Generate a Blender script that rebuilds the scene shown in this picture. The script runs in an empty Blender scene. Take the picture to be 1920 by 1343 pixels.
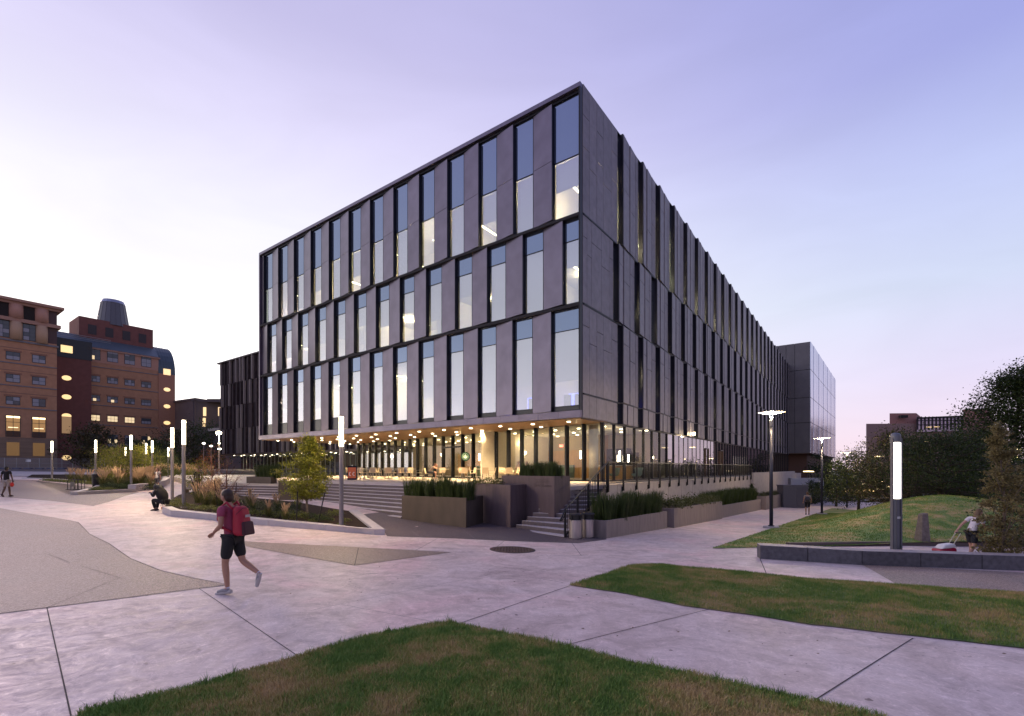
import bpy, bmesh, math, random
import numpy as np
from mathutils import Vector, Matrix, noise
random.seed(7); np.random.seed(7)
S = bpy.context.scene
COL = S.collection
PI = math.pi
# ------------------------------------------------------------------ camera, sky, sun, exposure
F, HZ, CZ = 900.0, 878.0, 2.1
cam_d = bpy.data.cameras.new('camera'); cam = bpy.data.objects.new('camera', cam_d); COL.objects.link(cam)
cam.location = (0, 0, CZ); cam.rotation_euler = (PI/2, 0, 0)
cam_d.sensor_width = 36; cam_d.lens = F/1920*36; cam_d.shift_y = (HZ-671.5)/1920
cam_d.clip_start = .05; cam_d.clip_end = 2000
S.camera = cam
S.view_settings.view_transform = 'Standard'; S.view_settings.look = 'None'
S.view_settings.exposure = 0.15; S.view_settings.gamma = 1; S.view_settings.use_curve_mapping = False

def lin(c):
    return tuple(((x/255)/12.92 if x/255 <= .04045 else ((x/255+.055)/1.055)**2.4) for x in c) + (1,)
W = bpy.data.worlds.new('World'); S.world = W; W.use_nodes = True
nt = W.node_tree; N = nt.nodes; Lk = nt.links; N.clear()
tc = N.new('ShaderNodeTexCoord'); nrm = N.new('ShaderNodeVectorMath'); nrm.operation = 'NORMALIZE'
Lk.new(tc.outputs['Generated'], nrm.inputs[0])
sep = N.new('ShaderNodeSeparateXYZ'); Lk.new(nrm.outputs[0], sep.inputs[0])
def wramp(stops):
    r = N.new('ShaderNodeValToRGB'); cr = r.color_ramp
    cr.elements[0].position = stops[0][0]; cr.elements[0].color = lin(stops[0][1])
    cr.elements[1].position = stops[-1][0]; cr.elements[1].color = lin(stops[-1][1])
    for p, c in stops[1:-1]:
        e = cr.elements.new(p); e.color = lin(c)
    Lk.new(sep.outputs[2], r.inputs[0]); return r
rl = wramp([(0, (255, 246, 240)), (.12, (255, 250, 250)), (.3, (252, 250, 254)), (.42, (240, 238, 252)), (.55, (222, 216, 247)), (.65, (198, 192, 232)), (1, (150, 152, 212))])
rr = wramp([(0, (244, 214, 232)), (.06, (236, 215, 238)), (.15, (223, 214, 244)), (.28, (204, 213, 241)), (.41, (187, 196, 240)), (.55, (156, 162, 224)), (1, (128, 136, 206))])
flat = N.new('ShaderNodeVectorMath'); flat.operation = 'MULTIPLY'; flat.inputs[1].default_value = (1, 1, 0); Lk.new(nrm.outputs[0], flat.inputs[0])
fn = N.new('ShaderNodeVectorMath'); fn.operation = 'NORMALIZE'; Lk.new(flat.outputs[0], fn.inputs[0])
dt = N.new('ShaderNodeVectorMath'); dt.operation = 'DOT_PRODUCT'; Lk.new(fn.outputs[0], dt.inputs[0])
gd = Vector((-.80, .60, 0)).normalized(); dt.inputs[1].default_value = gd
mr = N.new('ShaderNodeMapRange'); mr.interpolation_type = 'SMOOTHSTEP'
mr.inputs['From Min'].default_value = -.35; mr.inputs['From Max'].default_value = .98; Lk.new(dt.outputs['Value'], mr.inputs['Value'])
mx = N.new('ShaderNodeMix'); mx.data_type = 'RGBA'; Lk.new(mr.outputs[0], mx.inputs['Factor']); Lk.new(rr.outputs[0], mx.inputs['A']); Lk.new(rl.outputs[0], mx.inputs['B'])
# faint high cirrus
cm = N.new('ShaderNodeMapping'); cm.inputs['Scale'].default_value = (1.1, 3.2, 7.0); cm.inputs['Rotation'].default_value = (.2, .25, .5); Lk.new(nrm.outputs[0], cm.inputs[0])
cn = N.new('ShaderNodeTexNoise'); cn.inputs['Scale'].default_value = 1.6; cn.inputs['Detail'].default_value = 7; cn.inputs['Distortion'].default_value = .8; Lk.new(cm.outputs[0], cn.inputs['Vector'])
cr_ = N.new('ShaderNodeMapRange'); cr_.inputs['From Min'].default_value = .3; cr_.inputs['From Max'].default_value = .7; cr_.inputs['To Min'].default_value = .90; cr_.inputs['To Max'].default_value = .965; Lk.new(cn.outputs['Fac'], cr_.inputs['Value'])
cs_ = N.new('ShaderNodeVectorMath'); cs_.operation = 'SCALE'; Lk.new(mx.outputs['Result'], cs_.inputs[0]); Lk.new(cr_.outputs[0], cs_.inputs['Scale'])
# the afterglow low in the west is far brighter than white paper
glow = N.new('ShaderNodeMapRange'); glow.interpolation_type = 'SMOOTHSTEP'; glow.inputs['From Min'].default_value = .35; glow.inputs['From Max'].default_value = .0
glow.inputs['To Min'].default_value = 0; glow.inputs['To Max'].default_value = 1; Lk.new(sep.outputs[2], glow.inputs['Value'])
gm = N.new('ShaderNodeMath'); gm.operation = 'MULTIPLY'; Lk.new(glow.outputs[0], gm.inputs[0])
gp2 = N.new('ShaderNodeMath'); gp2.operation = 'POWER'; gp2.inputs[1].default_value = 3; Lk.new(mr.outputs[0], gp2.inputs[0]); Lk.new(gp2.outputs[0], gm.inputs[1])
ea = N.new('ShaderNodeMapRange'); ea.interpolation_type = 'SMOOTHSTEP'; ea.inputs['From Min'].default_value = -1.0; ea.inputs['From Max'].default_value = -.15; ea.inputs['To Min'].default_value = .5; ea.inputs['To Max'].default_value = 1.0; Lk.new(dt.outputs['Value'], ea.inputs['Value'])
gs = N.new('ShaderNodeMath'); gs.operation = 'MULTIPLY_ADD'; gs.inputs[1].default_value = 1.2; Lk.new(ea.outputs[0], gs.inputs[2]); Lk.new(gm.outputs[0], gs.inputs[0])
sk = N.new('ShaderNodeTexSky'); sk.sky_type = 'NISHITA'; sk.sun_disc = False; sk.sun_elevation = math.radians(3); sk.sun_rotation = math.atan2(-.85, .52)
addm = N.new('ShaderNodeMix'); addm.data_type = 'RGBA'; addm.blend_type = 'ADD'; addm.inputs['Factor'].default_value = .02
Lk.new(cs_.outputs[0], addm.inputs['A']); Lk.new(sk.outputs[0], addm.inputs['B'])
bg = N.new('ShaderNodeBackground'); Lk.new(addm.outputs['Result'], bg.inputs[0]); Lk.new(gs.outputs[0], bg.inputs[1])
wo = N.new('ShaderNodeOutputWorld'); Lk.new(bg.outputs[0], wo.inputs[0])
sun_d = bpy.data.lights.new('afterglow_sun', 'SUN'); sun_d.energy = 1.5; sun_d.angle = math.radians(14); sun_d.color = (1, .76, .70)
sun = bpy.data.objects.new('afterglow_sun', sun_d); COL.objects.link(sun)
sd = Vector((-.74, .67, .27)).normalized(); sun.rotation_euler = sd.to_track_quat('Z', 'Y').to_euler()
S.cycles.use_denoising = True
S.cycles.max_bounces = 8; S.cycles.transparent_max_bounces = 12; S.cycles.glossy_bounces = 3; S.cycles.diffuse_bounces = 3
S.cycles.caustics_reflective = False; S.cycles.caustics_refractive = False
S.cycles.sample_clamp_indirect = 6

# ------------------------------------------------------------------ frames of reference and the ground
UD = (.5914, .8064); VD = (-.8064, .5914); CX, CY = 3.755, 25.6     # main building corner, its two wall directions
def LW(u, v, z=0): return (CX+UD[0]*u+VD[0]*v, CY+UD[1]*u+VD[1]*v, z)
def sstep(x): x = max(0., min(1., x)); return x*x*(3-2*x)
def ground(x, y):
    t = .5914*x+.8064*y; v = -.8064*x+.5914*y
    w = 1-sstep((v-6)/17)
    a = t-4; a = math.sqrt(a*a+1.5)*.5+a*.5
    a = min(a, 62)
    z = -.038*a*w
    pts = ((14, 0), (24, .25), (40, .4), (50, .55), (113, 1.9), (220, 2.6))
    if v > 14:
        for (a0, b0), (a1, b1) in zip(pts, pts[1:]):
            if v <= a1: z += b0+(b1-b0)*(v-a0)/(a1-a0); break
        else: z += 2.6
    return z
def P(px, py, off=0.):                 # ground point seen at a photo pixel
    k = (px-960)/F; d = (py-HZ)/F; Y = 15.
    lo, hi = 1., 400.
    for _ in range(50):
        m = (lo+hi)/2
        if CZ-d*m > ground(k*m, m)+off: lo = m
        else: hi = m
    return (k*lo, lo)
def Q(px, Y): return (px-960)/F*Y
TZ = 1.3

# ------------------------------------------------------------------ materials
MATS = {}
def mat(name, col, rough=.6, metal=0., vary=0., scale=5., bump=0., bscale=30., spec=.5, emit=None, estr=0., stretch=None, wood=False):
    if name in MATS: return MATS[name]
    m = bpy.data.materials.new(name); m.use_nodes = True; t = m.node_tree; b = t.nodes['Principled BSDF']
    b.inputs['Base Color'].default_value = (*col, 1); b.inputs['Roughness'].default_value = rough; b.inputs['Metallic'].default_value = metal
    b.inputs['Specular IOR Level'].default_value = spec
    if emit: b.inputs['Emission Color'].default_value = (*emit, 1); b.inputs['Emission Strength'].default_value = estr
    if vary or bump:
        g = t.nodes.new('ShaderNodeNewGeometry'); mp = t.nodes.new('ShaderNodeMapping'); t.links.new(g.outputs['Position'], mp.inputs[0])
        if stretch: mp.inputs['Scale'].default_value = stretch
        if vary:
            n = t.nodes.new('ShaderNodeTexNoise'); n.inputs['Scale'].default_value = scale; n.inputs['Detail'].default_value = 6; t.links.new(mp.outputs[0], n.inputs['Vector'])
            r = t.nodes.new('ShaderNodeMapRange'); r.inputs['From Min'].default_value = .25; r.inputs['From Max'].default_value = .75
            r.inputs['To Min'].default_value = 1-vary; r.inputs['To Max'].default_value = 1+vary; t.links.new(n.outputs['Fac'], r.inputs['Value'])
            ri = t.nodes.new('ShaderNodeMath'); ri.operation = 'MULTIPLY_ADD'; ri.inputs[1].default_value = vary*.7; ri.inputs[2].default_value = 1-vary*.35
            oi = t.nodes.new('ShaderNodeObjectInfo'); av = t.nodes.new('ShaderNodeMath'); av.operation = 'ADD'; t.links.new(g.outputs['Random Per Island'], av.inputs[0]); t.links.new(oi.outputs['Random'], av.inputs[1]); fr = t.nodes.new('ShaderNodeMath'); fr.operation = 'FRACT'; t.links.new(av.outputs[0], fr.inputs[0]); t.links.new(fr.outputs[0], ri.inputs[0])
            mm = t.nodes.new('ShaderNodeMath'); mm.operation = 'MULTIPLY'; t.links.new(r.outputs[0], mm.inputs[0]); t.links.new(ri.outputs[0], mm.inputs[1])
            v = t.nodes.new('ShaderNodeVectorMath'); v.operation = 'SCALE'; v.inputs[0].default_value = col; t.links.new(mm.outputs[0], v.inputs['Scale'])
            t.links.new(v.outputs[0], b.inputs['Base Color'])
        if bump:
            n2 = t.nodes.new('ShaderNodeTexNoise'); n2.inputs['Scale'].default_value = bscale; n2.inputs['Detail'].default_value = 5; t.links.new(mp.outputs[0], n2.inputs['Vector'])
            bp = t.nodes.new('ShaderNodeBump'); bp.inputs['Strength'].default_value = bump; bp.inputs['Distance'].default_value = .02
            t.links.new(n2.outputs['Fac'], bp.inputs['Height']); t.links.new(bp.outputs[0], b.inputs['Normal'])
    MATS[name] = m; return m
def ramp_node(t, stops, src):
    r = t.nodes.new('ShaderNodeValToRGB'); cr = r.color_ramp
    cr.elements[0].position = stops[0][0]; cr.elements[0].color = (*stops[0][1], 1)
    cr.elements[1].position = stops[-1][0]; cr.elements[1].color = (*stops[-1][1], 1)
    for p, c in stops[1:-1]: e = cr.elements.new(p); e.color = (*c, 1)
    t.links.new(src, r.inputs[0]); return r
def nz(t, vec, scale, detail=5, dist=0., rough=.5):
    n = t.nodes.new('ShaderNodeTexNoise'); n.inputs['Scale'].default_value = scale; n.inputs['Detail'].default_value = detail
    n.inputs['Distortion'].default_value = dist; n.inputs['Roughness'].default_value = rough; t.links.new(vec, n.inputs['Vector']); return n
def mixc(t, f, a, b, mode='MIX'):
    m = t.nodes.new('ShaderNodeMix'); m.data_type = 'RGBA'; m.blend_type = mode
    for k, x in (('Factor', f), ('A', a), ('B', b)):
        if isinstance(x, (int, float)): m.inputs[k].default_value = x
        elif isinstance(x, tuple): m.inputs[k].default_value = (*x, 1)
        else: t.links.new(x, m.inputs[k])
    return m
def m_concrete():
    m = bpy.data.materials.new('trowelled_concrete'); m.use_nodes = True; t = m.node_tree; b = t.nodes['Principled BSDF']
    g = t.nodes.new('ShaderNodeNewGeometry'); p = g.outputs['Position']
    a = nz(t, p, .9, 8, 2.2, .6); c = nz(t, p, 2.6, 7, 3.5, .62); d = nz(t, p, .28, 4, 1.); e = nz(t, p, 40, 4, 0, .7)
    f = nz(t, p, 1.5, 6, 5., .55)
    base = ramp_node(t, [(.26, (.43, .34, .315)), (.5, (.60, .482, .455)), (.76, (.74, .615, .59))], a.outputs['Fac'])
    sw = ramp_node(t, [(.35, (.80, .80, .80)), (.5, (1, 1, 1)), (.62, (1.0, 1.0, 1.0)), (.66, (1.3, 1.3, 1.32))], c.outputs['Fac'])
    m1 = mixc(t, .6, base.outputs[0], sw.outputs[0], 'MULTIPLY')
    vein = ramp_node(t, [(.475, (1, 1, 1)), (.5, (1.32, 1.32, 1.32)), (.525, (1, 1, 1))], f.outputs['Fac'])
    m2 = mixc(t, .6, m1.outputs['Result'], vein.outputs[0], 'MULTIPLY')
    tint = ramp_node(t, [(.38, (.95, .97, 1.0)), (.52, (1, 1, 1)), (.66, (1.06, .95, .98))], d.outputs['Fac'])
    m3 = mixc(t, 1., m2.outputs['Result'], tint.outputs[0], 'MULTIPLY')
    gr = ramp_node(t, [(.3, (.9, .9, .9)), (.7, (1.08, 1.08, 1.08))], e.outputs['Fac'])
    m4a = mixc(t, 1., m3.outputs['Result'], gr.outputs[0], 'MULTIPLY')
    sp = nz(t, p, 9, 2, 0, .4); spr = ramp_node(t, [(.235, (.45, .42, .42)), (.27, (1, 1, 1)), (1, (1, 1, 1))], sp.outputs['Fac']); st = nz(t, p, .55, 7, 1.5, .65); str_ = ramp_node(t, [(.36, (.80, .79, .80)), (.46, (1, 1, 1)), (1, (1, 1, 1))], st.outputs['Fac'])
    m5 = mixc(t, 1., m4a.outputs['Result'], spr.outputs[0], 'MULTIPLY'); m4 = mixc(t, .8, m5.outputs['Result'], str_.outputs[0], 'MULTIPLY')
    t.links.new(m4.outputs['Result'], b.inputs['Base Color'])
    r = t.nodes.new('ShaderNodeMapRange'); r.inputs['From Min'].default_value = .3; r.inputs['From Max'].default_value = .7
    r.inputs['To Min'].default_value = .74; r.inputs['To Max'].default_value = .50; t.links.new(c.outputs['Fac'], r.inputs['Value']); t.links.new(r.outputs[0], b.inputs['Roughness'])
    bp = t.nodes.new('ShaderNodeBump'); bp.inputs['Strength'].default_value = .13; bp.inputs['Distance'].default_value = .015; t.links.new(c.outputs['Fac'], bp.inputs['Height']); t.links.new(bp.outputs[0], b.inputs['Normal'])
    MATS['trowelled_concrete'] = m; return m
def m_aggregate(name, dark, mid, lite):
    m = bpy.data.materials.new(name); m.use_nodes = True; t = m.node_tree; b = t.nodes['Principled BSDF']
    g = t.nodes.new('ShaderNodeNewGeometry'); p = g.outputs['Position']
    v = t.nodes.new('ShaderNodeTexVoronoi'); v.inputs['Scale'].default_value = 60; t.links.new(p, v.inputs['Vector'])
    n = nz(t, p, 28, 8, 0, .8); big = nz(t, p, .35, 3, .5)
    sepc = t.nodes.new('ShaderNodeSeparateColor'); t.links.new(v.outputs['Color'], sepc.inputs[0])
    r = ramp_node(t, [(.0, dark), (.5, mid), (1, lite)], sepc.outputs[0])
    r2 = ramp_node(t, [(.35, (.7, .7, .7)), (.65, (1.35, 1.35, 1.35))], n.outputs['Fac'])
    m1 = mixc(t, 1., r.outputs[0], r2.outputs[0], 'MULTIPLY')
    tn = ramp_node(t, [(.4, (.93, .93, .97)), (.6, (1.05, .99, 1.0))], big.outputs['Fac'])
    m2 = mixc(t, 1., m1.outputs['Result'], tn.outputs[0], 'MULTIPLY')
    t.links.new(m2.outputs['Result'], b.inputs['Base Color']); b.inputs['Roughness'].default_value = .6
    bp = t.nodes.new('ShaderNodeBump'); bp.inputs['Strength'].default_value = .5; bp.inputs['Distance'].default_value = .006; t.links.new(v.outputs['Distance'], bp.inputs['Height']); t.links.new(bp.outputs[0], b.inputs['Normal'])
    MATS[name] = m; return m
def m_lawn(name, dry=0., blade=False, gain=1.):
    m = bpy.data.materials.new(name); m.use_nodes = True; t = m.node_tree; b = t.nodes['Principled BSDF']
    g = t.nodes.new('ShaderNodeNewGeometry'); p = g.outputs['Position']
    a = nz(t, p, .75, 5, .6, .6); c = nz(t, p, 3.2, 5, .3, .6)
    mxx = t.nodes.new('ShaderNodeMath'); mxx.operation = 'MULTIPLY_ADD'; mxx.inputs[1].default_value = .45; t.links.new(c.outputs['Fac'], mxx.inputs[0])
    s2 = t.nodes.new('ShaderNodeMath'); s2.operation = 'MULTIPLY_ADD'; s2.inputs[1].default_value = .75; s2.inputs[2].default_value = -.1+dry; t.links.new(a.outputs['Fac'], s2.inputs[0]); t.links.new(s2.outputs[0], mxx.inputs[2])
    src = mxx.outputs[0]
    if blade:
        ad = t.nodes.new('ShaderNodeMath'); ad.operation = 'MULTIPLY_ADD'; ad.inputs[1].default_value = .16; t.links.new(g.outputs['Random Per Island'], ad.inputs[0])
        sb = t.nodes.new('ShaderNodeMath'); sb.operation = 'SUBTRACT'; sb.inputs[1].default_value = .08; t.links.new(src, sb.inputs[0]); t.links.new(sb.outputs[0], ad.inputs[2]); src = ad.outputs[0]
    k = gain
    r = ramp_node(t, [(.34, (.06*k, .11*k, .022*k)), (.46, (.10*k, .15*k, .032*k)), (.52, (.19*k, .165*k, .055*k)), (.60, (.26*k, .19*k, .09*k)), (.8, (.27*k, .19*k, .11*k))], src)
    t.links.new(r.outputs[0], b.inputs['Base Color']); b.inputs['Roughness'].default_value = .65; b.inputs['Specular IOR Level'].default_value = .25
    MATS[name] = m; return m
def m_leaf(name, c0, c1, trans=.35):
    m = bpy.data.materials.new(name); m.use_nodes = True; t = m.node_tree; b = t.nodes['Principled BSDF']; out = t.nodes['Material Output']
    g = t.nodes.new('ShaderNodeNewGeometry'); n = nz(t, g.outputs['Position'], 2.5, 3)
    s = t.nodes.new('ShaderNodeMath'); s.operation = 'MULTIPLY_ADD'; s.inputs[1].default_value = .55; t.links.new(g.outputs['Random Per Island'], s.inputs[0])
    s2 = t.nodes.new('ShaderNodeMath'); s2.operation = 'MULTIPLY_ADD'; s2.inputs[1].default_value = 1.2; s2.inputs[2].default_value = -.38; t.links.new(n.outputs['Fac'], s2.inputs[0]); t.links.new(s2.outputs[0], s.inputs[2])
    r = ramp_node(t, [(0, c0), (1, c1)], s.outputs[0]); t.links.new(r.outputs[0], b.inputs['Base Color']); b.inputs['Roughness'].default_value = .5
    b.inputs['Specular IOR Level'].default_value = .3
    tr = t.nodes.new('ShaderNodeBsdfTranslucent'); t.links.new(r.outputs[0], tr.inputs[0])
    ms = t.nodes.new('ShaderNodeMixShader'); ms.inputs[0].default_value = trans; t.links.new(b.outputs[0], ms.inputs[1]); t.links.new(tr.outputs[0], ms.inputs[2]); t.links.new(ms.outputs[0], out.inputs[0])
    MATS[name] = m; return m
def m_glass(name, tint=(.8, .85, .85), base=.12, top=.9, rough=.01, refl=(1, 1, 1)):
    m = bpy.data.materials.new(name); m.use_nodes = True; t = m.node_tree; t.nodes.clear()
    out = t.nodes.new('ShaderNodeOutputMaterial'); tr = t.nodes.new('ShaderNodeBsdfTransparent'); tr.inputs[0].default_value = (*tint, 1)
    gl = t.nodes.new('ShaderNodeBsdfGlossy'); gl.inputs['Roughness'].default_value = rough; gl.inputs[0].default_value = (*refl, 1)
    fr = t.nodes.new('ShaderNodeFresnel'); fr.inputs[0].default_value = 1.5
    r = t.nodes.new('ShaderNodeMapRange'); r.inputs['From Min'].default_value = .04; r.inputs['To Min'].default_value = base; r.inputs['To Max'].default_value = top; t.links.new(fr.outputs[0], r.inputs['Value'])
    gg = t.nodes.new('ShaderNodeNewGeometry'); nb_ = t.nodes.new('ShaderNodeMath'); nb_.operation = 'SUBTRACT'; nb_.inputs[0].default_value = 1.0; t.links.new(gg.outputs['Backfacing'], nb_.inputs[1])
    mf = t.nodes.new('ShaderNodeMath'); mf.operation = 'MULTIPLY'; t.links.new(r.outputs[0], mf.inputs[0]); t.links.new(nb_.outputs[0], mf.inputs[1])
    ms = t.nodes.new('ShaderNodeMixShader'); t.links.new(mf.outputs[0], ms.inputs[0]); t.links.new(tr.outputs[0], ms.inputs[1]); t.links.new(gl.outputs[0], ms.inputs[2]); t.links.new(ms.outputs[0], out.inputs[0])
    MATS[name] = m; return m
def m_emit(name, col, s): return mat(name, (.8, .8, .8), .5, emit=col, estr=s)

# ------------------------------------------------------------------ mesh builder
class MB:
    def __init__(s): s.v = []; s.f = []
    def add(s, vs, fs):
        n = len(s.v); s.v += [tuple(v) for v in vs]; s.f += [tuple(i+n for i in f) for f in fs]; return s
    def box(s, x0, y0, z0, x1, y1, z1):
        return s.add([(x0, y0, z0), (x1, y0, z0), (x1, y1, z0), (x0, y1, z0), (x0, y0, z1), (x1, y0, z1), (x1, y1, z1), (x0, y1, z1)],
                     [(0, 3, 2, 1), (4, 5, 6, 7), (0, 1, 5, 4), (1, 2, 6, 5), (2, 3, 7, 6), (3, 0, 4, 7)])
    def prism(s, poly, z0, z1):           # poly ccw list of (x,y); z0/z1 numbers or functions
        a = sum(poly[i][0]*poly[(i+1) % len(poly)][1]-poly[(i+1) % len(poly)][0]*poly[i][1] for i in range(len(poly)))
        if a < 0: poly = poly[::-1]
        n = len(poly); f0 = z0 if callable(z0) else (lambda x, y: z0); f1 = z1 if callable(z1) else (lambda x, y: z1)
        vs = [(p[0], p[1], f0(p[0], p[1])) for p in poly]+[(p[0], p[1], f1(p[0], p[1])) for p in poly]
        fs = [tuple(range(n))[::-1], tuple(range(n, 2*n))]+[(i, (i+1) % n, n+(i+1) % n, n+i) for i in range(n)]
        return s.add(vs, fs)
    def hexa(s, b, t):                    # 4 bottom corners, 4 top corners
        b0 = Vector(b[0]); flip = (Vector(b[1])-b0).cross(Vector(b[3])-b0).dot(Vector(t[0])-b0) < 0
        fs = [(0, 3, 2, 1), (4, 5, 6, 7), (0, 1, 5, 4), (1, 2, 6, 5), (2, 3, 7, 6), (3, 0, 4, 7)]
        return s.add(list(b)+list(t), [f[::-1] for f in fs] if flip else fs)
    def lbox(s, u0, v0, z0, u1, v1, z1):  # a box in the building's frame
        return s.hexa([LW(u0, v0, z0), LW(u1, v0, z0), LW(u1, v1, z0), LW(u0, v1, z0)], [LW(u0, v0, z1), LW(u1, v0, z1), LW(u1, v1, z1), LW(u0, v1, z1)])
    def tube(s, pts, rad, n=8, cap=True):
        pts = [Vector(p) for p in pts]; rad = rad if isinstance(rad, (list, tuple)) else [rad]*len(pts)
        rings = []; up = Vector((0, 0, 1)); prev = None
        for i, p in enumerate(pts):
            d = (pts[min(i+1, len(pts)-1)]-pts[max(i-1, 0)]).normalized()
            a = prev if prev is not None else (Vector((1, 0, 0)) if abs(d.z) > .9 else up)
            x = (a-d*a.dot(d))
            if x.length < 1e-5: x = d.orthogonal()
            x.normalize(); y = d.cross(x); prev = x
            rings.append([p+(x*math.cos(2*PI*k/n)+y*math.sin(2*PI*k/n))*rad[i] for k in range(n)])
        vs = [v for r in rings for v in r]; fs = []
        for i in range(len(rings)-1):
            for k in range(n): fs.append((i*n+k, i*n+(k+1) % n, (i+1)*n+(k+1) % n, (i+1)*n+k))
        if cap: fs += [tuple(range(n))[::-1], tuple(range((len(rings)-1)*n, len(rings)*n))]
        return s.add(vs, fs)
    def lathe(s, cx, cy, prof, n=16, z=0.):   # prof: list of (r, z)
        vs = []; fs = []
        for r, h in prof: vs += [(cx+r*math.cos(2*PI*k/n), cy+r*math.sin(2*PI*k/n), z+h) for k in range(n)]
        for i in range(len(prof)-1):
            for k in range(n): fs.append((i*n+k, i*n+(k+1) % n, (i+1)*n+(k+1) % n, (i+1)*n+k))
        if prof[0][0] > 0: fs.append(tuple(range(n))[::-1])
        if prof[-1][0] > 0: fs.append(tuple(range((len(prof)-1)*n, len(prof)*n)))
        return s.add(vs, fs)
    def ell(s, c, r, n=12, m=8, rot=None):
        vs = []; fs = []
        for i in range(m+1):
            th = PI*i/m
            for k in range(n):
                v = Vector((r[0]*math.sin(th)*math.cos(2*PI*k/n), r[1]*math.sin(th)*math.sin(2*PI*k/n), -r[2]*math.cos(th)))
                if rot: v = rot@v
                vs.append(v+Vector(c))
        for i in range(m):
            for k in range(n): fs.append((i*n+k, i*n+(k+1) % n, (i+1)*n+(k+1) % n, (i+1)*n+k))
        return s.add(vs, fs)
    def mesh(s, name, smooth=False):
        me = bpy.data.meshes.new(name); me.from_pydata(s.v, [], s.f)
        if smooth: me.polygons.foreach_set('use_smooth', [True]*len(me.polygons))
        me.update(); return me
    def build(s, name, m, parent=None, smooth=False, bevel=0., loc=None):
        me = s.mesh(name, smooth); me.materials.append(m)
        o = bpy.data.objects.new(name, me); COL.objects.link(o)
        if parent is not None: o.parent = parent
        if loc: o.location = loc
        if bevel: b = o.modifiers.new('bevel', 'BEVEL'); b.width = bevel; b.segments = 2; b.limit_method = 'ANGLE'
        return o
def tag(o, label=None, cat=None, group=None, kind=None):
    if label: o['label'] = label
    if cat: o['category'] = cat
    if group: o['group'] = group
    if kind: o['kind'] = kind
    return o
def empty(name, loc=(0, 0, 0), rz=0., label=None, cat=None, group=None):
    o = bpy.data.objects.new(name, None); COL.objects.link(o); o.location = loc; o.rotation_euler = (0, 0, rz); o.empty_display_size = .2
    return tag(o, label, cat, group)
def kids(o): return [c for c in COL.objects if c.parent == o]
def make_tree_index():
    d = {}
    for c in COL.objects:
        if c.parent: d.setdefault(c.parent.name, []).append(c)
    return d
def copy_thing(o, loc, rz=0., label=None, group=None, sc=None):
    idx = make_tree_index()
    def cp(a, par):
        c = a.copy(); COL.objects.link(c)
        if par: c.parent = par
        for k in idx.get(a.name, []): cp(k, c)
        return c
    r = cp(o, None); r.location = loc; r.rotation_euler = (0, 0, rz)
    if label: r['label'] = label
    if group: r['group'] = group
    if sc: r.scale = (sc, sc, sc) if not isinstance(sc, tuple) else sc
    return r
def inst(name, me, m, parent, loc=(0, 0, 0), rz=0., sc=None):
    o = bpy.data.objects.new(name, me); COL.objects.link(o); o.parent = parent; o.location = loc; o.rotation_euler = (0, 0, rz)
    if sc: o.scale = sc
    return o
def lamp(name, typ, loc, power, col, size=.1, parent=None, spot=None):
    d = bpy.data.lights.new(name, typ); d.energy = power; d.color = col
    if typ in ('POINT', 'SPOT'): d.shadow_soft_size = size
    if typ == 'AREA': d.size = size
    if spot: d.spot_size = math.radians(spot); d.spot_blend = .6
    o = bpy.data.objects.new(name, d); COL.objects.link(o); o.location = loc
    if parent: o.parent = parent
    return o
CONC = m_concrete()
AGG = m_aggregate('exposed_aggregate', (.095, .064, .062), (.185, .138, .134), (.34, .27, .25))
AGGB = m_aggregate('brown_aggregate', (.13, .095, .075), (.25, .185, .15), (.42, .33, .27))
AGGD = m_aggregate('dark_aggregate', (.05, .04, .042), (.105, .082, .085), (.19, .155, .155))
# ------------------------------------------------------------------ ground sheets
def sheet(name, poly, m, off=0., cell=1.0, zf=None, kind='structure', parent=None, thick=0.):
    bm = bmesh.new(); vs = [bm.verts.new((x, y, 0)) for x, y in poly]
    f = bm.faces.new(vs); bmesh.ops.triangulate(bm, faces=[f])
    xs = [p[0] for p in poly]; ys = [p[1] for p in poly]
    for ax, lo, hi in ((0, min(xs), max(xs)), (1, min(ys), max(ys))):
        k = math.ceil(lo/cell)
        while k*cell < hi:
            co = (k*cell, 0, 0) if ax == 0 else (0, k*cell, 0); no = (1, 0, 0) if ax == 0 else (0, 1, 0)
            bmesh.ops.bisect_plane(bm, geom=bm.verts[:]+bm.edges[:]+bm.faces[:], plane_co=co, plane_no=no, dist=1e-5); k += 1
    zf = zf or (lambda x, y: ground(x, y))
    for v in bm.verts: v.co.z = zf(v.co.x, v.co.y)+off
    bmesh.ops.recalc_face_normals(bm, faces=bm.faces[:])
    for f in bm.faces:
        if f.normal.z < 0: f.normal_flip()
        f.smooth = True
    if thick:
        r = bmesh.ops.extrude_edge_only(bm, edges=[e for e in bm.edges if e.is_boundary])
        for v in [g for g in r['geom'] if isinstance(g, bmesh.types.BMVert)]: v.co.z -= thick
    me = bpy.data.meshes.new(name); bm.to_mesh(me); bm.free(); me.materials.append(m)
    o = bpy.data.objects.new(name, me); COL.objects.link(o)
    if kind: o['kind'] = kind
    if parent: o.parent = parent
    return o
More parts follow.
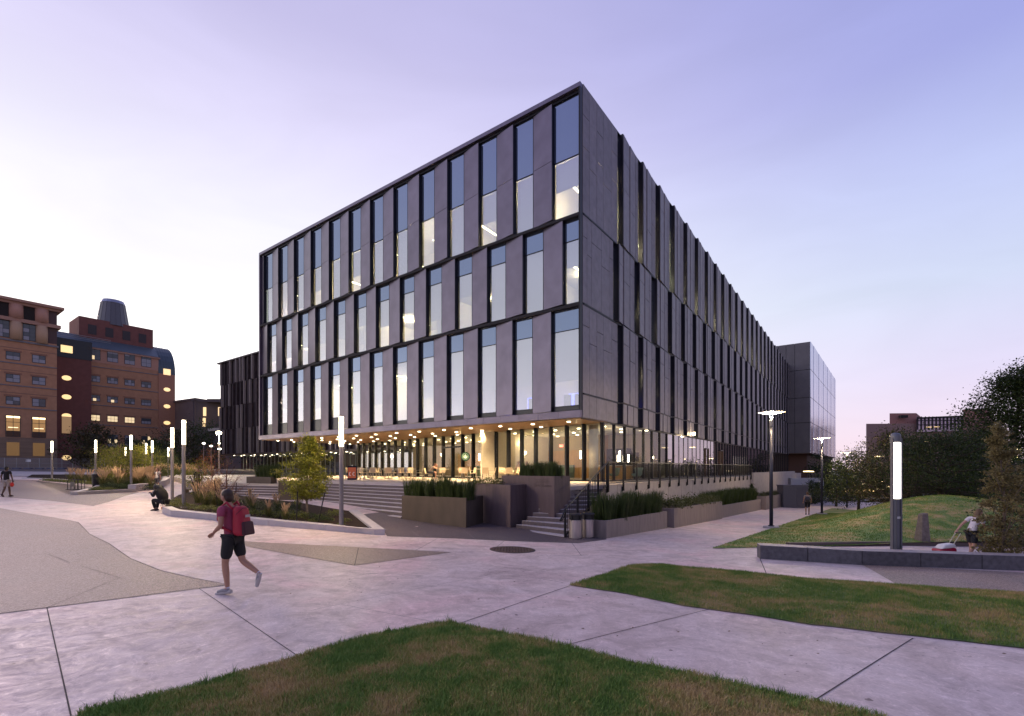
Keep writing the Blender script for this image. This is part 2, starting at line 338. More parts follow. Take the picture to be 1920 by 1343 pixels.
def strip(name, pts, w, m, off, parent=None, step=.5):
    mb = MB(); dense = []
    for a, b in zip(pts, pts[1:]):
        n = max(1, int(math.dist(a, b)/step))
        dense += [(a[0]+(b[0]-a[0])*i/n, a[1]+(b[1]-a[1])*i/n) for i in range(n)]
    dense.append(pts[-1]); vs = []
    for i, p in enumerate(dense):
        q0 = dense[max(i-1, 0)]; q1 = dense[min(i+1, len(dense)-1)]; dx, dy = q1[0]-q0[0], q1[1]-q0[1]; l = math.hypot(dx, dy) or 1
        nx, ny = -dy/l*w/2, dx/l*w/2
        for s in (-1, 1): vs.append((p[0]+s*nx, p[1]+s*ny, ground(p[0], p[1])+off))
    mb.add(vs, [(2*i, 2*i+1, 2*i+3, 2*i+2) for i in range(len(dense)-1)])
    return mb.build(name, m, parent)
def PP(*pts): return [P(*p) for p in pts]

# base terrain
mb = MB()
def lines(a, b, c0, c1, fine, coarse):
    r = []; x = a
    while x < b+1e-6: r.append(x); x += fine if c0 <= x < c1 else coarse
    return r
gx = lines(-400, 400, -60, 60, 2.5, 20); gy = lines(-60, 700, -20, 80, 2.5, 20)
mb.add([(x, y, ground(x, y)-.07) for y in gy for x in gx], [(j*len(gx)+i, j*len(gx)+i+1, (j+1)*len(gx)+i+1, (j+1)*len(gx)+i) for j in range(len(gy)-1) for i in range(len(gx)-1)])
o = mb.build('ground', mat('far_ground', (.07, .075, .045), .9, vary=.3, scale=.4), smooth=True); o['kind'] = 'structure'
# plaza paving
pave = sheet('plaza_paving', [(-42, 1), (-42, 30), (-70, 62), (-58, 70), (-30, 50), (-14, 36), (2, 19), (14, 32), (30, 56), (40, 66), (56, 60), (52, 44), (18, 9), (14, 1)], CONC, 0)
DJ = mat('dark_joint', (.05, .042, .045), .9)  # plain dark colour of the paving joints
for a, b, w in (((88, 1140), (133, 1343), .012), ((372, 1103), (556, 1229), .010), ((866, 1168), (1068, 1099), .014), ((1057, 1211), (1336, 1141), .011), ((1530, 1312), (1712, 1197), .013),
              ((0, 1237), (105, 1217), .005), ((105, 1217), (330, 1176), .004), ((1425, 1048), (1437, 1076), .02), ((780, 1015), (845, 1180), .0), ((640, 1134), (815, 1167), .006),
              ((1280, 1068), (1180, 1046), .0), ((1010, 1010), (1088, 1062), .0), ((945, 1015), (930, 1027), .012), ((1072, 1018), (1090, 1042), .012), ((820, 1010), (780, 1032), .012),
              ((700, 1035), (930, 1036), .0), ((905, 1066), (1060, 1094), .006), ((640, 1073), (905, 1086), .006), ((560, 1150), (1000, 1062), .005), ((1000, 1041), (1420, 1046), .008),
              ((1160, 1112), (1920, 1240), .004), ((1240, 1252), (1560, 1330), .004), ((450, 1076), (640, 1052), .008)):
    if w: strip('joint', PP(a, b), w, DJ, .004, pave)
# dark banding and exposed aggregate fields
def field(name, px, m, off=.005): return sheet(name, PP(*px), m, off, cell=1.0)
f1 = field('aggregate_field', [(-200, 1172), (0, 1151), (88, 1140), (240, 1121), (430, 1097), (360, 1084), (300, 1070), (245, 1048), (205, 1020), (168, 1002), (146, 979), (60, 964), (0, 953), (-200, 925)], AGG)
for a, b in (((88, 1140), (225, 1084)), ((225, 1084), (90, 1040)),): strip('joint', PP(a, b), .008, DJ, .004+.005, f1)
strip('joint', PP((-200, 1172), (0, 1151), (88, 1140), (240, 1121), (430, 1097), (360, 1084), (300, 1070), (245, 1048), (205, 1020), (168, 1002), (146, 979)), .014, DJ, .009, f1)
f2 = field('aggregate_wedge', [(455, 1015), (640, 1025), (847, 1036), (665, 1061), (560, 1043), (462, 1025)], AGGB)
strip('joint', PP((672, 1028), (665, 1061)), .014, DJ, .009, f2)
strip('joint', PP((455, 1015), (640, 1025), (847, 1036), (665, 1061), (560, 1043), (462, 1025)), .01, DJ, .009, f2)
f3 = field('upper_aggregate_field', [(-180, 935), (0, 932), (90, 939), (175, 949), (205, 941), (235, 930), (262, 923), (133, 929), (60, 900), (-180, 896)], AGG)
f4 = field('dark_paving_band', [(668, 966), (720, 960), (752, 958), (875, 966), (960, 972), (1057, 985), (1137, 1000), (1137, 1012), (1085, 1019), (960, 1015), (850, 1010), (726, 1006), (722, 1000)], AGGD)
for a, b in (((772, 997), (790, 1008)), ((868, 993), (892, 1012))): strip('joint', PP(a, b), .012, mat('pale_joint', (.3, .26, .26), .8), .009, f4)
f5 = field('brown_paving_band', [(1618, 1060), (1683, 1097), (1790, 1104), (1990, 1118), (1990, 1078), (1730, 1064)], AGGB)
# street beyond the plaza on the left
road = sheet('street', [(-130, 62), (-130, 80), (-46, 92), (-46, 73)], mat('asphalt', (.07, .065, .075), .6, vary=.15, scale=3, bump=.1), .03, cell=4)
sw = sheet('pavement', [(-130, 80.4), (-130, 86), (-46, 98), (-46, 92.4)], mat('pale_pavement', (.42, .38, .38), .8, vary=.1), .12, cell=4)
sw2 = sheet('pavement', [(-130, 54), (-130, 61.6), (-46, 72.6), (-42, 60), (-70, 50)], mat('pale_pavement', (.42, .38, .38), .8, vary=.1), .05, cell=4)
far_road = sheet('street', [(30, 66), (30, 74), (110, 96), (110, 86)], mat('asphalt', (.07, .065, .075), .6), .02, cell=4)
far_walk = sheet('pavement', [(26, 60), (26, 65.8), (110, 85.8), (110, 78)], mat('pale_pavement', (.42, .38, .38), .8, vary=.1), .06, cell=4)
# manhole
mp_ = P(961, 1031)
cov = empty('manhole_cover', (mp_[0], mp_[1], ground(*mp_)+.002), label='round cast iron manhole cover with a single slot set into the pale concrete', cat='manhole')
irn = mat('rusty_iron', (.10, .065, .05), .6, .4, vary=.35, scale=12, bump=.3, bscale=60)
R0 = .62
MB().lathe(0, 0, [(R0, 0), (R0+.045, .0), (R0+.045, .008), (R0, .008)], 40).build('ring', mat('iron_ring', (.06, .05, .05), .5, .5), cov)
MB().lathe(0, 0, [(R0-.015, 0), (R0-.015, .010)], 40).build('cover', irn, cov)
mb = MB()
for i in range(-6, 7):
    for j in range(-6, 7):
        if math.hypot(i, j)*.085 < R0-.08 and abs(i)+abs(j) > 1: mb.box(i*.085-.022, j*.085-.022, .010, i*.085+.022, j*.085+.022, .014)
gx_, gy_ = (ground(mp_[0]+.5, mp_[1])-ground(mp_[0]-.5, mp_[1])), (ground(mp_[0], mp_[1]+.5)-ground(mp_[0], mp_[1]-.5)); cov.rotation_euler = (math.atan(gy_), -math.atan(gx_), 0)
mb.build('studs', irn, cov)['kind'] = 'stuff'
MB().box(-.12, -.012, .0145, .12, .012, .018).build('slot', mat('black_gap', (.01, .01, .01), .9), cov)

# ------------------------------------------------------------------ lawns
LAWN = m_lawn('lawn_soil', .01, gain=1.1); BLADE = m_lawn('grass_blade', -.035, True, gain=2.0); BLADEM = m_lawn('strip_blade', -.03, True, gain=1.6); BLADE2 = m_lawn('mound_blade', -.07, True, gain=1.9); LAWN2 = m_lawn('mound_soil', -.02, gain=1.5)
def edge_noise(poly, amp, step=.25):
    out = []
    for a, b in zip(poly, poly[1:]+poly[:1]):
        n = max(1, int(math.dist(a, b)/step))
        for i in range(n):
            x = a[0]+(b[0]-a[0])*i/n; y = a[1]+(b[1]-a[1])*i/n
            out.append((x+amp*noise.noise((x*2.1, y*2.1, 3)), y+amp*noise.noise((x*2.1, y*2.1, 9))))
    return out
near_poly = edge_noise(PP((60, 1460), (150, 1338), (230, 1318), (330, 1297), (440, 1266), (540, 1238), (640, 1206), (720, 1188), (800, 1173), (845, 1167), (900, 1179), (980, 1196), (1060, 1212), (1160, 1238), (1280, 1262), (1400, 1288), (1520, 1316), (1640, 1343), (1800, 1420), (1900, 1500)), .03)
mid_poly = edge_noise(PP((1065, 1098), (1110, 1085), (1180, 1061), (1240, 1058), (1280, 1064), (1400, 1074), (1500, 1085), (1684, 1098), (1920, 1113), (2300, 1140), (2300, 1290), (1920, 1217), (1700, 1192), (1520, 1172), (1400, 1153), (1280, 1137), (1180, 1115)), .04)
def crown(poly, h):
    arr = np.array(poly)
    def f(x, y):
        d = 9.
        a = arr; b = np.roll(arr, -1, 0); ab = b-a; ap = np.array([x, y])-a
        tt = np.clip((ap*ab).sum(1)/np.maximum((ab*ab).sum(1), 1e-9), 0, 1)
        d = np.min(np.hypot(*(ap-ab*tt[:, None]).T))
        return ground(x, y)+.012+h*(1-math.exp(-d/.35))
    return f
def blades(name, poly, zf, dens, h, w, m, label, segs=2, lim=None, seed=1, parent=None, ylo=None):
    rg = np.random.RandomState(seed); p = np.array(poly)
    lo, hi = p.min(0), p.max(0)
    if lim: lo = np.maximum(lo, lim[0]); hi = np.minimum(hi, lim[1])
    n = int(dens*(hi[0]-lo[0])*(hi[1]-lo[1]))
    pts = rg.rand(n, 2)*(hi-lo)+lo
    # keep inside the polygon
    x, y = pts[:, 0], pts[:, 1]; ins = np.zeros(n, bool)
    for (x0, y0), (x1, y1) in zip(poly, poly[1:]+poly[:1]):
        c = ((y0 > y) != (y1 > y)); xi = (x1-x0)*(y-y0)/((y1-y0) if y1 != y0 else 1e-9)+x0
        ins ^= c & (x < xi)
    # keep what the frame plausibly shows, with a margin
    ok = ins & (np.abs(x) < 1.25*y+1.0) & (y > 3.0)
    pts = pts[ok]
    # interpolated heights on a lattice
    cs = .25 if dens > 3000 else .5
    ix = np.arange(lo[0]-cs, hi[0]+2*cs, cs); iy = np.arange(lo[1]-cs, hi[1]+2*cs, cs)
    Z = np.array([[zf(a, b) for a in ix] for b in iy])
    fx = (pts[:, 0]-ix[0])/cs; fy = (pts[:, 1]-iy[0])/cs; i0 = fx.astype(int); j0 = fy.astype(int); fx -= i0; fy -= j0
    z = Z[j0, i0]*(1-fx)*(1-fy)+Z[j0, i0+1]*fx*(1-fy)+Z[j0+1, i0]*(1-fx)*fy+Z[j0+1, i0+1]*fx*fy
    n = len(pts); hh = h*(.45+rg.rand(n)*.8)*(1+.5*np.array([noise.noise((a*1.3, b*1.3, 5)) for a, b in pts])); ww = w*(.7+.6*rg.rand(n))
    an = rg.rand(n)*2*PI; ln = (rg.rand(n)*.9+.15)*hh; la = rg.rand(n)*2*PI
    dx, dy = np.cos(an)*ww/2, np.sin(an)*ww/2; lx, ly = np.cos(la)*ln, np.sin(la)*ln
    b0 = np.stack([pts[:, 0]-dx, pts[:, 1]-dy, z-.004], 1); b1 = np.stack([pts[:, 0]+dx, pts[:, 1]+dy, z-.004], 1)
    if segs == 2:
        m0 = np.stack([pts[:, 0]-dx*.8+lx*.35, pts[:, 1]-dy*.8+ly*.35, z+hh*.6], 1); m1 = np.stack([pts[:, 0]+dx*.8+lx*.35, pts[:, 1]+dy*.8+ly*.35, z+hh*.6], 1)
        tp = np.stack([pts[:, 0]+lx, pts[:, 1]+ly, z+hh], 1)
        V = np.stack([b0, b1, m1, m0, tp], 1).reshape(-1, 3); k = 5
        base = np.arange(n)*5
        tris = np.stack([base, base+1, base+2, base, base+2, base+3, base+3, base+2, base+4], 1).reshape(-1)
        nt_ = 3*n
    else:
        tp = np.stack([pts[:, 0]+lx*.6, pts[:, 1]+ly*.6, z+hh], 1)
        V = np.stack([b0, b1, tp], 1).reshape(-1, 3); base = np.arange(n)*3; tris = np.stack([base, base+1, base+2], 1).reshape(-1); nt_ = n
    me = bpy.data.meshes.new(name); me.vertices.add(len(V)); me.vertices.foreach_set('co', V.reshape(-1)); me.loops.add(len(tris)); me.loops.foreach_set('vertex_index', tris)
    me.polygons.add(nt_); me.polygons.foreach_set('loop_start', np.arange(nt_)*3); me.update(calc_edges=True); me.materials.append(m)
    o = bpy.data.objects.new(name, me); COL.objects.link(o)
    tag(o, label, None, None, 'stuff')
    if parent: o.parent = parent
    return o
zn = crown(near_poly, .035); zm = crown(mid_poly, .06)
ln = sheet('near_lawn', near_poly, LAWN, 0, .5, zn); lm = sheet('middle_lawn', mid_poly, LAWN, 0, .5, zm)
blades('lawn_grass', near_poly, zn, 12500, .042, .0045, BLADE, 'patchy green and straw coloured grass blades of the nearest lawn', 2, seed=2)
blades('lawn_grass', mid_poly, zm, 4200, .042, .0075, BLADEM, 'worn grass strip between the concrete path and the granite wall', 1, ((-5, 4), (16, 14)), seed=3)
def tuft_points(poly, n, seed):
    rg = random.Random(seed); out = []; xs = [p[0] for p in poly]; ys = [p[1] for p in poly]
    while len(out) < n:
        x, y = rg.uniform(min(xs), max(xs)), rg.uniform(max(3.6, min(ys)), max(ys)); ins = False
        for (x0, y0), (x1, y1) in zip(poly, poly[1:]+poly[:1]):
            if (y0 > y) != (y1 > y) and x < (x1-x0)*(y-y0)/(y1-y0)+x0: ins = not ins
        if ins: out.append((x, y))
    return out
rgt = random.Random(8); wd = MB(); nb_pts = tuft_points(near_poly, 90, 4)+[(p[0]+rgt.uniform(-.04, .06), p[1]-rgt.uniform(.0, .08)) for p in near_poly if p[1] > 3.9 and rgt.random() < .8]
for (x, y) in nb_pts:
    z = zn(x, y); nbl = rgt.randint(8, 22)
    for k in range(nbl):
        a = rgt.uniform(0, 6.28); h = rgt.uniform(.05, .10); l = rgt.uniform(.3, 1.0)*h; x0, y0 = x+rgt.gauss(0, .025), y+rgt.gauss(0, .025); dx, dy = math.cos(a), math.sin(a); w = .0025
        wd.add([(x0-dy*w, y0+dx*w, z-.01), (x0+dy*w, y0-dx*w, z-.01), (x0+dy*w*.7+dx*l*.4, y0-dx*w*.7+dy*l*.4, z+h*.65), (x0-dy*w*.7+dx*l*.4, y0+dx*w*.7+dy*l*.4, z+h*.65), (x0+dx*l, y0+dy*l, z+h)], [(0, 1, 2, 3), (3, 2, 4)])
tag(wd.build('longer_grass_tufts', m_lawn('green_tuft_blade', -.2, True, gain=1.7)), 'longer ragged green grass tufts scattered over and along the edge of the nearest lawn', None, None, 'stuff')
lf = MB()
for k in range(150):
    x, y = rgt.uniform(-4, 9), rgt.uniform(4.5, 15); a = rgt.uniform(0, 6.28); s = rgt.uniform(.012, .028); z = max(ground(x, y), 0 if False else ground(x, y))+.006
    if any(True for _ in ()): continue
    lf.add([(x+s*math.cos(a), y+s*math.sin(a), z+.004), (x-s*.5*math.sin(a), y+s*.5*math.cos(a), z+.007), (x-s*math.cos(a), y-s*math.sin(a), z), (x+s*.5*math.sin(a), y-s*.5*math.cos(a), z+.002)], [(0, 1, 2, 3)])
tag(lf.build('fallen_leaves', mat('dead_leaf', (.12, .07, .035), .8, vary=.4, scale=5)), 'small dry leaves and specks scattered over the concrete paving', None, None, 'stuff')
# the mown mound on the right
hill_px = PP((1335, 1029), (1425, 1031), (1500, 1028), (1700, 1026), (1920, 1030), (2100, 1036))
e0 = P(1335, 1029); vE = -.8064*e0[0]+.5914*e0[1]
hill_poly = [e0, P(1500, 1026), P(1700, 1024), P(1960, 1027), (40, 19), (58, 34), (48, 46), (34, 45.5), P(1560, 953), P(1500, 974), P(1440, 994)]
def hz(x, y):
    v = -.8064*x+.5914*y; d = vE-.2-v
    yf = 15.6
    b = sstep(d/7.5)*sstep((y-yf)/9.5)*(1-.45*sstep((x-21)/10))*(1-sstep((y-27)/12))
    return ground(x, y)+.02+1.85*b
lh = sheet('mown_mound', hill_poly, LAWN2, 0, 1.0, hz)
blades('mound_grass', hill_poly, hz, 420, .045, .02, BLADE2, 'short mown green grass covering the round mound', 1, ((4, 13), (44, 40)), seed=5)
# dark bed edge at the foot of the mound, path behind the granite wall is paving
curb = MB()
ed = [P(1480, 1026), P(1600, 1024), P(1700, 1023.5), P(1830, 1025), P(1960, 1027)]
for a, b in zip(ed, ed[1:]):
    dx, dy = b[0]-a[0], b[1]-a[1]; l = math.hypot(dx, dy); nx, ny = -dy/l*.15, dx/l*.15
    curb.prism([a, b, (b[0]+nx, b[1]+ny), (a[0]+nx, a[1]+ny)], lambda x, y: ground(x, y)-.05, lambda x, y: ground(x, y)+.14)
o = curb.build('lawn_kerb', mat('dark_kerb', (.12, .09, .09), .8)); o['kind'] = 'structure'
# ------------------------------------------------------------------ main building
CLAD = mat('zinc_cladding', (.155, .135, .185), .30, .75, vary=.15, scale=1.2, bump=.04, bscale=60)
CLADR = mat('fibre_cement_cladding', (.235, .21, .24), .5, .15, vary=.18, scale=2.5, bump=.06, bscale=90)
DARK = mat('black_anodised', (.012, .012, .018), .35, .5)
JAMB = mat('dark_jamb', (.014, .014, .024), .3, .3)
GLASS = m_glass('sky_glass', (.76, .79, .74), .44, .95, .012, (.88, .9, 1))
SHOP = m_glass('clear_glass', (.93, .93, .9), .05, .8, .004)
SKYM = m_glass('bright_mirror_glass', (.7, .75, .72), .6, .98, .006, (.9, .93, 1))
SPAN = mat('spandrel_glass', (.20, .25, .36), .05, .85)
BLIND = mat('roller_blind', (.50, .50, .52), .8)
ROOMW = mat('warm_white_wall', (.55, .50, .42), .8, vary=.05)
CEIL = mat('white_ceiling', (.6, .58, .52), .8)
TUBE = m_emit('light_strip', (1, .86, .58), 8)
def bld(name, label, cat='building'): return empty(name, LW(0, 0, 0), 0, label, cat)
# children of the building are built in world coordinates, so the Empty stays at the origin
main = empty('university_building', (0, 0, 0), label='large dark panelled university building with a lit glass cafe at its corner', cat='building')
RB = [4.8, 10.95, 15.75, 22.35]           # floor lines
H_TOP = 22.6
LV = 34.4; LU = 88.
ROWS = [(4.8, 10.95), (10.95, 15.75), (15.75, 22.45)]
panels = []
def pt(side, s, n, z):                    # along wall s, outward n
    return LW(-n, s, z) if side == 'L' else LW(s, -n, z)
def wedge(side, s0, s1, z0, z1, p0, p1, inn=-.05):
    return MB().hexa([pt(side, s0, inn, z0), pt(side, s1, inn, z0), pt(side, s1, p1, z0), pt(side, s0, p0, z0)],
                     [pt(side, s0, inn, z1), pt(side, s1, inn, z1), pt(side, s1, p1, z1), pt(side, s0, p0, z1)])
def slab(side, s0, s1, z0, z1, n0, n1):
    return MB().hexa([pt(side, s0, n0, z0), pt(side, s1, n0, z0), pt(side, s1, n1, z0), pt(side, s0, n1, z0)],
                     [pt(side, s0, n0, z1), pt(side, s1, n0, z1), pt(side, s1, n1, z1), pt(side, s0, n1, z1)])
rnd = random.Random(11)
def window(side, s0, s1, z0, z1, zsp, zsill=None, blind=None, lit=False, n=-.02, detail=True):
    fr = MB(); t = .028
    w = slab(side, s0, s0+t, z0, z1, n-.06, n+.04); fr.add(w.v, w.f)
    w = slab(side, s1-t, s1, z0, z1, n-.06, n+.04); fr.add(w.v, w.f)
    for z in (z0, zsp-t/2, z1-t) + ((zsill,) if zsill else ()):
        w = slab(side, s0+t, s1-t, z, z+t, n-.055, n+.035); fr.add(w.v, w.f)
    f = fr.build('window', DARK, main)
    slab(side, s0+t, s1-t, zsp+t/2, z1-t, n-.02, n).build('spandrel', SPAN, f)
    if zsill:
        slab(side, s0+t, s1-t, z0+t, zsill, n-.02, n).build('sill_panel', mat('charcoal_sill', (.03, .03, .036), .25), f)
    slab(side, s0+t, s1-t, (zsill or z0)+t, zsp-t/2, n-.012, n-.004).build('glass', GLASS, f)
    if blind is not None:
        zb = zsp-(zsp-(zsill or z0))*blind
        slab(side, s0+t, s1-t, zb, zsp-t/2, n-.16, n-.15).build('blind', BLIND, f)
    return f
# ---- left facade
for r, (z0, z1) in enumerate(ROWS):
    off = (1.84, 1.11, 1.79)[r]; p = .21
    k = -1 if r == 1 else 0
    while True:
        sj = off+2.65*k
        if sj > LV-.35: break
        s0 = max(sj, .12); s1 = min(sj+1.33, LV-.12)
        top = z1-.18 if r < 2 else 22.2
        bot = 5.22 if r == 0 else z0+.05
        if sj > 0:
            if s1-s0 > .2:
                zs = [bot, top] if r < 2 else [bot, 19.05, top]
                for a, b in zip(zs, zs[1:]):
                    wedge('L', s0, s1, a+.012, b-.012, p, .015).build('facade_panel', CLAD, main)
            slab('L', s0-.022, s0-.003, bot, top, -.05, p-.01).build('jamb', JAMB, main)
        # glass to the right of this jamb (towards the corner)
        g1 = sj-.025; g0 = .12 if 1.4 < sj < 2.2 else max(sj-1.31, .14)
        if g1-g0 > .25:
            near = sj < 12
            if r == 2: window('L', g0, g1, bot, top, 18.95, None, rnd.choice([.55, .6, None, 1.0, 1., .9]) if k else .5)
            elif r == 1: window('L', g0, g1, bot, top, z1-1.35, None, rnd.choice([.55, .7, 1., 1., .4]))
            else: window('L', g0, g1, bot, top, z1-1.35, bot+(.95 if sj > 22 else .25), rnd.choice([.6, .66, .72, None if sj > 12 else .66]))
        k += 1
    # last bay glass at the far end
    g0 = sj-1.31; g1 = min(sj-.05, LV-.14)
    if g1-g0 > .3: window('L', g0, g1, bot, top, 18.95 if r == 2 else z1-1.35, None, .7)
    # dark ledge between the rows
    if r: slab('L', .1, LV-.1, z0-.2, z0-.04, -.3, .23).build('ledge', mat('matt_black_ledge', (.012, .011, .016), .8), main)
# frame of the left facade: parapet, bottom fascia, end posts
for i in range(13):
    a, b = i*LV/13, (i+1)*LV/13
    slab('L', a+.006, b-.006, 22.37, H_TOP, -.3, .24).build('parapet_panel', CLAD, main)
for i in range(26):
    a, b = i*LV/26, (i+1)*LV/26
    slab('L', a+.006, b-.006, 4.80, 5.18, -.3, .26).build('fascia_panel', CLAD, main)
slab('L', 0, .1, 5.2, 22.35, -.3, .24).build('corner_post', DARK, main)
slab('L', LV-.14, LV, 5.2, 22.35, -.3, .24).build('corner_post', CLAD, main)
slab('L', .1, LV-.14, 22.2, 22.36, -.3, .08).build('head_dark_strip', DARK, main)  # dark strip between the top windows and the parapet
# ---- right facade
def zr(z0, z1, cuts): return [z0]+[c for c in cuts if z0 < c < z1]+[z1]
RR = [(4.8, 6.05, [], 4.9), (6.12, 10.85, [9.75], 4.93), (10.95, 15.65, [14.5], 4.3), (15.75, H_TOP, [19.3, 21.0], 4.93)]
for r, (z0, z1, cuts, off) in enumerate(RR):
    cuts_top = cuts
    k = -2
    while True:
        sj = off+3.3*k
        if sj > LU: break
        gl = .62 if (k*7+r*3) % 5 == 0 and k > 1 else .42
        nxt = sj+3.3
        a, b = max(sj, 0.), min(nxt-(.05 if nxt > 3 else -.04)-(1. if nxt > 3 else 0.)*(.62 if ((k+1)*7+r*3) % 5 == 0 and k+1 > 1 else .42), LU)
        if b > .3:
            pr = .2 if sj > 3 else .02
            if k < 10:
                fr_ = [0, .44, .82, 1.] if (k+r) % 2 else [0, .3, .7, 1.]
                if sj < -1: fr_ = [0, .45, 1]
                for i in range(len(fr_)-1):
                    s0, s1 = a+(b-a)*fr_[i], a+(b-a)*fr_[i+1]
                    zc = cuts if (i % 2 == 0) else [c-.85 for c in cuts][:1]
                    if k > 5 and r == 3: zc = zc[:1]
                    if r == 0 or (k > 6): zc = []
                    zs = [z0]+sorted(zc)+[z1]
                    st = (1-fr_[i])
                    for z_a, z_b in zip(zs, zs[1:]):
                        wedge('R', s0+.016, s1-.016, z_a+.016, z_b-.016, pr*st+.02 if sj > 0 or i else .02, .03+pr*(1-fr_[i+1])*.6).build('cladding_panel', CLADR, main)
            else:
                wedge('R', a+.01, b-.01, z0+.01, z1-.01, pr+.02, .03).build('cladding_panel', CLADR, main)
        if sj > 3:
            slab('R', sj-.05, sj+.006, z0, z1, -.12, .2).build('jamb', JAMB, main)
            if r == 0: slab('R', sj-.05-gl, sj-.05, z0, z1, -.1, -.06).build('glass', SPAN, main)
            else:
                slab('R', sj-.05-gl, sj-.05, z0, z1, -.1, -.088).build('glass', SKYM if gl > .5 else GLASS, main)
                if rnd.random() < .5: slab('R', sj-.05-gl, sj-.05, z0+(z1-z0)*.35, z1, -.2, -.19).build('blind', BLIND, main)
        k += 1
    slab('R', .1, LU, z1 if r < 3 else H_TOP+.02, (z1+.07) if r < 3 else H_TOP+.06, -.3, .0 if r == 3 else .06).build('reveal_strip', DARK, main)
# ---- inside: floors, ceilings, core, room lights
for z in (4.86, 10.7, 15.5):
    mb = MB(); mb.lbox(.35, .35, z, LU-.3, LV-.3, z+.3); mb.build('floor_slab', mat('slab_grey', (.3, .29, .28), .8), main)
MB().lbox(.3, .3, 22.3, LU-.3, LV-.3, 22.6).build('roof_slab', mat('roof_membrane', (.25, .25, .26), .8), main)
for z in (10.7, 15.5, 22.3):
    MB().lbox(.36, .36, z-1.32, LU-.32, LV-.32, z-1.28).build('ceiling', CEIL, main)
for (a, b) in ((5.2, 10.6), (11.05, 15.4), (15.85, 22.2)):
    MB().lbox(7., 6, a, LU-.5, LV-.6, b).build('core_wall', ROOMW, main)
    for v in (3.6, 11.5, 19.6, 27.3):
        MB().lbox(.7, v, a, 6.98, v+.12, b-1.).build('partition', ROOMW, main)
MB().lbox(.5, LV-.34, 5.2, LU, LV-.32, 22.2).build('end_wall', CLAD, main); MB().lbox(LU-.3, .2, 4.8, LU-.28, LV, 22.3).build('end_wall', CLAD, main)
rl_ = random.Random(5)
for fl, (z, prob) in enumerate(((9.35, .75), (14.15, .4), (18.9, .75))):
    for v in (1.9, 5.6, 9.3, 13.5, 17.6, 21.5, 25.2, 29.4, 32.5):
        if rl_.random() < prob or (fl == 2 and v < 2):
            MB().lbox(2.2, v-.06, z, 5.8, v+.06, z+.05).build('ceiling_light', TUBE, main)
            c = LW(3.8, v, z-.3); lamp('room_light', 'POINT', c, 420 if fl == 2 or v > 15 else 160, (1, .82, .55), .06, main)
    for u in range(10, 80, 6):
        if rl_.random() < (.35, .15, 1.)[fl] and (u < 52 or fl < 2):
            MB().lbox(u, 1.6, z, u+3, 1.75, z+.05).build('ceiling_light', TUBE, main)
            lamp('room_light', 'POINT', LW(u+1.5, 1.6, z-1.0), 620 if fl == 2 else 160, (1, .85, .55), .05, main)
scr = m_emit('blue_screen_light', (.05, .08, 1.0), 6)
for v in (1.2, 3.2, 6.2, 9.0, 14.6): MB().lbox(4.9, v-.5, 6.25, 4.95, v+.7, 7.0).build('blue_screen', scr, main)
for v in (.8, 1.5, 3.4, 4.0, 6.6):
    mb = MB(); mb.lbox(1.4, v, 5.7, 1.5, v+.45, 6.35); mb.lbox(1.4, v, 5.65, 1.9, v+.45, 5.72); mb.lbox(1.6, v+.2, 5.2, 1.65, v+.25, 5.65); mb.build('office_chair', DARK, main)
# ---- soffit
WOODS = mat('copper_soffit', (.34, .20, .10), .45, .1, vary=.12, scale=1, stretch=(1, 8, 1))
GA = (2.65, 0.0); GB = (2.65+.208*32.8, 32.8)                      # ground floor glass line, building frame
sof = MB().prism([LW(0.02, .02)[:2], LW(GA[0]+.5, .02)[:2], LW(10.2, LV-.05)[:2], LW(.02, LV-.05)[:2]], 4.76, 4.795)
sof.build('soffit', WOODS, main)
def gl_pt(a): return (GA[0]+.2037*a, .979*a)                        # metres along the slanted glass
DLM = m_emit('downlight_lens', (1, .85, .58), 14)
dl_me = MB().lathe(0, 0, [(.10, 0), (.11, .045)], 14).mesh('downlight'); dl_me.materials.append(DLM)
dl_in = dl_me.copy(); dl_in.materials.clear(); dl_in.materials.append(m_emit('cafe_downlight', (1, .85, .55), 9))
ring_me = MB().lathe(0, 0, [(.11, .02), (.14, .02), (.14, .045), (.11, .045)], 12).mesh('ring'); ring_me.materials.append(mat('white_trim', (.6, .55, .45), .5))
nsp = 0
for j in range(14):
    v = 1.4+j*2.45
    ug = GA[0]+.208*v
    rows = [u for u in (1.0, 3.0, 5.0, 7.0, 9.) if u < ug-.25]
    for i, u in enumerate(rows):
        vv = v+(.7 if i % 2 else 0)
        d = inst('downlight', dl_me, None, main, LW(u, vv, 4.71)); inst('downlight_ring', ring_me, None, d)
        if (i+j) % 2 == 0 or len(rows) < 3:
            lamp('downlight_lamp', 'SPOT', LW(u, vv, 4.69), 1150, (1, .72, .36), .08, main, 130); nsp += 1
# ---- ground floor glazing, left run
G0 = Vector(LW(GA[0], .0, 0)); gdir = (Vector(LW(*gl_pt(1), 0))-G0).normalized(); gin = Vector((-gdir.y, gdir.x, 0))
if gin.dot(Vector((UD[0], UD[1], 0))) < 0: gin = -gin
def gbox(a0, a1, n0, n1, z0, z1, mb=None):
    mb = mb or MB(); q = [G0+gdir*a0+gin*n0, G0+gdir*a1+gin*n0, G0+gdir*a1+gin*n1, G0+gdir*a0+gin*n1]
    return mb.hexa([(p.x, p.y, z0) for p in q], [(p.x, p.y, z1) for p in q])
NL = 24
for i in range(NL+1):
    a = .12+i*1.365
    if i == 1: pass
    gbox(a-.05, a+.05, -.16, .16, TZ, 4.76).build('mullion', DARK, main)
    if i < NL: 
        gbox(a+.05, a+1.315, .0, .015, TZ+.1, 4.72).build('glass_pane', SHOP, main)
        gbox(a+.05, a+1.315, -.03, .04, TZ, TZ+.1).build('sill_rail', DARK, main)
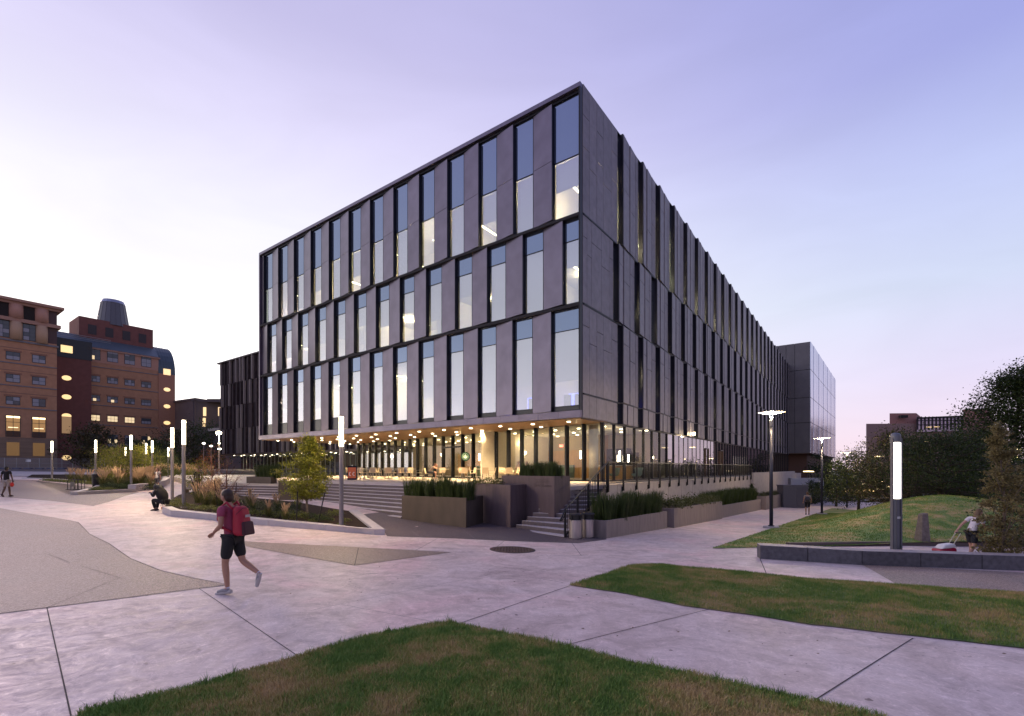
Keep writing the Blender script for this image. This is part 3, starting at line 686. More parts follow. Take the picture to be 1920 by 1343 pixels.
# entrance door head
gbox(.12+10*1.365+.05, .12+12*1.365-.05, -.1, .1, 3.75, 3.87).build('door_head', DARK, main)
for a in (.12+10.06*1.365, .12+10.98*1.365): gbox(a, a+.1, -.04, -.01, TZ+.1, 3.75).build('door_stile', DARK, main)
# ---- ground floor glazing, right run
k = 0; s = 2.65
MIRROR = m_glass('mirror_glass', (.5, .55, .55), .42, .97, .006)
while s < LU-1:
    w = 1.6 if s < 14 else 1.25
    if s > 45: w = 2.4
    z0 = TZ
    slab('R', s-.03, s+.03, z0, 4.78, -.22, -.02).build('mullion', DARK, main)
    g = slab('R', s+.03, s+w-.03, z0+.08, 4.76, -.12, -.105)
    if 14 <= s < 27: g = MB().hexa([pt('R', s+.03, -.12, z0+.08), pt('R', s+w-.03, -.12, z0+.08), pt('R', s+w-.03, -.05, z0+.08), pt('R', s+.03, -.105, z0+.08)], [pt('R', s+.03, -.12, 4.76), pt('R', s+w-.03, -.12, 4.76), pt('R', s+w-.03, -.05, 4.76), pt('R', s+.03, -.105, 4.76)])
    g.build('glass_pane', SHOP if s < 12.5 else (MIRROR if s < 28 else GLASS), main)
    s += w
MB().lbox(2.65, .03, TZ-.02, LU, .2, TZ+.08).build('sill_rail', DARK, main)
MB().lbox(0.02, .02, 4.74, LU, .12, 4.79).build('head_rail', DARK, main)
c = LW(3.5, 1.1); MB().lathe(c[0], c[1], [(.28, TZ), (.28, 4.7)], 24).build('round_column', mat('column_concrete', (.42, .38, .34), .7, vary=.08), main, smooth=True)
# entrance doors on the right run
for s in (24.6, 30.4): 
    slab('R', s, s+.12, TZ, 3.9, -.1, .05).build('door_stile', mat('bronze', (.12, .07, .045), .4, .4), main); slab('R', s+1.1, s+1.2, TZ, 3.9, -.1, .05).build('door_stile', mat('bronze', (.12, .07, .045), .4, .4), main)
    slab('R', s, s+1.2, 3.9, 4.0, -.1, .05).build('door_head', DARK, main)
# ---- cafe inside
OAK = mat('oak_panelling', (.44, .25, .09), .5, vary=.16, scale=1.5, stretch=(6, 6, .6))
def ip(a, n): q = G0+gdir*a+gin*n; return (q.x, q.y)
MB().prism([ip(.1, .2), ip(33.5, .2), ip(33.5, 12), LW(30, .3)[:2], LW(3.2, .3)[:2]], TZ-.02, TZ+.01).build('cafe_floor', mat('cafe_tile', (.28, .25, .22), .35), main)
MB().prism([ip(.1, .1), ip(33.5, .1), ip(33.5, 12), LW(30, .25)[:2], LW(2.9, .25)[:2]], 4.70, 4.73).build('cafe_ceiling', mat('cafe_ceiling', (.62, .6, .52), .8), main)
for a in range(0, 22):
    gbox(6.2+a*.82, 6.2+a*.82+.8, 7.0, 7.06, TZ, 3.55).build('wall_panel', OAK, main)
gbox(6.2, 33.5, 7.06, 7.2, TZ, 4.7).build('back_wall', mat('beige_wall', (.34, .27, .17), .8), main)
for i in range(11):
    if i < 5: gbox(2.4+i*.75, 2.4+i*.75+.73, 8.98, 9.04, 3.6, 4.68).build('bulkhead_panel', mat('taupe_board', (.35, .30, .22), .7), main)
    MB().lbox(12.28, .4+i*.75, 3.6, 12.33, 1.12+i*.75, 4.68).build('bulkhead_panel', mat('taupe_board', (.35, .30, .22), .7), main)
gbox(2.45, 6.2, 9.1, 9.3, TZ, 4.7).build('back_wall', mat('speckled_tile', (.33, .27, .19), .6, vary=.5, scale=25), main)
gbox(6.1, 6.2, 7.06, 9.2, TZ, 4.7).build('side_wall', OAK, main)
gbox(4.2, 6.0, 8.3, 8.9, TZ, 3.6).build('menu_wall', mat('black_board', (.015, .018, .015), .6), main)
MB().lbox(12.3, 1.0, 2.6, 12.36, 2.4, 3.3).build('picture', mat('dark_picture', (.07, .05, .04), .5, vary=.5, scale=6), main)
MB().lbox(12.3, 3.2, 2.6, 12.36, 4.6, 3.4).build('picture', mat('dark_picture', (.07, .05, .04), .5, vary=.5, scale=6), main)
SOFA = mat('green_upholstery', (.12, .17, .13), .7)
gbox(8.2, 21.5, 6.3, 6.95, TZ, TZ+.45).build('banquette_seat', SOFA, main); gbox(8.2, 21.5, 6.8, 6.98, TZ+.45, TZ+1.05).build('banquette_back', SOFA, main)
gbox(1.35, 4.0, 4.6, 5.3, TZ, TZ+.95).build('counter', OAK, main); gbox(1.3, 4.1, 4.5, 5.4, TZ+.95, TZ+1.0).build('counter_top', mat('white_top', (.6, .57, .5), .3), main)
gbox(2.2, 4., 7.8, 8.4, TZ, TZ+1.1).build('back_counter', mat('dark_counter', (.05, .04, .035), .5), main)
# recessed lights inside and pendants
for a in range(0, 16):
    for n_ in (1.6, 4.2, 6.3):
        if a == 2 and n_ > 6: continue
        q = ip(1.2+a*2.05+(.6 if n_ == 4.2 else 0), n_); inst('downlight', dl_in, None, main, (q[0], q[1], 4.65))
    if a % 2 == 0 and a != 2: q = ip(1.8+a*2.05, 3.0); lamp('cafe_fill_light', 'POINT', (q[0], q[1], 4.0), 36, (1, .74, .36), .05, main)  # unseen point light, added because the ceiling discs light the room too little
for a in range(9, 22, 3):
    q = ip(a, 5.0); lamp('oak_wall_fill_light', 'POINT', (q[0], q[1], 3.9), 75, (1, .7, .33), .05, main)  # no cove here: unseen point lights added to brighten the oak wall
PEND = m_emit('pendant_tube', (1, .88, .66), 14)
for a, n_, z, h in ((8.6, 4.6, 2.75, .55), (13.0, 4.8, 2.7, .6), (15.5, 3., 2.75, .6), (4.6, 3.4, 2.75, .55), (2.9, 5.4, 2.55, .45), (2.3, 5.2, 2.5, .5), (1.9, 4.2, 2.55, .7), (1.5, 4.6, 2.5, .5)):
    q = ip(a, n_); pd = MB().lathe(q[0], q[1], [(.055, z), (.055, z+h)], 10).build('pendant_light', PEND, main); MB().lathe(q[0], q[1], [(.008, z+h), (.008, 4.68)], 5).build('cord', DARK, pd)
lamp('cafe_fill_light', 'POINT', LW(8, 4.5, 4.1), 40, (1, .8, .5), .05, main); lamp('cafe_fill_light', 'POINT', LW(14, 4, 4.1), 50, (1, .85, .55), .05, main)  # two more unseen fill lights added inside the corner
MB().lbox(12.36, .3, TZ, 12.5, 9, 4.7).build('partition', mat('speckled_tile', (.33, .27, .19), .6, vary=.5, scale=25), main)
MB().lbox(3., 9.5, TZ, 60, 9.6, 4.7).build('back_wall', ROOMW, main)
for u in (30, 36, 42, 50, 60): MB().lbox(u, 5., TZ, u+.15, 9.4, 4.6).build('partition', mat('pale_partition', (.5, .5, .4), .7), main)
for u in (20, 32, 45): lamp('lobby_lamp', 'POINT', LW(u, 5, 4.1), 60, (1, .85, .5), .05, main)
# exterior wall lamp above the doors
q = LW(19.5, -.35, 4.95); MB().lathe(q[0], q[1], [(.13, 0), (.13, .2)], 12, q[2]).build('wall_lamp', m_emit('wall_lamp_lens', (1, .8, .45), 25), main); lamp('wall_lamp_light', 'POINT', LW(19.5, -.7, 4.9), 40, (1, .75, .4), .1, main)
# hanging round cafe sign
q = ip(.12+9.4*1.365, -.35)
sg = empty('round_cafe_sign', (q[0], q[1], 3.0), 0, 'round green and white coffee shop sign hanging under the soffit', 'sign')
fc = Vector((-q[0], -q[1], 0)).normalized(); ang = math.atan2(fc.x, -fc.y); sg.rotation_euler = (0, 0, math.atan2(-q[0], q[1])*-1*0+ang*1.0)
def disc(r, y, m, name, par, n=28, sq=1.):
    return MB().add([(r*math.cos(2*PI*i/n), y, r*sq*math.sin(2*PI*i/n)) for i in range(n)]+[(r*math.cos(2*PI*i/n), y+.02, r*sq*math.sin(2*PI*i/n)) for i in range(n)],
                    [tuple(range(n)), tuple(range(n, 2*n))[::-1]]+[(i, n+i, n+(i+1) % n, (i+1) % n) for i in range(n)]).build(name, m, par)
GRN = mat('sign_green', (.01, .10, .05), .5); WHT = mat('sign_white', (.7, .72, .6), .5, emit=(.9, 1, .6), estr=.5)
disc(.36, 0, mat('sign_black', (.02, .025, .02), .5), 'rim', sg); disc(.32, -.022, GRN, 'face', sg); disc(.25, -.044, WHT, 'white_ring', sg); disc(.235, -.066, GRN, 'inner_face', sg)
mb = MB()
mb.ell((0, -.075, .05), (.05, .008, .06), 10, 6); mb.ell((0, -.075, -.08), (.07, .008, .09), 10, 6)
for s_ in (-1, 1):
    mb.tube([(s_*.05, -.075, .10), (s_*.09, -.075, 0), (s_*.075, -.075, -.12)], [.012, .018, .01], 6); mb.tube([(s_*.06, -.075, -.14), (s_*.14, -.075, -.05), (s_*.15, -.075, .10)], [.02, .02, .008], 6)
for i in range(5):
    t_ = 2*PI*i/5+PI/2; mb.tube([(0, -.075, .15), (.045*math.cos(t_), -.075, .15+.045*math.sin(t_))], [.012, .003], 5)
mb.tube([(-.05, -.075, .11), (-.04, -.075, .14), (0, -.075, .12), (.04, -.075, .14), (.05, -.075, .11)], .012, 5)
mb.build('emblem', WHT, sg)
for s_ in (-.2, .2): MB().tube([(s_, .01, .28), (s_, .01, 1.76)], .008, 5).build('hanger', DARK, sg)
# exit sign inside
q = ip(8.3, 5.5); MB().box(q[0]-.15, q[1], 3.75, q[0]+.15, q[1]+.04, 3.95).build('exit_sign_box', m_emit('exit_red', (1, .12, .06), 3), main)

# ------------------------------------------------------------------ terrace, steps, planters
STONE = mat('terrace_stone', (.42, .36, .31), .6, vary=.08, scale=3)
STEPM = mat('granite_step', (.12, .095, .10), .8, vary=.12, scale=8); STEPE = mat('sky_lit_tread', (.50, .45, .46), .6, vary=.1, scale=8)  # treads painted paler than the dark risers, sky light put into the colour
PLR = mat('lamplit_planter_concrete', (.21, .17, .165), .75, vary=.18, scale=3, bump=.1, bscale=60, stretch=(2, 2, .4))  # lighter planter concrete, the lamp light on these boxes put into the colour
PLC = mat('board_marked_concrete', (.08, .06, .048), .75, vary=.20, scale=2.2, bump=.12, bscale=50, stretch=(1, 1, .5))
PLP = mat('cast_planter_concrete', (.115, .08, .085), .75, vary=.18, scale=3, bump=.1, bscale=60, stretch=(2, 2, .4))
SOIL = mat('planter_soil', (.035, .025, .02), .95, vary=.4, scale=20, bump=.6)
S1 = (Q(560, 32), 32.); S0 = (Q(785, 25.5), 25.5); B0 = P(751, 973)
A1 = P(874, 990); P2c = P(957, 990)
P3a = (1.72, 19.45); P3b = (-.48, 21.7); TL = (2.5, 20.6); TR = (4.42, 22.5)
R0b = P(1057, 1008)
RE = (Q(1407, 48), 48.)
rdir = Vector((RE[0]-TR[0], RE[1]-TR[1])).normalized()
terr_pts = [S1, S0, (-1.6, 21.9), (-.4, 22.4), (1.55, 21.45), TL, TR, RE, (RE[0]+rdir.x*40, RE[1]+rdir.y*40), LW(LU, 8)[:2], LW(30, LV)[:2], LW(12, LV)[:2], (-20, 45)]
terr = MB().prism(terr_pts, lambda x, y: min(ground(x, y), 0)-.4, TZ).build('terrace_slab', mat('terrace_wall_concrete', (.40, .35, .35), .75, vary=.12, scale=2, bump=.08, bscale=40)); terr['kind'] = 'structure'
tp = MB().prism(terr_pts, TZ+.002, TZ+.006).build('terrace_paving', STONE); tp['kind'] = 'structure'
# pour joints of the terrace wall
for i in range(12):
    q = Vector(TR)+rdir*(1.2+i*2.4); nrm_ = Vector((rdir.y, -rdir.x)); 
    MB().prism([(q.x, q.y), (q.x+rdir.x*.02, q.y+rdir.y*.02), (q.x+rdir.x*.02+nrm_.x*.004, q.y+rdir.y*.02+nrm_.y*.004), (q.x+nrm_.x*.004, q.y+nrm_.y*.004)], -1.5, TZ-.02).build('joint', mat('joint_dark', (.12, .1, .1), .9), terr)
def flight(name, label, top_l, top_r, bot_l, bot_r, n, z_top, rise, z_base):
    st = empty(name, (0, 0, 0), 0, label, 'steps')
    L = lambda a, b, t: (a[0]+(b[0]-a[0])*t, a[1]+(b[1]-a[1])*t)
    for i in range(n):                       # i=0 lowest
        t0 = 1-i/n; t1 = 1-(i+1)/n
        f0, f1 = L(top_l, bot_l, t0), L(top_r, bot_r, t0); g0, g1 = L(top_l, bot_l, t1), L(top_r, bot_r, t1)
        z = z_top-(n-i)*rise
        if i == n-1 and False: break
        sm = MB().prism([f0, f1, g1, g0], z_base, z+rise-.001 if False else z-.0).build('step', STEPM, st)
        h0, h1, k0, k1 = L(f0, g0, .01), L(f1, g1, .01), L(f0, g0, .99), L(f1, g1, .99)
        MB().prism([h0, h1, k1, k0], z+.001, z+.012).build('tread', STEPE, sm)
    return st
# left flight: lower line continues past the ramping pavement
dirL = (Vector((Q(561, 28.9), 28.9))-Vector(S1)); dirL = dirL/7*9.6
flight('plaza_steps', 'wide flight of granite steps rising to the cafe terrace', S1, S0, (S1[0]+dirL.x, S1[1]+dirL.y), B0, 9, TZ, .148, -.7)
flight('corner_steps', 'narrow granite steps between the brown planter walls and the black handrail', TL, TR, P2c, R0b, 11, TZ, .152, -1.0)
MB().prism([P2c, (P2c[0]+.55, P2c[1]+.75), TL, (TL[0]-.6, TL[1]-.4)], -1, .2)
# left end block, second flight, upper paving
def block(name, label, poly, z0, z1, m, cat='planter', hollow=.0, soil=None):
    if not hollow:
        o = MB().prism(poly, z0, z1).build(name, m, bevel=.012); return tag(o, label, cat)
    e = empty(name, (0, 0, 0), 0, label, cat)
    c = (sum(p[0] for p in poly)/len(poly), sum(p[1] for p in poly)/len(poly)); n = len(poly)
    a = sum(poly[i][0]*poly[(i+1) % n][1]-poly[(i+1) % n][0]*poly[i][1] for i in range(n))
    if a < 0: poly = poly[::-1]
    inner = []
    for i in range(n):
        p0, p1, p2 = Vector(poly[i-1]), Vector(poly[i]), Vector(poly[(i+1) % n])
        d0 = (p1-p0).normalized(); d1 = (p2-p1).normalized(); n0 = Vector((-d0.y, d0.x)); n1 = Vector((-d1.y, d1.x)); b = (n0+n1); b = b/max(b.length, .01); k = hollow/max(b.dot(n0), .4)
        inner.append((p1.x+b.x*k, p1.y+b.y*k))
    for i in range(n):
        j = (i+1) % n
        MB().prism([poly[i], poly[j], inner[j], inner[i]], z0, z1).build('wall', m, e, bevel=.006)
    zi = (lambda x, y: (z1(x, y) if callable(z1) else z1)-.08)
    MB().prism(inner, lambda x, y: zi(x, y)-.3, zi).build('soil', SOIL, e)
    return e
bk = [P(522, 938), (Q(557, 27.6), 27.6), (Q(557, 27.6)+.25, 28.6), (Q(521, 28.6), 29.3)]
block('steps_end_wall', 'square concrete end wall between the two flights of steps', bk, -.2, 1.36, PLC, 'wall')
up0, up1 = (Q(521, 32), 32.), (Q(395, 34), 34.); lo0, lo1 = (Q(521, 29.3), 29.3), (Q(395, 31), 31.)
flight('low_steps', 'low flight of four steps left of the square end wall', up1, up0, lo1, lo0, 5, 1.05, .14, -.3)
o = MB().prism([up0, up1, (-30, 44), (-52, 70), (-40, 72), (-14, 40), (-14.3, 32.3)], -.2, lambda x, y: max(1.05, ground(x, y)+.04)).build('upper_paving', STONE); o['kind'] = 'structure'
# the stepped planters on the front
u_in = Vector((.72, .69))
P1p = [A1, (B0[0]+.05, B0[1]), (B0[0]+1.1, B0[1]+1.0), (-1.25, 20.9)]
block('low_planter', 'low brown concrete planter with tall green rushes beside the wide steps', P1p, -.9, .92, PLC, hollow=.12)
P2p = [P2c, (-1.9, 21.7), (-1.3, 22.35), (.62, 20.62)]
block('middle_planter', 'middle brown concrete planter holding small leafy bushes', P2p, -1.0, 1.41, PLP, hollow=.12)
P3p = [P3a, P3b, (.25, 22.5), (2.48, 20.5)]
p3 = block('upper_planter', 'tallest brown concrete planter with a carved inscription above the corner steps', P3p, -1.0, 1.77, PLP, hollow=.12)
# inscription
fd = (Vector(P3a)-Vector(P3b)).normalized(); fnr = Vector((fd.y, -fd.x))
if fnr.y > 0: fnr = -fnr
INK = mat('engraved_letters', (.07, .05, .05), .8)
def text(s, size, loc, xdir, m, parent, name='lettering', ext=.003, normal=None):
    cu = bpy.data.curves.new(name, 'FONT'); cu.body = s; cu.size = size; cu.extrude = ext; cu.materials.append(m); cu.align_x = 'CENTER'
    ob = bpy.data.objects.new(name, cu); COL.objects.link(ob); X = Vector(xdir).normalized(); Z = Vector((0, 0, 1)) if normal is None else normal[1]; n_ = X.cross(Z)
    M = Matrix((X, Z, n_)).transposed().to_4x4(); M.translation = loc; ob.matrix_world = M
    bpy.context.view_layer.update(); me = bpy.data.meshes.new_from_object(ob); o2 = bpy.data.objects.new(name, me); COL.objects.link(o2); o2.matrix_world = M; bpy.data.objects.remove(ob)
    if parent: o2.parent = parent
    return o2
base = Vector((*P3a, 0))-Vector((fd.x, fd.y, 0))*.62+Vector((fnr.x, fnr.y, 0))*.003
text('JOHN S. GOERING', .115, base+Vector((0, 0, 1.33)), (fd.x, fd.y, 0), INK, p3, 'inscription_name')
for i, (w0, w1) in enumerate(((.42, .30), (.42, .36), (.42, .28), (.5, .05))):
    mb = MB(); x = -w0; z = 1.60-i*.058; rr_ = random.Random(i)
    while x < w1:
        l = rr_.uniform(.03, .09); q0 = base+Vector((fd.x, fd.y, 0))*x; q1 = base+Vector((fd.x, fd.y, 0))*min(x+l, w1); nn = Vector((fnr.x, fnr.y, 0))*.003
        mb.hexa([q0+Vector((0, 0, z)), q1+Vector((0, 0, z)), q1+nn+Vector((0, 0, z)), q0+nn+Vector((0, 0, z))], [q0+Vector((0, 0, z+.022)), q1+Vector((0, 0, z+.022)), q1+nn+Vector((0, 0, z+.022)), q0+nn+Vector((0, 0, z+.022))]); x += l+.02
    mb.build('inscription_line', INK, p3)
# planters along the right-hand path
pf = [P(1137, 1010), P(1251, 990.5), P(1264, 990.5), P(1354, 973), P(1428, 956), P(1436, 956.5), P(1487, 946)]
Tn = lambda px, py, q: CZ-(py-HZ)/F*q[1]
inn = Vector((-.8064, .5914))
def back(p, d=1.5): return (p[0]+inn.x*d, p[1]+inn.y*d)
def ztop(pa, za, pb, zb):
    a = Vector(pa); d = Vector(pb)-a; L2 = d.length_squared
    return lambda x, y: za+(zb-za)*max(-.3, min(1.3, ((Vector((x, y))-a).dot(d))/L2))
P1137 = pf[0]; W1 = (P1137[0]-1.05, P1137[1]+.55)
def planter(i, a, b, pya, pyb, label, d=1.6):
    za = Tn(0, pya, a); zb = Tn(0, pyb, b)
    return block('path_planter', label, [a, b, back(b, d), back(a, d)], lambda x, y: ground(x, y)-.4, ztop(a, za, b, zb), PLR, hollow=.12), za, zb
pl1, z1a, z1b = planter(0, pf[0], pf[1], 977, 959, 'nearest concrete planter by the litter bins, full of tall rushes')
pl2, z2a, z2b = planter(1, P(1264, 990.5), pf[3], 954, 940, 'raised concrete planter with leafy bushes beside the sloping path')
pl3, z3a, z3b = planter(2, (pf[3][0]+.02, pf[3][1]+.3), (pf[4][0]-.1, pf[4][1]-.1), 949, 936, 'low concrete planter with a long mass of rushes under the railing')
pl4, z4a, z4b = planter(3, pf[5], pf[6], 931, 923.5, 'farthest concrete planter at the end of the sloping path')
# wall beyond the railing
wl = MB(); a = Vector(RE); b = a+rdir*30
nn = Vector((rdir.y, -rdir.x))
o = wl.prism([a+nn*.02, b+nn*.02, b+nn*.3, a+nn*.3], -3, TZ+.35).build('long_wall', mat('terrace_wall_concrete', (.4, .35, .35), .75)); tag(o, 'long pale concrete retaining wall continuing past the end of the black railing', 'wall')

# ------------------------------------------------------------------ railings
BLK = mat('black_steel', (.012, .011, .013), .4, .3)
ral = empty('terrace_railing', (0, 0, 0), 0, 'long black steel railing along the edge of the terrace', 'railing')
L_ = (Vector(RE)-Vector(TR)).length; nrl = Vector((rdir.y, -rdir.x)); npost = 19
def rp(s, n=.06): q = Vector(TR)+rdir*s+nrl*n; return (q.x, q.y)
for i in range(npost+1):
    s = .05+i*(L_-.1)/npost; q = rp(s)
    c = [rp(s-.03, .04), rp(s+.03, .04), rp(s+.03, .12), rp(s-.03, .12)]
    p_ = MB().prism(c, TZ-.32, TZ+1.07).build('post', BLK, ral); MB().prism([rp(s-.05, .005), rp(s+.05, .005), rp(s+.05, .04), rp(s-.05, .04)], TZ-.36, TZ-.12).build('bracket', BLK, p_)
MB().prism([rp(0, .04), rp(L_, .04), rp(L_, .12), rp(0, .12)], TZ+1.07, TZ+1.11).build('top_rail', BLK, ral)
MB().prism([rp(0, .07), rp(L_, .07), rp(L_, .10), rp(0, .10)], TZ+.08, TZ+.12).build('bottom_rail', BLK, ral)
nb = int(L_/.13); bar_me = MB().box(-.008, -.008, TZ+.12, .008, .008, TZ+1.07).mesh('baluster'); bar_me.materials.append(BLK)
for i in range(nb):
    q = rp(.1+i*.13, .085)
    inst('baluster', bar_me, None, ral, (q[0], q[1], 0))
sr = empty('stair_railing', (0, 0, 0), 0, 'sloping black handrail with vertical bars beside the corner steps', 'railing')
a = Vector((*R0b, ground(*R0b))); b = Vector((*TR, TZ)); d = b-a
off_ = Vector((.05, -.02, 0))
def sp(t, h): return a+d*t+Vector((0, 0, h))+off_
MB().tube([sp(-.09, .82), sp(-.055, .86), sp(-.01, .98), sp(.03, 1.02), sp(1, 1.08)], .034, 8).build('handrail', BLK, sr, smooth=True)
MB().tube([sp(-.01, .80), sp(-.06, .74), sp(-.09, .82)], .02, 8).build('rail_return', BLK, sr, smooth=True)
MB().hexa([sp(.0, .02)+Vector((-.04, 0, 0)), sp(.0, .02)+Vector((.02, 0, 0)), sp(1, .02)+Vector((.02, 0, 0)), sp(1, .02)+Vector((-.02, 0, 0))], [sp(0, .09)+Vector((-.02, 0, 0)), sp(0, .09)+Vector((.02, 0, 0)), sp(1, .09)+Vector((.02, 0, 0)), sp(1, .09)+Vector((-.02, 0, 0))]).build('bottom_rail', BLK, sr)
for i in range(5):
    q = sp(i/4*.98+.0, 0); MB().box(q.x-.04, q.y-.04, q.z-.1, q.x+.04, q.y+.04, q.z+1.02).build('post', BLK, sr)
for i in range(24):
    if i % 6: q = sp(i/24, 0); MB().box(q.x-.011, q.y-.011, q.z+.09, q.x+.011, q.y+.011, q.z+1.04).build('baluster', BLK, sr)
# litter bins
STL = mat('brushed_steel', (.45, .40, .40), .35, .9, vary=.1, scale=40, stretch=(1, 1, .05))
def bin_(px, py, label):
    p = P(px, py); z = ground(*p); e = empty('litter_bin', (p[0], p[1], z), 0, label, 'bin')
    MB().lathe(0, 0, [(.22, .02), (.23, .03), (.23, .66), (.22, .67)], 28).build('body', STL, e, smooth=False)
    MB().lathe(0, 0, [(.2, 0), (.2, .03)], 20).build('base', BLK, e)
    t_ = MB().lathe(0, 0, [(.2, .67), (.2, .86), (.0, .87)], 24).build('inner_top', mat('bin_black', (.01, .01, .01), .6), e)
    MB().lathe(0, 0, [(.23, .84), (.245, .845), (.245, .88), (.2, .90), (0, .905)], 28).build('lid', mat('dark_lid', (.03, .03, .035), .4, .3), e)
    for k in range(4): x, y = .225*math.cos(k*PI/2+.8), .225*math.sin(k*PI/2+.8); MB().box(x-.02, y-.02, .66, x+.02, y+.02, .85).build('lid_post', BLK, e)
bin_(1079, 1010, 'steel litter bin standing right by the foot of the black handrail'); bin_(1102.5, 1008, 'steel litter bin standing against the end of the rush planter')
# ------------------------------------------------------------------ planting bed with kerb (centre left)
KERB = mat('kerb_stone', (.44, .40, .42), .6, vary=.08, scale=4, bump=.05)
MULCH = mat('bark_mulch', (.030, .020, .016), .98, vary=.6, scale=26, bump=1.0, bscale=50, spec=.1)
def kerb(name, label, pts, w, h, side, joints=None):
    e = empty(name, (0, 0, 0), 0, label, 'kerb'); V_ = [Vector(p) for p in pts]; inn_ = []
    for i, p in enumerate(V_):
        d = (V_[min(i+1, len(V_)-1)]-V_[max(i-1, 0)]).normalized(); n = Vector((-d.y, d.x))*side
        k = 1.
        if 0 < i < len(V_)-1:
            d0 = (V_[i]-V_[i-1]).normalized(); k = 1/max(.35, abs(Vector((-d0.y, d0.x)).dot(Vector((-d.y, d.x)))))
        inn_.append(p+n*w*k)
    hh = h if isinstance(h, (list, tuple)) else [h]*len(V_)
    for i in range(len(V_)-1):
        a, b, c, d_ = V_[i], V_[i+1], inn_[i+1], inn_[i]; g = .006/max((b-a).length, .01)
        q = [a.lerp(b, g), a.lerp(b, 1-g), d_.lerp(c, 1-g), d_.lerp(c, g)]
        z = [ground(*a)+hh[i], ground(*b)+hh[i+1]]
        MB().hexa([(q[0].x, q[0].y, ground(*a)-.1), (q[1].x, q[1].y, ground(*b)-.1), (q[2].x, q[2].y, ground(*b)-.1), (q[3].x, q[3].y, ground(*a)-.1)],
                  [(q[0].x, q[0].y, z[0]), (q[1].x, q[1].y, z[1]), (q[2].x, q[2].y, z[1]), (q[3].x, q[3].y, z[0])]).build('kerb_stone', KERB, e, bevel=.01)
    return inn_
k1 = PP((669, 964), (722, 1003.5), (608, 995), (503, 986), (424, 978.5), (320, 968), (304, 962))
kerb('bed_kerb', 'low pale kerb around the pointed planting bed by the wide steps', k1, .34, [.2, .2, .2, .21, .22, .24, .26], -1)
kb = PP((304, 962), (312, 945), (330, 934))
bed_poly = PP((669, 966), (715, 1001), (608, 992), (503, 983), (424, 976), (320, 966), (307, 960), (313, 946), (335, 932), (375, 922), (420, 928), (480, 938), (560, 947), (620, 958))
def bedz(x, y): return ground(x, y)+.13
bed = sheet('planting_bed', bed_poly, MULCH, .13, .5, thick=.3)
# upper left bed
k2a = PP((145, 905.5), (170, 909), (183, 913.5), (176, 919), (133, 928), (165, 927.5), (200, 925), (255, 922.5))
kerb('curved_kerb', 'curved pale kerb ending in a point round the far grass bed', PP((40, 897.5), (95, 900), (145, 904.5), (172, 908), (183, 913), (172, 919), (133, 928.5)), .34, [.1, .14, .18, .2, .2, .2, .2], -1) if False else kerb('curved_kerb', 'curved pale kerb running into a point round the far grass bed', PP((40, 897.5), (95, 900), (145, 904.5), (172, 908), (183, 913), (172, 919), (133, 928.5)), .34, [.1, .14, .18, .2, .2, .2, .2], 1)
kerb('front_kerb', 'straight pale kerb along the front of the far grass bed', PP((136, 928.2), (165, 927), (205, 924.5), (255, 922)), .34, .2, 1)
kerb('seat_wall', 'raised pale concrete seat wall behind the woman in the white shirt', PP((255, 922), (290, 918), (312, 911), (319, 905), (312, 900)), .5, [.5, .5, .5, .48, .4], 1)
bed2_poly = PP((50, 897.5), (95, 899), (147, 903), (176, 907), (188, 912), (180, 919), (150, 926), (205, 923), (255, 920), (290, 916), (310, 909), (314, 904), (308, 898), (250, 893), (150, 891.5), (60, 892))
bed2 = sheet('far_planting_bed', bed2_poly, MULCH, .13, 1.0, thick=.3)

# ------------------------------------------------------------------ granite seat wall on the right
GRA = mat('dark_granite', (.085, .08, .095), .55, vary=.35, scale=9, bump=.35, bscale=35); GRT = mat('granite_top', (.30, .26, .275), .6, vary=.2, scale=14)
gw = empty('granite_seat_wall', (0, 0, 0), 0, 'low curving wall of dark granite blocks at the foot of the grass mound', 'wall')
gp_ = [P(1425, 1048), P(1515, 1053.5), P(1617, 1060), P(1727, 1063.5), P(1842, 1068), P(1965, 1072), P(2120, 1078)]
for a, b in zip(gp_, gp_[1:]):
    A, B = Vector(a), Vector(b); d = (B-A).normalized(); n = Vector((-d.y, d.x)); g = .007
    A2, B2 = A+d*g, B-d*g; t_ = .46
    za, zb = ground(*a), ground(*b); h = .37
    blk = MB().hexa([(A2.x, A2.y, za-.1), (B2.x, B2.y, zb-.1), (B2.x+n.x*t_, B2.y+n.y*t_, zb-.1), (A2.x+n.x*t_, A2.y+n.y*t_, za-.1)],
                    [(A2.x, A2.y, za+h), (B2.x, B2.y, zb+h), (B2.x+n.x*t_, B2.y+n.y*t_, zb+h), (A2.x+n.x*t_, A2.y+n.y*t_, za+h)]).build('granite_block', GRA, gw, bevel=.012)
    MB().hexa([(A2.x+n.x*.012, A2.y+n.y*.012, za+h), (B2.x+n.x*.012, B2.y+n.y*.012, zb+h), (B2.x+n.x*(t_-.012), B2.y+n.y*(t_-.012), zb+h), (A2.x+n.x*(t_-.012), A2.y+n.y*(t_-.012), za+h)],
              [(A2.x+n.x*.012, A2.y+n.y*.012, za+h+.004), (B2.x+n.x*.012, B2.y+n.y*.012, zb+h+.004), (B2.x+n.x*(t_-.012), B2.y+n.y*(t_-.012), zb+h+.004), (A2.x+n.x*(t_-.012), A2.y+n.y*(t_-.012), za+h+.004)]).build('polished_top', GRT, blk)

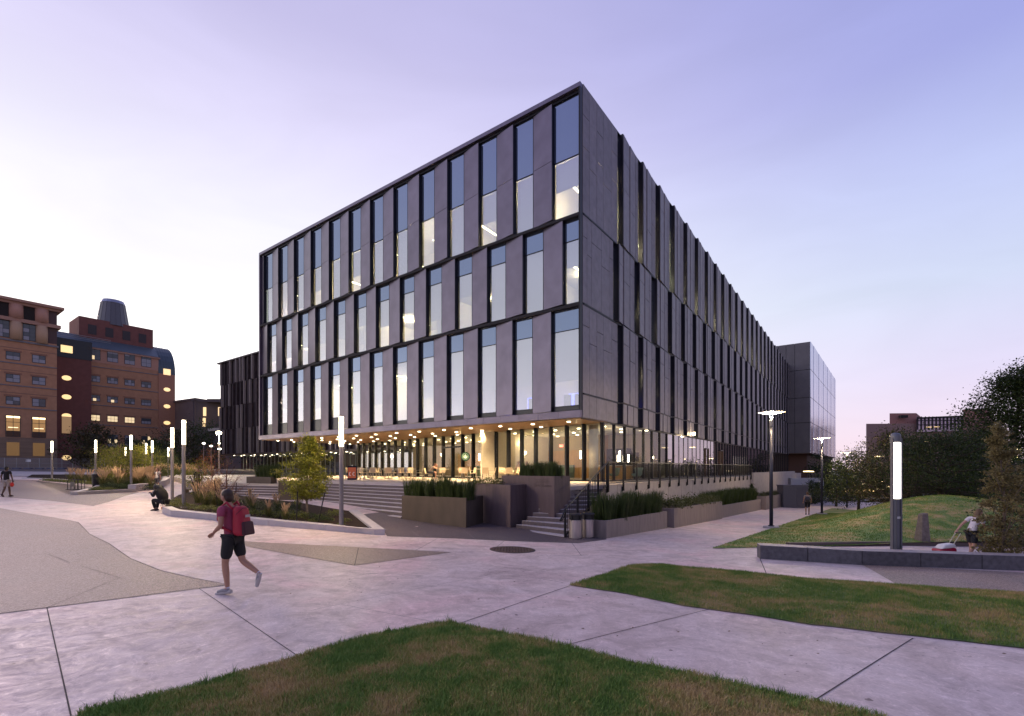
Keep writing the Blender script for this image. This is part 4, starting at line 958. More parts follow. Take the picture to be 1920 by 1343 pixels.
# ------------------------------------------------------------------ lamps
GAL = mat('galvanised_pole', (.22, .20, .21), .45, .5, vary=.08, scale=10)
TUBEL = m_emit('lamp_tube', (1, .84, .56), 8)
lamps = [(640, 780, 16.9, .25, 'tall tube lamp standing on a round footing at the right end of the near bed'),
         (344.5, 787, 21.0, .2, 'tall tube lamp behind the seated woman, nearest of the left cluster'),
         (323, 801.5, 25.5, .15, 'tube lamp just left of and behind the one by the seated woman'),
         (246, 815.5, 35, .2, 'tube lamp rising out of the tall grasses in the middle of the far bed'),
         (179.5, 825, 41, .2, 'tube lamp behind the black litter bin in the far bed'),
         (97.5, 827, 46, .1, 'tube lamp alone at the left end of the far kerb in front of the fence'),
         (285.5, 826, 44, .1, 'tube lamp on the right of a close pair behind the leafy young trees'),
         (274, 831, 48, .1, 'tube lamp on the left of a close pair behind the leafy young trees'),
         (315.5, 839, 55, .1, 'small distant tube lamp just left of the two tallest ones'),
         (235.5, 839, 60, .1, 'most distant tube lamp, half hidden left of the grass bed lamp')]
for i, (px, py, Y, so, lab) in enumerate(lamps):
    x = Q(px, Y); zt = CZ+(HZ-py)*Y/F; zb = ground(x, Y)+.1; r = .075
    e = empty('tube_lamp', (x, Y, zb), 0, lab, 'lamp post', 'tube lamps on the plaza'); H = zt-zb; tl = 1.08
    MB().lathe(0, 0, [(r, .0), (r, H-tl-.03), (r*.9, H-tl-.03), (r*.9, H-tl)], 16).build('pole', GAL, e, smooth=False)
    MB().lathe(0, 0, [(r*.98, H-tl), (r*.98, H-.03)], 16).build('glowing_tube', TUBEL, e, smooth=False)
    MB().lathe(0, 0, [(r*1.03, H-.03), (r*1.03, H)], 16).build('cap', GAL, e)
    MB().lathe(0, 0, [(.13, 0), (.13, .03), (.08, .05)], 16).build('base_plate', GAL, e)
    for k in range(4): MB().lathe(.11*math.cos(k*PI/2+.4), .11*math.sin(k*PI/2+.4), [(.015, .02), (.015, .08)], 6).build('bolt', GAL, e)
    if i < 3: MB().lathe(0, 0, [(.22, -.16), (.23, -.14), (.23, -.01), (.21, 0)], 24).build('footing', mat('footing_concrete', (.42, .38, .38), .7, vary=.1), e)
    lamp('tube_lamp_light', 'POINT', (0, 0, H-.5), 620 if i < 4 else 420, (1, .74, .42), .25, e)
# illuminated column on the right
x = Q(1679, 13.3); zb = ground(x, 13.3); e = empty('light_column', (x, 13.3, zb), 0, 'thick grey column with a tall glowing panel behind the granite wall', 'lamp post')
COLM = mat('painted_grey_metal', (.14, .145, .17), .4, .5); H = 3.08-zb
gz0, gz1 = CZ-(935-HZ)*13.3/F-zb, CZ+(HZ-830)*13.3/F-zb
MB().lathe(0, 0, [(.115, 0), (.115, gz0)], 24).build('shaft', COLM, e, smooth=False)
for s_ in (-1, 1):
    MB().box(s_*.118-.014, -.075, 0, s_*.118+.014, .02, gz1+.12).build('side_rail', COLM, e); MB().box(s_*.06-.006, -.128, 0, s_*.06+.006, -.09, gz0-.01).build('groove_rib', COLM, e)
MB().lathe(0, 0, [(.098, gz0), (.098, gz1)], 24).build('glowing_panel', m_emit('column_light', (1, .90, .76), 9), e)
MB().lathe(0, 0, [(.125, gz1), (.125, H-.09), (.11, H-.04), (.07, H-.01), (0, H)], 24).build('cap', COLM, e)
MB().box(-.05, -.121, gz0-.55, .045, -.116, gz0-.49).build('sticker', mat('worn_sticker', (.45, .45, .45), .7, vary=.4, scale=40), e)
# disc street lamps on the path
POLEB = mat('dark_blue_grey_pole', (.035, .035, .055), .4, .4)
def disc_lamp(px, ydisc, Y, lab, p=500, base=True, drop=0):
    x = Q(px, Y); zb = max(ground(x, Y), hz(x, Y) if drop else -99) if Y < 50 else ground(x, Y); zt = CZ+(HZ-ydisc)*Y/F; H = zt-zb
    e = empty('disc_lamp', (x, Y, zb), 0, lab, 'lamp post', 'disc lamps along the path')
    MB().tube([(0, 0, .1), (0, 0, H-.72)], [.085, .078], 16).build('pole', POLEB, e, smooth=True)
    MB().lathe(0, 0, [(.085, H-.72), (.085, H-.42), (.05, H-.41), (.05, H-.37)], 16).build('head', mat('lamp_head_grey', (.3, .28, .28), .4, .3), e)
    for s_ in (-1, 1): MB().tube([(s_*.03, 0, H-.4), (s_*.06, 0, H-.2), (s_*.1, 0, H-.06)], .012, 5).build('arm', COLM, e)
    MB().lathe(0, 0, [(.04, H-.37), (.035, H-.28), (0, H-.27)], 12).build('bulb', m_emit('bulb_glow', (1, .8, .5), 12), e)
    MB().lathe(0, 0, [(0, H-.10), (.3, H-.09), (.63, H-.03), (.63, H-.02), (.3, H+.01), (0, H+.02)], 40).build('reflector_disc', mat('reflector_white', (.5, .48, .44), .6), e)
    if base:
        MB().lathe(0, 0, [(.14, .1), (.14, .14), (.09, .15)], 16).build('base_plate', POLEB, e)
        MB().lathe(0, 0, [(.36, -.1), (.37, .03), (.35, .1), (0, .1)], 28).build('footing', mat('footing_concrete', (.42, .38, .38), .7, vary=.1), e)
    lamp('disc_lamp_light', 'POINT', (0, 0, H-.24), p, (1, .76, .44), .08, e)
disc_lamp(1446, 772.5, 23.7, 'nearest and tallest disc lamp, on a round footing at the edge of the mound lawn', 1000)
disc_lamp(1541, 821, 38, 'second disc lamp, beside the man walking away with a backpack', 1100)
disc_lamp(1588, 848.5, 52, 'third disc lamp, rising through the yellow lit tree', 1100, False)
disc_lamp(1896, 842, 40, 'disc lamp half hidden by leaves at the right edge', 300, False)
# bright far street light on the left
x = Q(411, 62); z = ground(x, 62); zt = CZ+(HZ-812)*62/F
e = empty('bright_street_light', (x, 62, z), 0, 'very bright street light on a thin pole left of the slatted wing', 'lamp post')
MB().tube([(0, 0, 0), (0, 0, zt-z)], [.09, .06], 10).build('pole', GAL, e); MB().ell((0, -.1, zt-z), (.34, .34, .22), 14, 8).build('lamp_head', m_emit('very_bright_lamp', (1, .86, .58), 25), e)
lamp('street_light_lamp', 'POINT', (0, -.3, zt-z-.4), 2500, (1, .82, .5), .3, e)
for (px, py, Y, lab) in ((382, 831.5, 75, 'small bright lamp left of the bright street light'), (396, 836.5, 80, 'small bright lamp just below left of the bright street light'), (411.5, 842, 66, 'small lamp low on the pole line of the bright street light'), (411, 831.5, 90, 'tiny lamp directly under the bright street light')):
    x = Q(px, Y); z = ground(x, Y); zt = CZ+(HZ-py)*Y/F; e = empty('small_street_lamp', (x, Y, z), 0, lab, 'lamp post')
    MB().tube([(0, 0, 0), (0, 0, zt-z)], .05, 6).build('pole', GAL, e); MB().ell((0, 0, zt-z), (.22, .22, .13), 10, 6).build('lamp_head', m_emit('small_lamp_glow', (1, .95, .75), 8), e)

# ------------------------------------------------------------------ vegetation
BARK = mat('grey_bark', (.14, .105, .085), .9, vary=.3, scale=12, bump=.5); BARKD = mat('dark_bark', (.05, .04, .033), .9, vary=.3, scale=10, bump=.5)
TWIG = mat('red_brown_twig', (.13, .06, .045), .8)
L_YG = m_leaf('yellow_green_leaf', (.09, .11, .015), (.26, .25, .03)); L_G = m_leaf('mid_green_leaf', (.035, .06, .012), (.12, .14, .03)); L_D = m_leaf('dark_green_leaf', (.016, .030, .010), (.07, .10, .028), .3)
L_O = m_leaf('olive_brown_leaf', (.09, .075, .03), (.28, .23, .10)); L_R = m_leaf('rusty_leaf', (.16, .04, .02), (.26, .10, .04)); L_DB = m_leaf('dark_olive_leaf', (.03, .03, .014), (.10, .085, .035), .25)
def leaf_mesh(pts, size, rg, flat=.4, asp=.55):
    n = len(pts); pts = np.array(pts)
    a = rg.normal(size=(n, 3)); a /= np.linalg.norm(a, axis=1)[:, None]
    b = rg.normal(size=(n, 3)); b[:, 2] *= flat; b -= a*(a*b).sum(1)[:, None]; b /= np.linalg.norm(b, axis=1)[:, None]+1e-9
    s = size*(.6+.8*rg.rand(n))[:, None]
    V = np.stack([pts-a*s*.5, pts+b*s*asp*.5, pts+a*s*.5, pts-b*s*asp*.5], 1).reshape(-1, 3)
    return V
def np_mesh(name, V, quads, m):
    me = bpy.data.meshes.new(name); n = len(V); nf = n//quads; me.vertices.add(n); me.vertices.foreach_set('co', V.reshape(-1)); me.loops.add(n); me.loops.foreach_set('vertex_index', np.arange(n))
    me.polygons.add(nf); me.polygons.foreach_set('loop_start', np.arange(nf)*quads); me.update(calc_edges=True); me.materials.append(m); return me
def tree(name, label, loc, H, tr, z0, R, prof, nleaf, size, leafm, bark=BARK, seed=0, limbs=14, lean=0., cl=.25, group=None, cat='tree', twigs=6, up=.25, parts=True, open_=0.):
    rg = np.random.RandomState(seed); r_ = random.Random(seed)
    e = empty(name, loc, 0, label, cat, group)
    tp = [Vector((lean*t*H+.02*H*math.sin(t*5+seed), .015*H*math.sin(t*4+seed*2), t*H*.93)) for t in (0, .15, .3, .45, .6, .75, .9, 1.)]
    MB().tube([(p.x, p.y, p.z-.1 if i == 0 else p.z) for i, p in enumerate(tp)], [tr*(1-.88*t) for t in (0, .15, .3, .45, .6, .75, .9, 1.)], 8).build('trunk', bark, e, smooth=True)
    br = MB(); anchors = []; CH = H-z0
    def tpos(z):
        t = max(0, min(.999, z/(H*.93)))*7; 
        ts = (0, .15, .3, .45, .6, .75, .9, 1.)
        for i in range(7):
            if z/(H*.93) <= ts[i+1] or i == 6: 
                f = min(1, (z/(H*.93)-ts[i])/(ts[i+1]-ts[i])); return tp[i].lerp(tp[i+1], max(0, f))
    for i in range(limbs):
        t = (i+.5)/limbs; zt_ = z0+CH*min(.97, t); rr = R*prof(t)*r_.uniform(.75, 1.15); az = i*2.4+r_.uniform(-.4, .4)
        zs = max(z0*.75, zt_-rr*up*1.6-.1*CH*r_.random()); s = tpos(min(zs, H*.9)); en = Vector((s.x+math.cos(az)*rr, s.y+math.sin(az)*rr, zt_+r_.uniform(-.04, .04)*CH))
        mid = s.lerp(en, .5)+Vector((0, 0, -.08*rr+r_.uniform(-.05, .1)*rr))
        br.tube([s, mid, en], [tr*.38*(1-t*.6), tr*.22*(1-t*.5), tr*.05], 5, False)
        for k in range(twigs):
            f = r_.uniform(.25, 1.); p = (s.lerp(mid, f*2) if f < .5 else mid.lerp(en, f*2-1)); L = rr*r_.uniform(.18, .42)+.08*R
            dv = Vector((r_.gauss(0, 1), r_.gauss(0, 1), r_.gauss(.15, .55))).normalized(); q = p+dv*L
            br.tube([p, q], [tr*.07, tr*.02], 4, False); anchors += [p.lerp(q, .4), p.lerp(q, .75), q]
    br.build('limbs', bark, e)
    if nleaf:
        A = np.array([tuple(a) for a in anchors]); w = rg.rand(len(A))**(1+2*open_)+.05; idx = rg.choice(len(A), nleaf, p=w/w.sum())
        pts = A[idx]+rg.normal(size=(nleaf, 3))*np.array([1, 1, .7])*cl*R
        V = leaf_mesh(pts, size, rg); me = np_mesh('crown', V, 4, leafm); o = bpy.data.objects.new('crown', me); COL.objects.link(o); o.parent = e
    return e
P_ROUND = lambda t: math.sin(PI*min(1, t*.9+.08))**.6
P_CONE = lambda t: (1-t)**.75*min(1, t*5+.35)
P_SPREAD = lambda t: math.sqrt(max(.05, 1-(t*1.0)**2.2))
P_COL = lambda t: min(1, t*4+.4)*(1-t)**.5
P_EGG = lambda t: min(1, .55+t*2)*(1-t**1.6)**.6+.05
def at(px, Y, dz=0): x = Q(px, Y); return (x, Y, ground(x, Y)+dz)
tree('young_tree', 'young yellow green tree with a pointed crown in front of the wide steps', at(577, 18.6, .12), 3.2, .05, .95, .95, P_EGG, 15000, .07, L_YG, seed=3, limbs=34, cl=.085, twigs=8, up=.5)
tree('bare_tree', 'bare leafless young tree behind the man with the red backpack', at(427, 21.5, .12), 2.35, .05, .75, 1.1, P_EGG, 0, .05, L_R, bark=TWIG, seed=8, limbs=26, twigs=16, up=.7)
tree('rusty_tree', 'thin young tree with sparse rusty leaves left of the bare tree', at(395, 27, .12), 2.9, .045, .6, .95, P_EGG, 900, .06, L_R, bark=TWIG, seed=12, limbs=22, twigs=12, cl=.2, up=.6)
tree('small_yellow_tree', 'small tree with bright yellow leaves near the stone bench', at(371, 31, .05), 2.1, .05, .5, 1.0, P_ROUND, 1500, .09, L_YG, seed=15, limbs=14, cl=.22)
for i, (px, Y, H, R, lab) in enumerate(((206, 46, 3.3, 1.9, 'leafy young tree at the left end of the far bed trees'), (238, 40, 3.1, 1.7, 'leafy young tree in the middle of the far grass bed'), (268, 45, 3.6, 1.5, 'leafy young tree behind the close pair of tube lamps'), (300, 52, 3.2, 2.0, 'leafy low tree behind the seat wall on the right'))):
    tree('leafy_tree', lab, at(px, Y, .1), H, .06, .7, R, P_ROUND, 3600, .11, L_YG if i != 3 else L_G, seed=20+i, limbs=18, cl=.16)
# dark evergreens behind, left
for i, (px, Y, H, R, lab) in enumerate(((158, 88, 7., 3.4, 'dark tree standing in front of the recessed brick wall'), (186, 90, 8.5, 3.2, 'dark tree in front of the brick wing behind the red tractor'), (330, 92, 8, 4.4, 'dark tree at the right hand corner of the brick wing'), (362, 96, 9.0, 4.5, 'dark green tree mass left of the bright street light'), (398, 105, 10, 5.0, 'dark green tree behind the bright street light'), (300, 84, 5, 3.2, 'low dark tree behind the tube lamps'), (262, 86, 5, 3.0, 'low dark tree in front of the brick wing windows'))):
    tree('dark_tree', lab, at(px, Y), H, .16, .8, R, P_ROUND, 2600, .38, L_DB if i < 3 else L_D, bark=BARKD, seed=40+i, limbs=16, cl=.2, twigs=5)
# right-hand trees
def atm(px, Y): x = Q(px, Y); return (x, Y, max(ground(x, Y), hz(x, Y)-.05))
tree('lit_tree', 'spreading tree lit yellow by the third disc lamp', at(1612, 47), 5.6, .14, 1.2, 3.2, P_SPREAD, 9000, .15, L_YG if False else L_G, bark=BARKD, seed=61, limbs=26, cl=.13, up=.1, twigs=7)
tree('lit_tree', 'dark low tree left of the yellow lit tree by the path end', at(1568, 56), 5.2, .14, 1., 2.9, P_SPREAD, 6500, .16, L_D, bark=BARKD, seed=62, limbs=24, cl=.14, up=.1)
tree('hillside_tree', 'brownish tree directly behind the glowing column', atm(1672, 36), 6.6, .24, 1.3, 3.0, P_EGG, 9500, .13, L_DB, bark=BARK, seed=63, limbs=30, cl=.12)
tree('hillside_tree', 'wide dark tree with a thick trunk on top of the mound', atm(1765, 31), 4.9, .26, 1.5, 3.9, P_SPREAD, 15000, .12, L_D, bark=BARKD, seed=64, limbs=34, cl=.11, up=.1)
tree('hillside_tree', 'slender tree poking up between the mound tree and the distant building', atm(1722, 40), 6.4, .14, 1.5, 2.6, P_EGG, 6500, .14, L_DB, bark=BARKD, seed=65, limbs=28, cl=.13)
tree('big_tree', 'tallest dark tree rising at the right edge of the picture', at(1905, 40), 12.4, .35, 1.6, 5.2, P_EGG, 46000, .19, L_D, bark=BARKD, seed=66, limbs=44, cl=.12)
tree('big_tree', 'dark tree filling the gap between the mound tree and the tallest tree', at(1838, 44), 7.6, .3, 1.2, 4.4, P_ROUND, 15000, .17, L_D, bark=BARKD, seed=67, limbs=36, cl=.13)
tree('oak_sapling', 'olive brown columnar young tree beside the woman with the suitcase', at(1877, 13.25), 3.95, .05, .12, .66, P_COL, 12000, .065, L_O, bark=BARK, seed=68, limbs=40, cl=.075, up=.9, twigs=7)
tree('edge_shrub_tree', 'dark green bushy tree behind the young columnar tree at the right edge', at(1925, 17), 3.0, .06, .2, 1.3, P_ROUND, 6500, .08, L_D, bark=BARKD, seed=69, limbs=24, cl=.13)
for i, (px, Y, H, R) in enumerate(((1508, 57, 2.5, .9), (1522, 60, 2.9, 1.0), (1533, 62, 2.6, .9), (1556, 64, 2.7, 1.0), (1583, 66, 2.7, 1.0), (1602, 66, 2.4, 1.1))):
    tree('conifer', 'small dark conifer in the row across the end of the path', at(px, Y), H, .06, .1, R, P_CONE, 1500, .16, L_D, bark=BARKD, seed=80+i, limbs=16, cl=.2, group='conifers across the path end')
for i, (px, Y, H, R) in enumerate(((1632, 78, 6, 4), (1700, 82, 6.5, 5), (1780, 78, 5.2, 4.5), (1830, 74, 4.2, 4), (1900, 70, 3.8, 4), (1960, 66, 3.5, 4), (1545, 95, 7, 4))):
    tree('distant_tree', 'dark tree in the wooded background behind the mound', at(px, Y), H, .2, .4, R, P_ROUND, 2600, .36, L_D, bark=BARKD, seed=90+i, limbs=18, cl=.2, twigs=5, group='dark background trees on the right')
tree('small_conifer', 'small conical evergreen at the far end of the rush planter under the railing', (back(pf[4], .8)[0], back(pf[4], .8)[1], z4a-.1), 1.2, .04, .02, .45, P_CONE, 900, .09, L_D, seed=99, limbs=14, cl=.15)

def blade_clump(name, n, h, r0, spread, w, m, seed, plume=0, pm=None, droop=.3):
    rg = random.Random(seed); mb = MB(); pl = MB()
    for i in range(n):
        a = rg.uniform(0, 2*PI); rr = r0*math.sqrt(rg.random()); x, y = rr*math.cos(a), rr*math.sin(a); hh = h*rg.uniform(.6, 1.1); sp_ = spread*rg.uniform(.3, 1.)*hh; a2 = a+rg.uniform(-.6, .6)
        dx, dy = math.cos(a2), math.sin(a2); wx, wy = -dy*w/2, dx*w/2
        p = [(x, y, -.03), (x+dx*sp_*.3, y+dy*sp_*.3, hh*.5), (x+dx*sp_*.7, y+dy*sp_*.7, hh*.85), (x+dx*sp_*(1.1), y+dy*sp_*1.1, hh*(1-droop*rg.random()*.4))]
        mb.add([(p[0][0]-wx, p[0][1]-wy, p[0][2]), (p[0][0]+wx, p[0][1]+wy, p[0][2]), (p[1][0]+wx, p[1][1]+wy, p[1][2]), (p[1][0]-wx, p[1][1]-wy, p[1][2]), (p[2][0]+wx*.7, p[2][1]+wy*.7, p[2][2]), (p[2][0]-wx*.7, p[2][1]-wy*.7, p[2][2]), p[3]],
               [(0, 1, 2, 3), (3, 2, 4, 5), (5, 4, 6)])
    for i in range(plume):
        a = rg.uniform(0, 2*PI); hh = h*rg.uniform(1.1, 1.65); sp_ = hh*rg.uniform(.05, .3); x, y = math.cos(a)*sp_, math.sin(a)*sp_
        pl.tube([(0, 0, h*.3), (x*.7, y*.7, hh*.72)], .004, 3, False)
        pl.tube([(x*.7, y*.7, hh*.7), (x*.85, y*.85, hh*.82), (x*1.05, y*1.05, hh*.93), (x*1.25, y*1.25, hh)], [.008, .02, .016, .003], 5, False)
    a = mb.mesh(name); a.materials.append(m)
    b = None
    if plume: b = pl.mesh('plumes'); b.materials.append(pm)
    return a, b
RUSH = m_leaf('rush_green', (.018, .035, .008), (.07, .10, .025), .25); FOUN = m_leaf('fountain_grass_green', (.05, .07, .02), (.16, .15, .05), .3)
PLU = mat('tan_plume', (.42, .28, .17), .9); PLU2 = mat('pink_plume', (.38, .22, .15), .9)
rush = [blade_clump('rush', 170, .85, .17, .28, .010, RUSH, s)[0] for s in range(4)]
def rushes(poly_a, poly_b, n, rows, h, label, group, zf, name='rush_clump', depth=.5, meshes=None, cat='grass', seed=0):
    rg = random.Random(seed); ms = meshes or rush
    for i in range(n):
        for r in range(rows):
            t = (i+.5+rg.uniform(-.3, .3))/n; a = Vector(poly_a); b = Vector(poly_b); p = a.lerp(b, t); d = (b-a).normalized(); nn = Vector((-d.y, d.x))
            if nn.dot(Vector((p.x, p.y))) < 0: nn = -nn
            q = p+nn*(.25+depth*r+rg.uniform(-.08, .08)); s = h*rg.uniform(.85, 1.15)/.85
            o = bpy.data.objects.new(name, rg.choice(ms)); COL.objects.link(o); o.location = (q.x, q.y, zf(q.x, q.y)); o.rotation_euler = (0, 0, rg.uniform(0, 6)); o.scale = (s, s, s)
            tag(o, label, cat, group)
rushes(P1p[1], P1p[0], 9, 2, .85, 'dense clump of tall green rushes in the low planter by the wide steps', 'rushes in the low planter', lambda x, y: .84, depth=.42, seed=1)
rushes(Vector(P3b).lerp(Vector(P3a), .25), Vector(P3b).lerp(Vector(P3a), .97), 9, 2, .66, 'clump of dark rushes in the tallest planter above the inscription', 'rushes in the tallest planter', lambda x, y: 1.69, depth=.35, seed=2)
rushes(Vector(pf[0]).lerp(Vector(pf[1]), .05), Vector(pf[0]).lerp(Vector(pf[1]), .98), 11, 2, 1.05, 'clump of tall rushes in the planter next to the litter bins', 'rushes in the planter by the bins', lambda x, y: ztop(pf[0], z1a, pf[1], z1b)(x, y)-.08, depth=.42, seed=3)
rushes(back(pf[3], .3), back(pf[4], .3), 16, 3, 1.05, 'clump of tall rushes in the long planter below the railing', 'rushes in the long planter', lambda x, y: ztop(pf[3], z3a, pf[4], z3b)(x, y)-.08, depth=.42, seed=4)
def shrub_mesh(name, n, r, h, size, m, seed):
    rg = np.random.RandomState(seed); a = rg.rand(n)*2*PI; t = rg.rand(n)**.5; ph = rg.rand(n)
    pts = np.stack([np.cos(a)*r*t, np.sin(a)*r*t, .03+h*(1-t**2*.7)*(.35+.65*ph)], 1)
    k = rg.randint(0, 9, n); off = rg.normal(size=(9, 3))*r*.18; pts += off[k]; pts[:, 2] = np.maximum(pts[:, 2], .02)
    return np_mesh(name, leaf_mesh(pts, size, rg), 4, m)
SHL = m_leaf('bush_leaf', (.03, .045, .015), (.13, .14, .05)); SHD = m_leaf('dark_bush_leaf', (.015, .03, .01), (.05, .075, .025)); SHY = m_leaf('yellow_green_bush_leaf', (.06, .08, .015), (.2, .21, .05))
sh_l = [shrub_mesh('bush', 420, .36, .42, .075, SHL, s) for s in range(3)]; sh_d = [shrub_mesh('bush', 500, .36, .32, .05, SHD, s+5) for s in range(3)]; sh_y = [shrub_mesh('bush', 420, .34, .2, .05, SHY, s+9) for s in range(3)]
rushes(Vector(P2c).lerp(Vector((-1.9, 21.7)), .28), (-1.9, 21.7), 4, 1, .66, 'small round leafy bush in the middle planter in front of the cafe', 'bushes in the middle planter', lambda x, y: 1.33, name='planter_bush', meshes=sh_l, cat='bush', seed=6)
rushes(P(1264, 990.5), pf[3], 6, 2, .95, 'leafy bush in the raised planter beside the path', 'bushes in the raised planter', lambda x, y: ztop(P(1264, 990.5), z2a, pf[3], z2b)(x, y)-.08, name='planter_bush', meshes=sh_l, cat='bush', depth=.5, seed=7)
rushes(pf[5], pf[6], 6, 2, .8, 'leafy bush in the farthest planter of the path', 'bushes in the farthest planter', lambda x, y: ztop(pf[5], z4a, pf[6], z4b)(x, y)-.08, name='planter_bush', meshes=sh_l, cat='bush', depth=.5, seed=8)
# fountain grasses and bed shrubs
fg = [blade_clump('fountain_grass', 200, .62, .12, .75, .008, FOUN, 30+s, 22, PLU) for s in range(3)]
def fountain(px, Y, s, label, group, dz=.13):
    x = Q(px, Y); a, b = random.choice(fg); e = bpy.data.objects.new('fountain_grass', a); COL.objects.link(e); e.location = (x, Y, ground(x, Y)+dz); e.scale = (s, s, s); e.rotation_euler = (0, 0, random.uniform(0, 6)); tag(e, label, 'grass', group)
    inst('plumes', b, None, e)
for px, Y, s in ((386, 21.6, 1.1), (402, 22.6, 1.2), (416, 20.8, .9), (372, 23.5, 1.05), (396, 24.5, 1.2), (408, 26, 1.2)): fountain(px, Y, s, 'large fountain grass with tan plumes at the left of the near bed', 'large fountain grasses in the near bed')
for px, Y, s in ((474, 20.2, .78), (503, 18.8, .7), (535, 17.9, .68), (468, 23, .8), (560, 21.5, .7), (520, 21, .75), (442, 20.8, .7)): fountain(px, Y, s, 'small fountain grass tuft with upright plumes in the near bed', 'small fountain grasses in the near bed')
rr_ = random.Random(3)
for i in range(34):
    px = rr_.uniform(190, 296); Y = rr_.uniform(35, 47); fountain(px, Y, rr_.uniform(1.2, 1.7), 'tall fountain grass with pale tan plumes massed in the far bed', 'fountain grasses massed in the far bed')
for px, Y in ((146, 44), (153, 43), (167, 42), (132, 46)): fountain(px, Y, 1.3, 'single fountain grass near the bike rack in the far bed', 'fountain grasses near the bike rack')
for i in range(26):
    px = rr_.uniform(290, 400); Y = rr_.uniform(56, 66); fountain(px, Y, rr_.uniform(1.3, 1.7), 'fountain grass in the distant row beyond the path', 'fountain grasses in the distant row')
def bush(px, Y, s, ms, label, group, dz=.13):
    x = Q(px, Y); o = bpy.data.objects.new('bush', random.choice(ms)); COL.objects.link(o); o.location = (x, Y, ground(x, Y)+dz); o.scale = (s, s, s); o.rotation_euler = (0, 0, random.uniform(0, 6)); tag(o, label, 'bush', group)
for px, Y, s in ((455, 19.6, 1), (430, 20.6, .9), (488, 19.6, 1), (515, 19.3, 1), (540, 19.5, 1), (490, 21.5, 1), (525, 20.8, 1), (556, 18.9, .8), (583, 18.4, .75), (604, 17.7, .95), (548, 20.5, 1), (447, 22, 1)): bush(px, Y, s, sh_d, 'dark green mounded bush in the middle of the near bed', 'dark bushes in the near bed')
for px, py_, s in ((380, 957, .9), (395, 958, 1), (412, 959.5, .8), (440, 962, .7), (471, 965, .9), (498, 967, 1.0), (527, 970.5, 1.0), (559, 973.5, 1.15), (599, 972, .7), (614, 977, .7), (628, 967, 1.0), (345, 952, .9), (332, 944, 1.0), (322, 950, .9), (365, 955, .8), (650, 978, .5), (585, 979, .5), (640, 985, .45)): Y = P(px, py_, .13)[1]; bush(px, Y, s, sh_y, 'low yellow green ground cover bush along the front of the near bed', 'low bushes along the near bed front')
for i in range(26):
    px = rr_.uniform(196, 292); Y = rr_.uniform(33.5, 38); bush(px, Y, rr_.uniform(.9, 1.4), sh_d, 'dark mounded bush along the front of the far bed', 'dark bushes in the far bed')
for i in range(18):
    t = i/17; px = 85+t*90; Y = 44-t*4; bush(px, Y, 1.1, sh_y, 'low green ground cover behind the curved kerb', 'ground cover behind the curved kerb')
for i in range(10):
    px = 178+i*4; bush(px, 33+rr_.uniform(-.5, 2.5), 1., sh_y, 'low yellow green bush at the pointed end of the far bed', 'low bushes at the far bed point')
# stakes
for (px, py, Y, lean, lab) in ((558, 922, 17.4, .03, 'black tree stake left of the young yellow green tree'), (609, 924, 17.6, .22, 'leaning black tree stake right of the young yellow green tree'), (402, 901, 22, -.12, 'black tree stake left of the bare tree'), (443.5, 905, 22.5, .08, 'black tree stake right of the bare tree'), (357, 893, 27, -.35, 'leaning black tree stake left of the rusty tree')):
    x = Q(px, Y); z = CZ-(py-HZ)*Y/F; g = ground(x, Y)
    tag(MB().tube([(x-lean*(z-g), Y, g), (x, Y, z)], .022, 6).build('tree_stake', BLK), lab, 'stake')
# upper planter near the entrance
e_ = block('entrance_planter', 'concrete planter box with tall dark rushes by the glass entrance', [(Q(462, 33.5), 33.5), (Q(508, 32.3), 32.3), (Q(519, 33.6), 33.6), (Q(474, 35), 35)], .6, 1.5, PLC, hollow=.12)
rushes((Q(474, 33.8), 33.8), (Q(512, 32.8), 32.8), 5, 2, .95, 'clump of dark rushes in the box by the glass entrance', 'rushes by the entrance', lambda x, y: 1.42, seed=12, depth=.4)
# ------------------------------------------------------------------ wing behind, glazed volume, other buildings
FINM = mat('wing_cladding', (.055, .042, .052), .45, .3, vary=.3, scale=1, bump=.03); FINL = mat('fin_edge', (.36, .32, .34), .4, .4)
wing = empty('slatted_wing', (0, 0, 0), 0, 'dark wing with vertical light fins seen left of the main building', 'building')
U0 = 19.6
MB().lbox(U0+.3, 36, 4.9, U0+16, 91.3, 22.6).build('wall', mat('wing_wall', (.03, .025, .03), .5), wing)
rows = ((4.9, 9.6), (9.65, 14.0), (14.05, 18.3), (18.35, 22.7))
rw = random.Random(4)
for r, (z0, z1) in enumerate(rows):
    v = 36+[0, .9, .3, 1.2][r]
    while v < 90.5:
        w = rw.choice([.9, 1.3, 1.3, 1.9]); e1 = min(v+w, 91.3)
        f = MB().hexa([LW(U0+.3, v, z0), LW(U0+.3, e1, z0), LW(U0+.22, e1, z0), LW(U0-.12, v, z0)], [LW(U0+.3, v, z1), LW(U0+.3, e1, z1), LW(U0+.22, e1, z1), LW(U0-.12, v, z1)]).build('slat', FINM, wing)
        if rw.random() < .55: MB().lbox(U0-.3, v-.16, z0, U0+.1, v-.003, z1).build('light_edge', FINL, f)
        v += w+rw.choice([.05, .3, .3, .6])
MB().lbox(U0-.25, 36, 22.7, U0+16, 91.5, 22.95).build('parapet', FINM, wing)
MB().lbox(U0-.2, 36, 4.55, U0+10, 91.3, 4.86).build('canopy_soffit', mat('dark_soffit', (.06, .04, .03), .5), wing)
for i in range(26):
    q = LW(U0+.6+(i % 2)*2.2, 38+i*2.0, 4.52); d = inst('downlight', dl_me, None, wing, q, 0, (1.3, 1.3, 1.3))
    if i % 5 == 0: lamp('canopy_lamp', 'SPOT', (q[0], q[1], 4.5), 420, (1, .75, .42), .1, wing, 140)
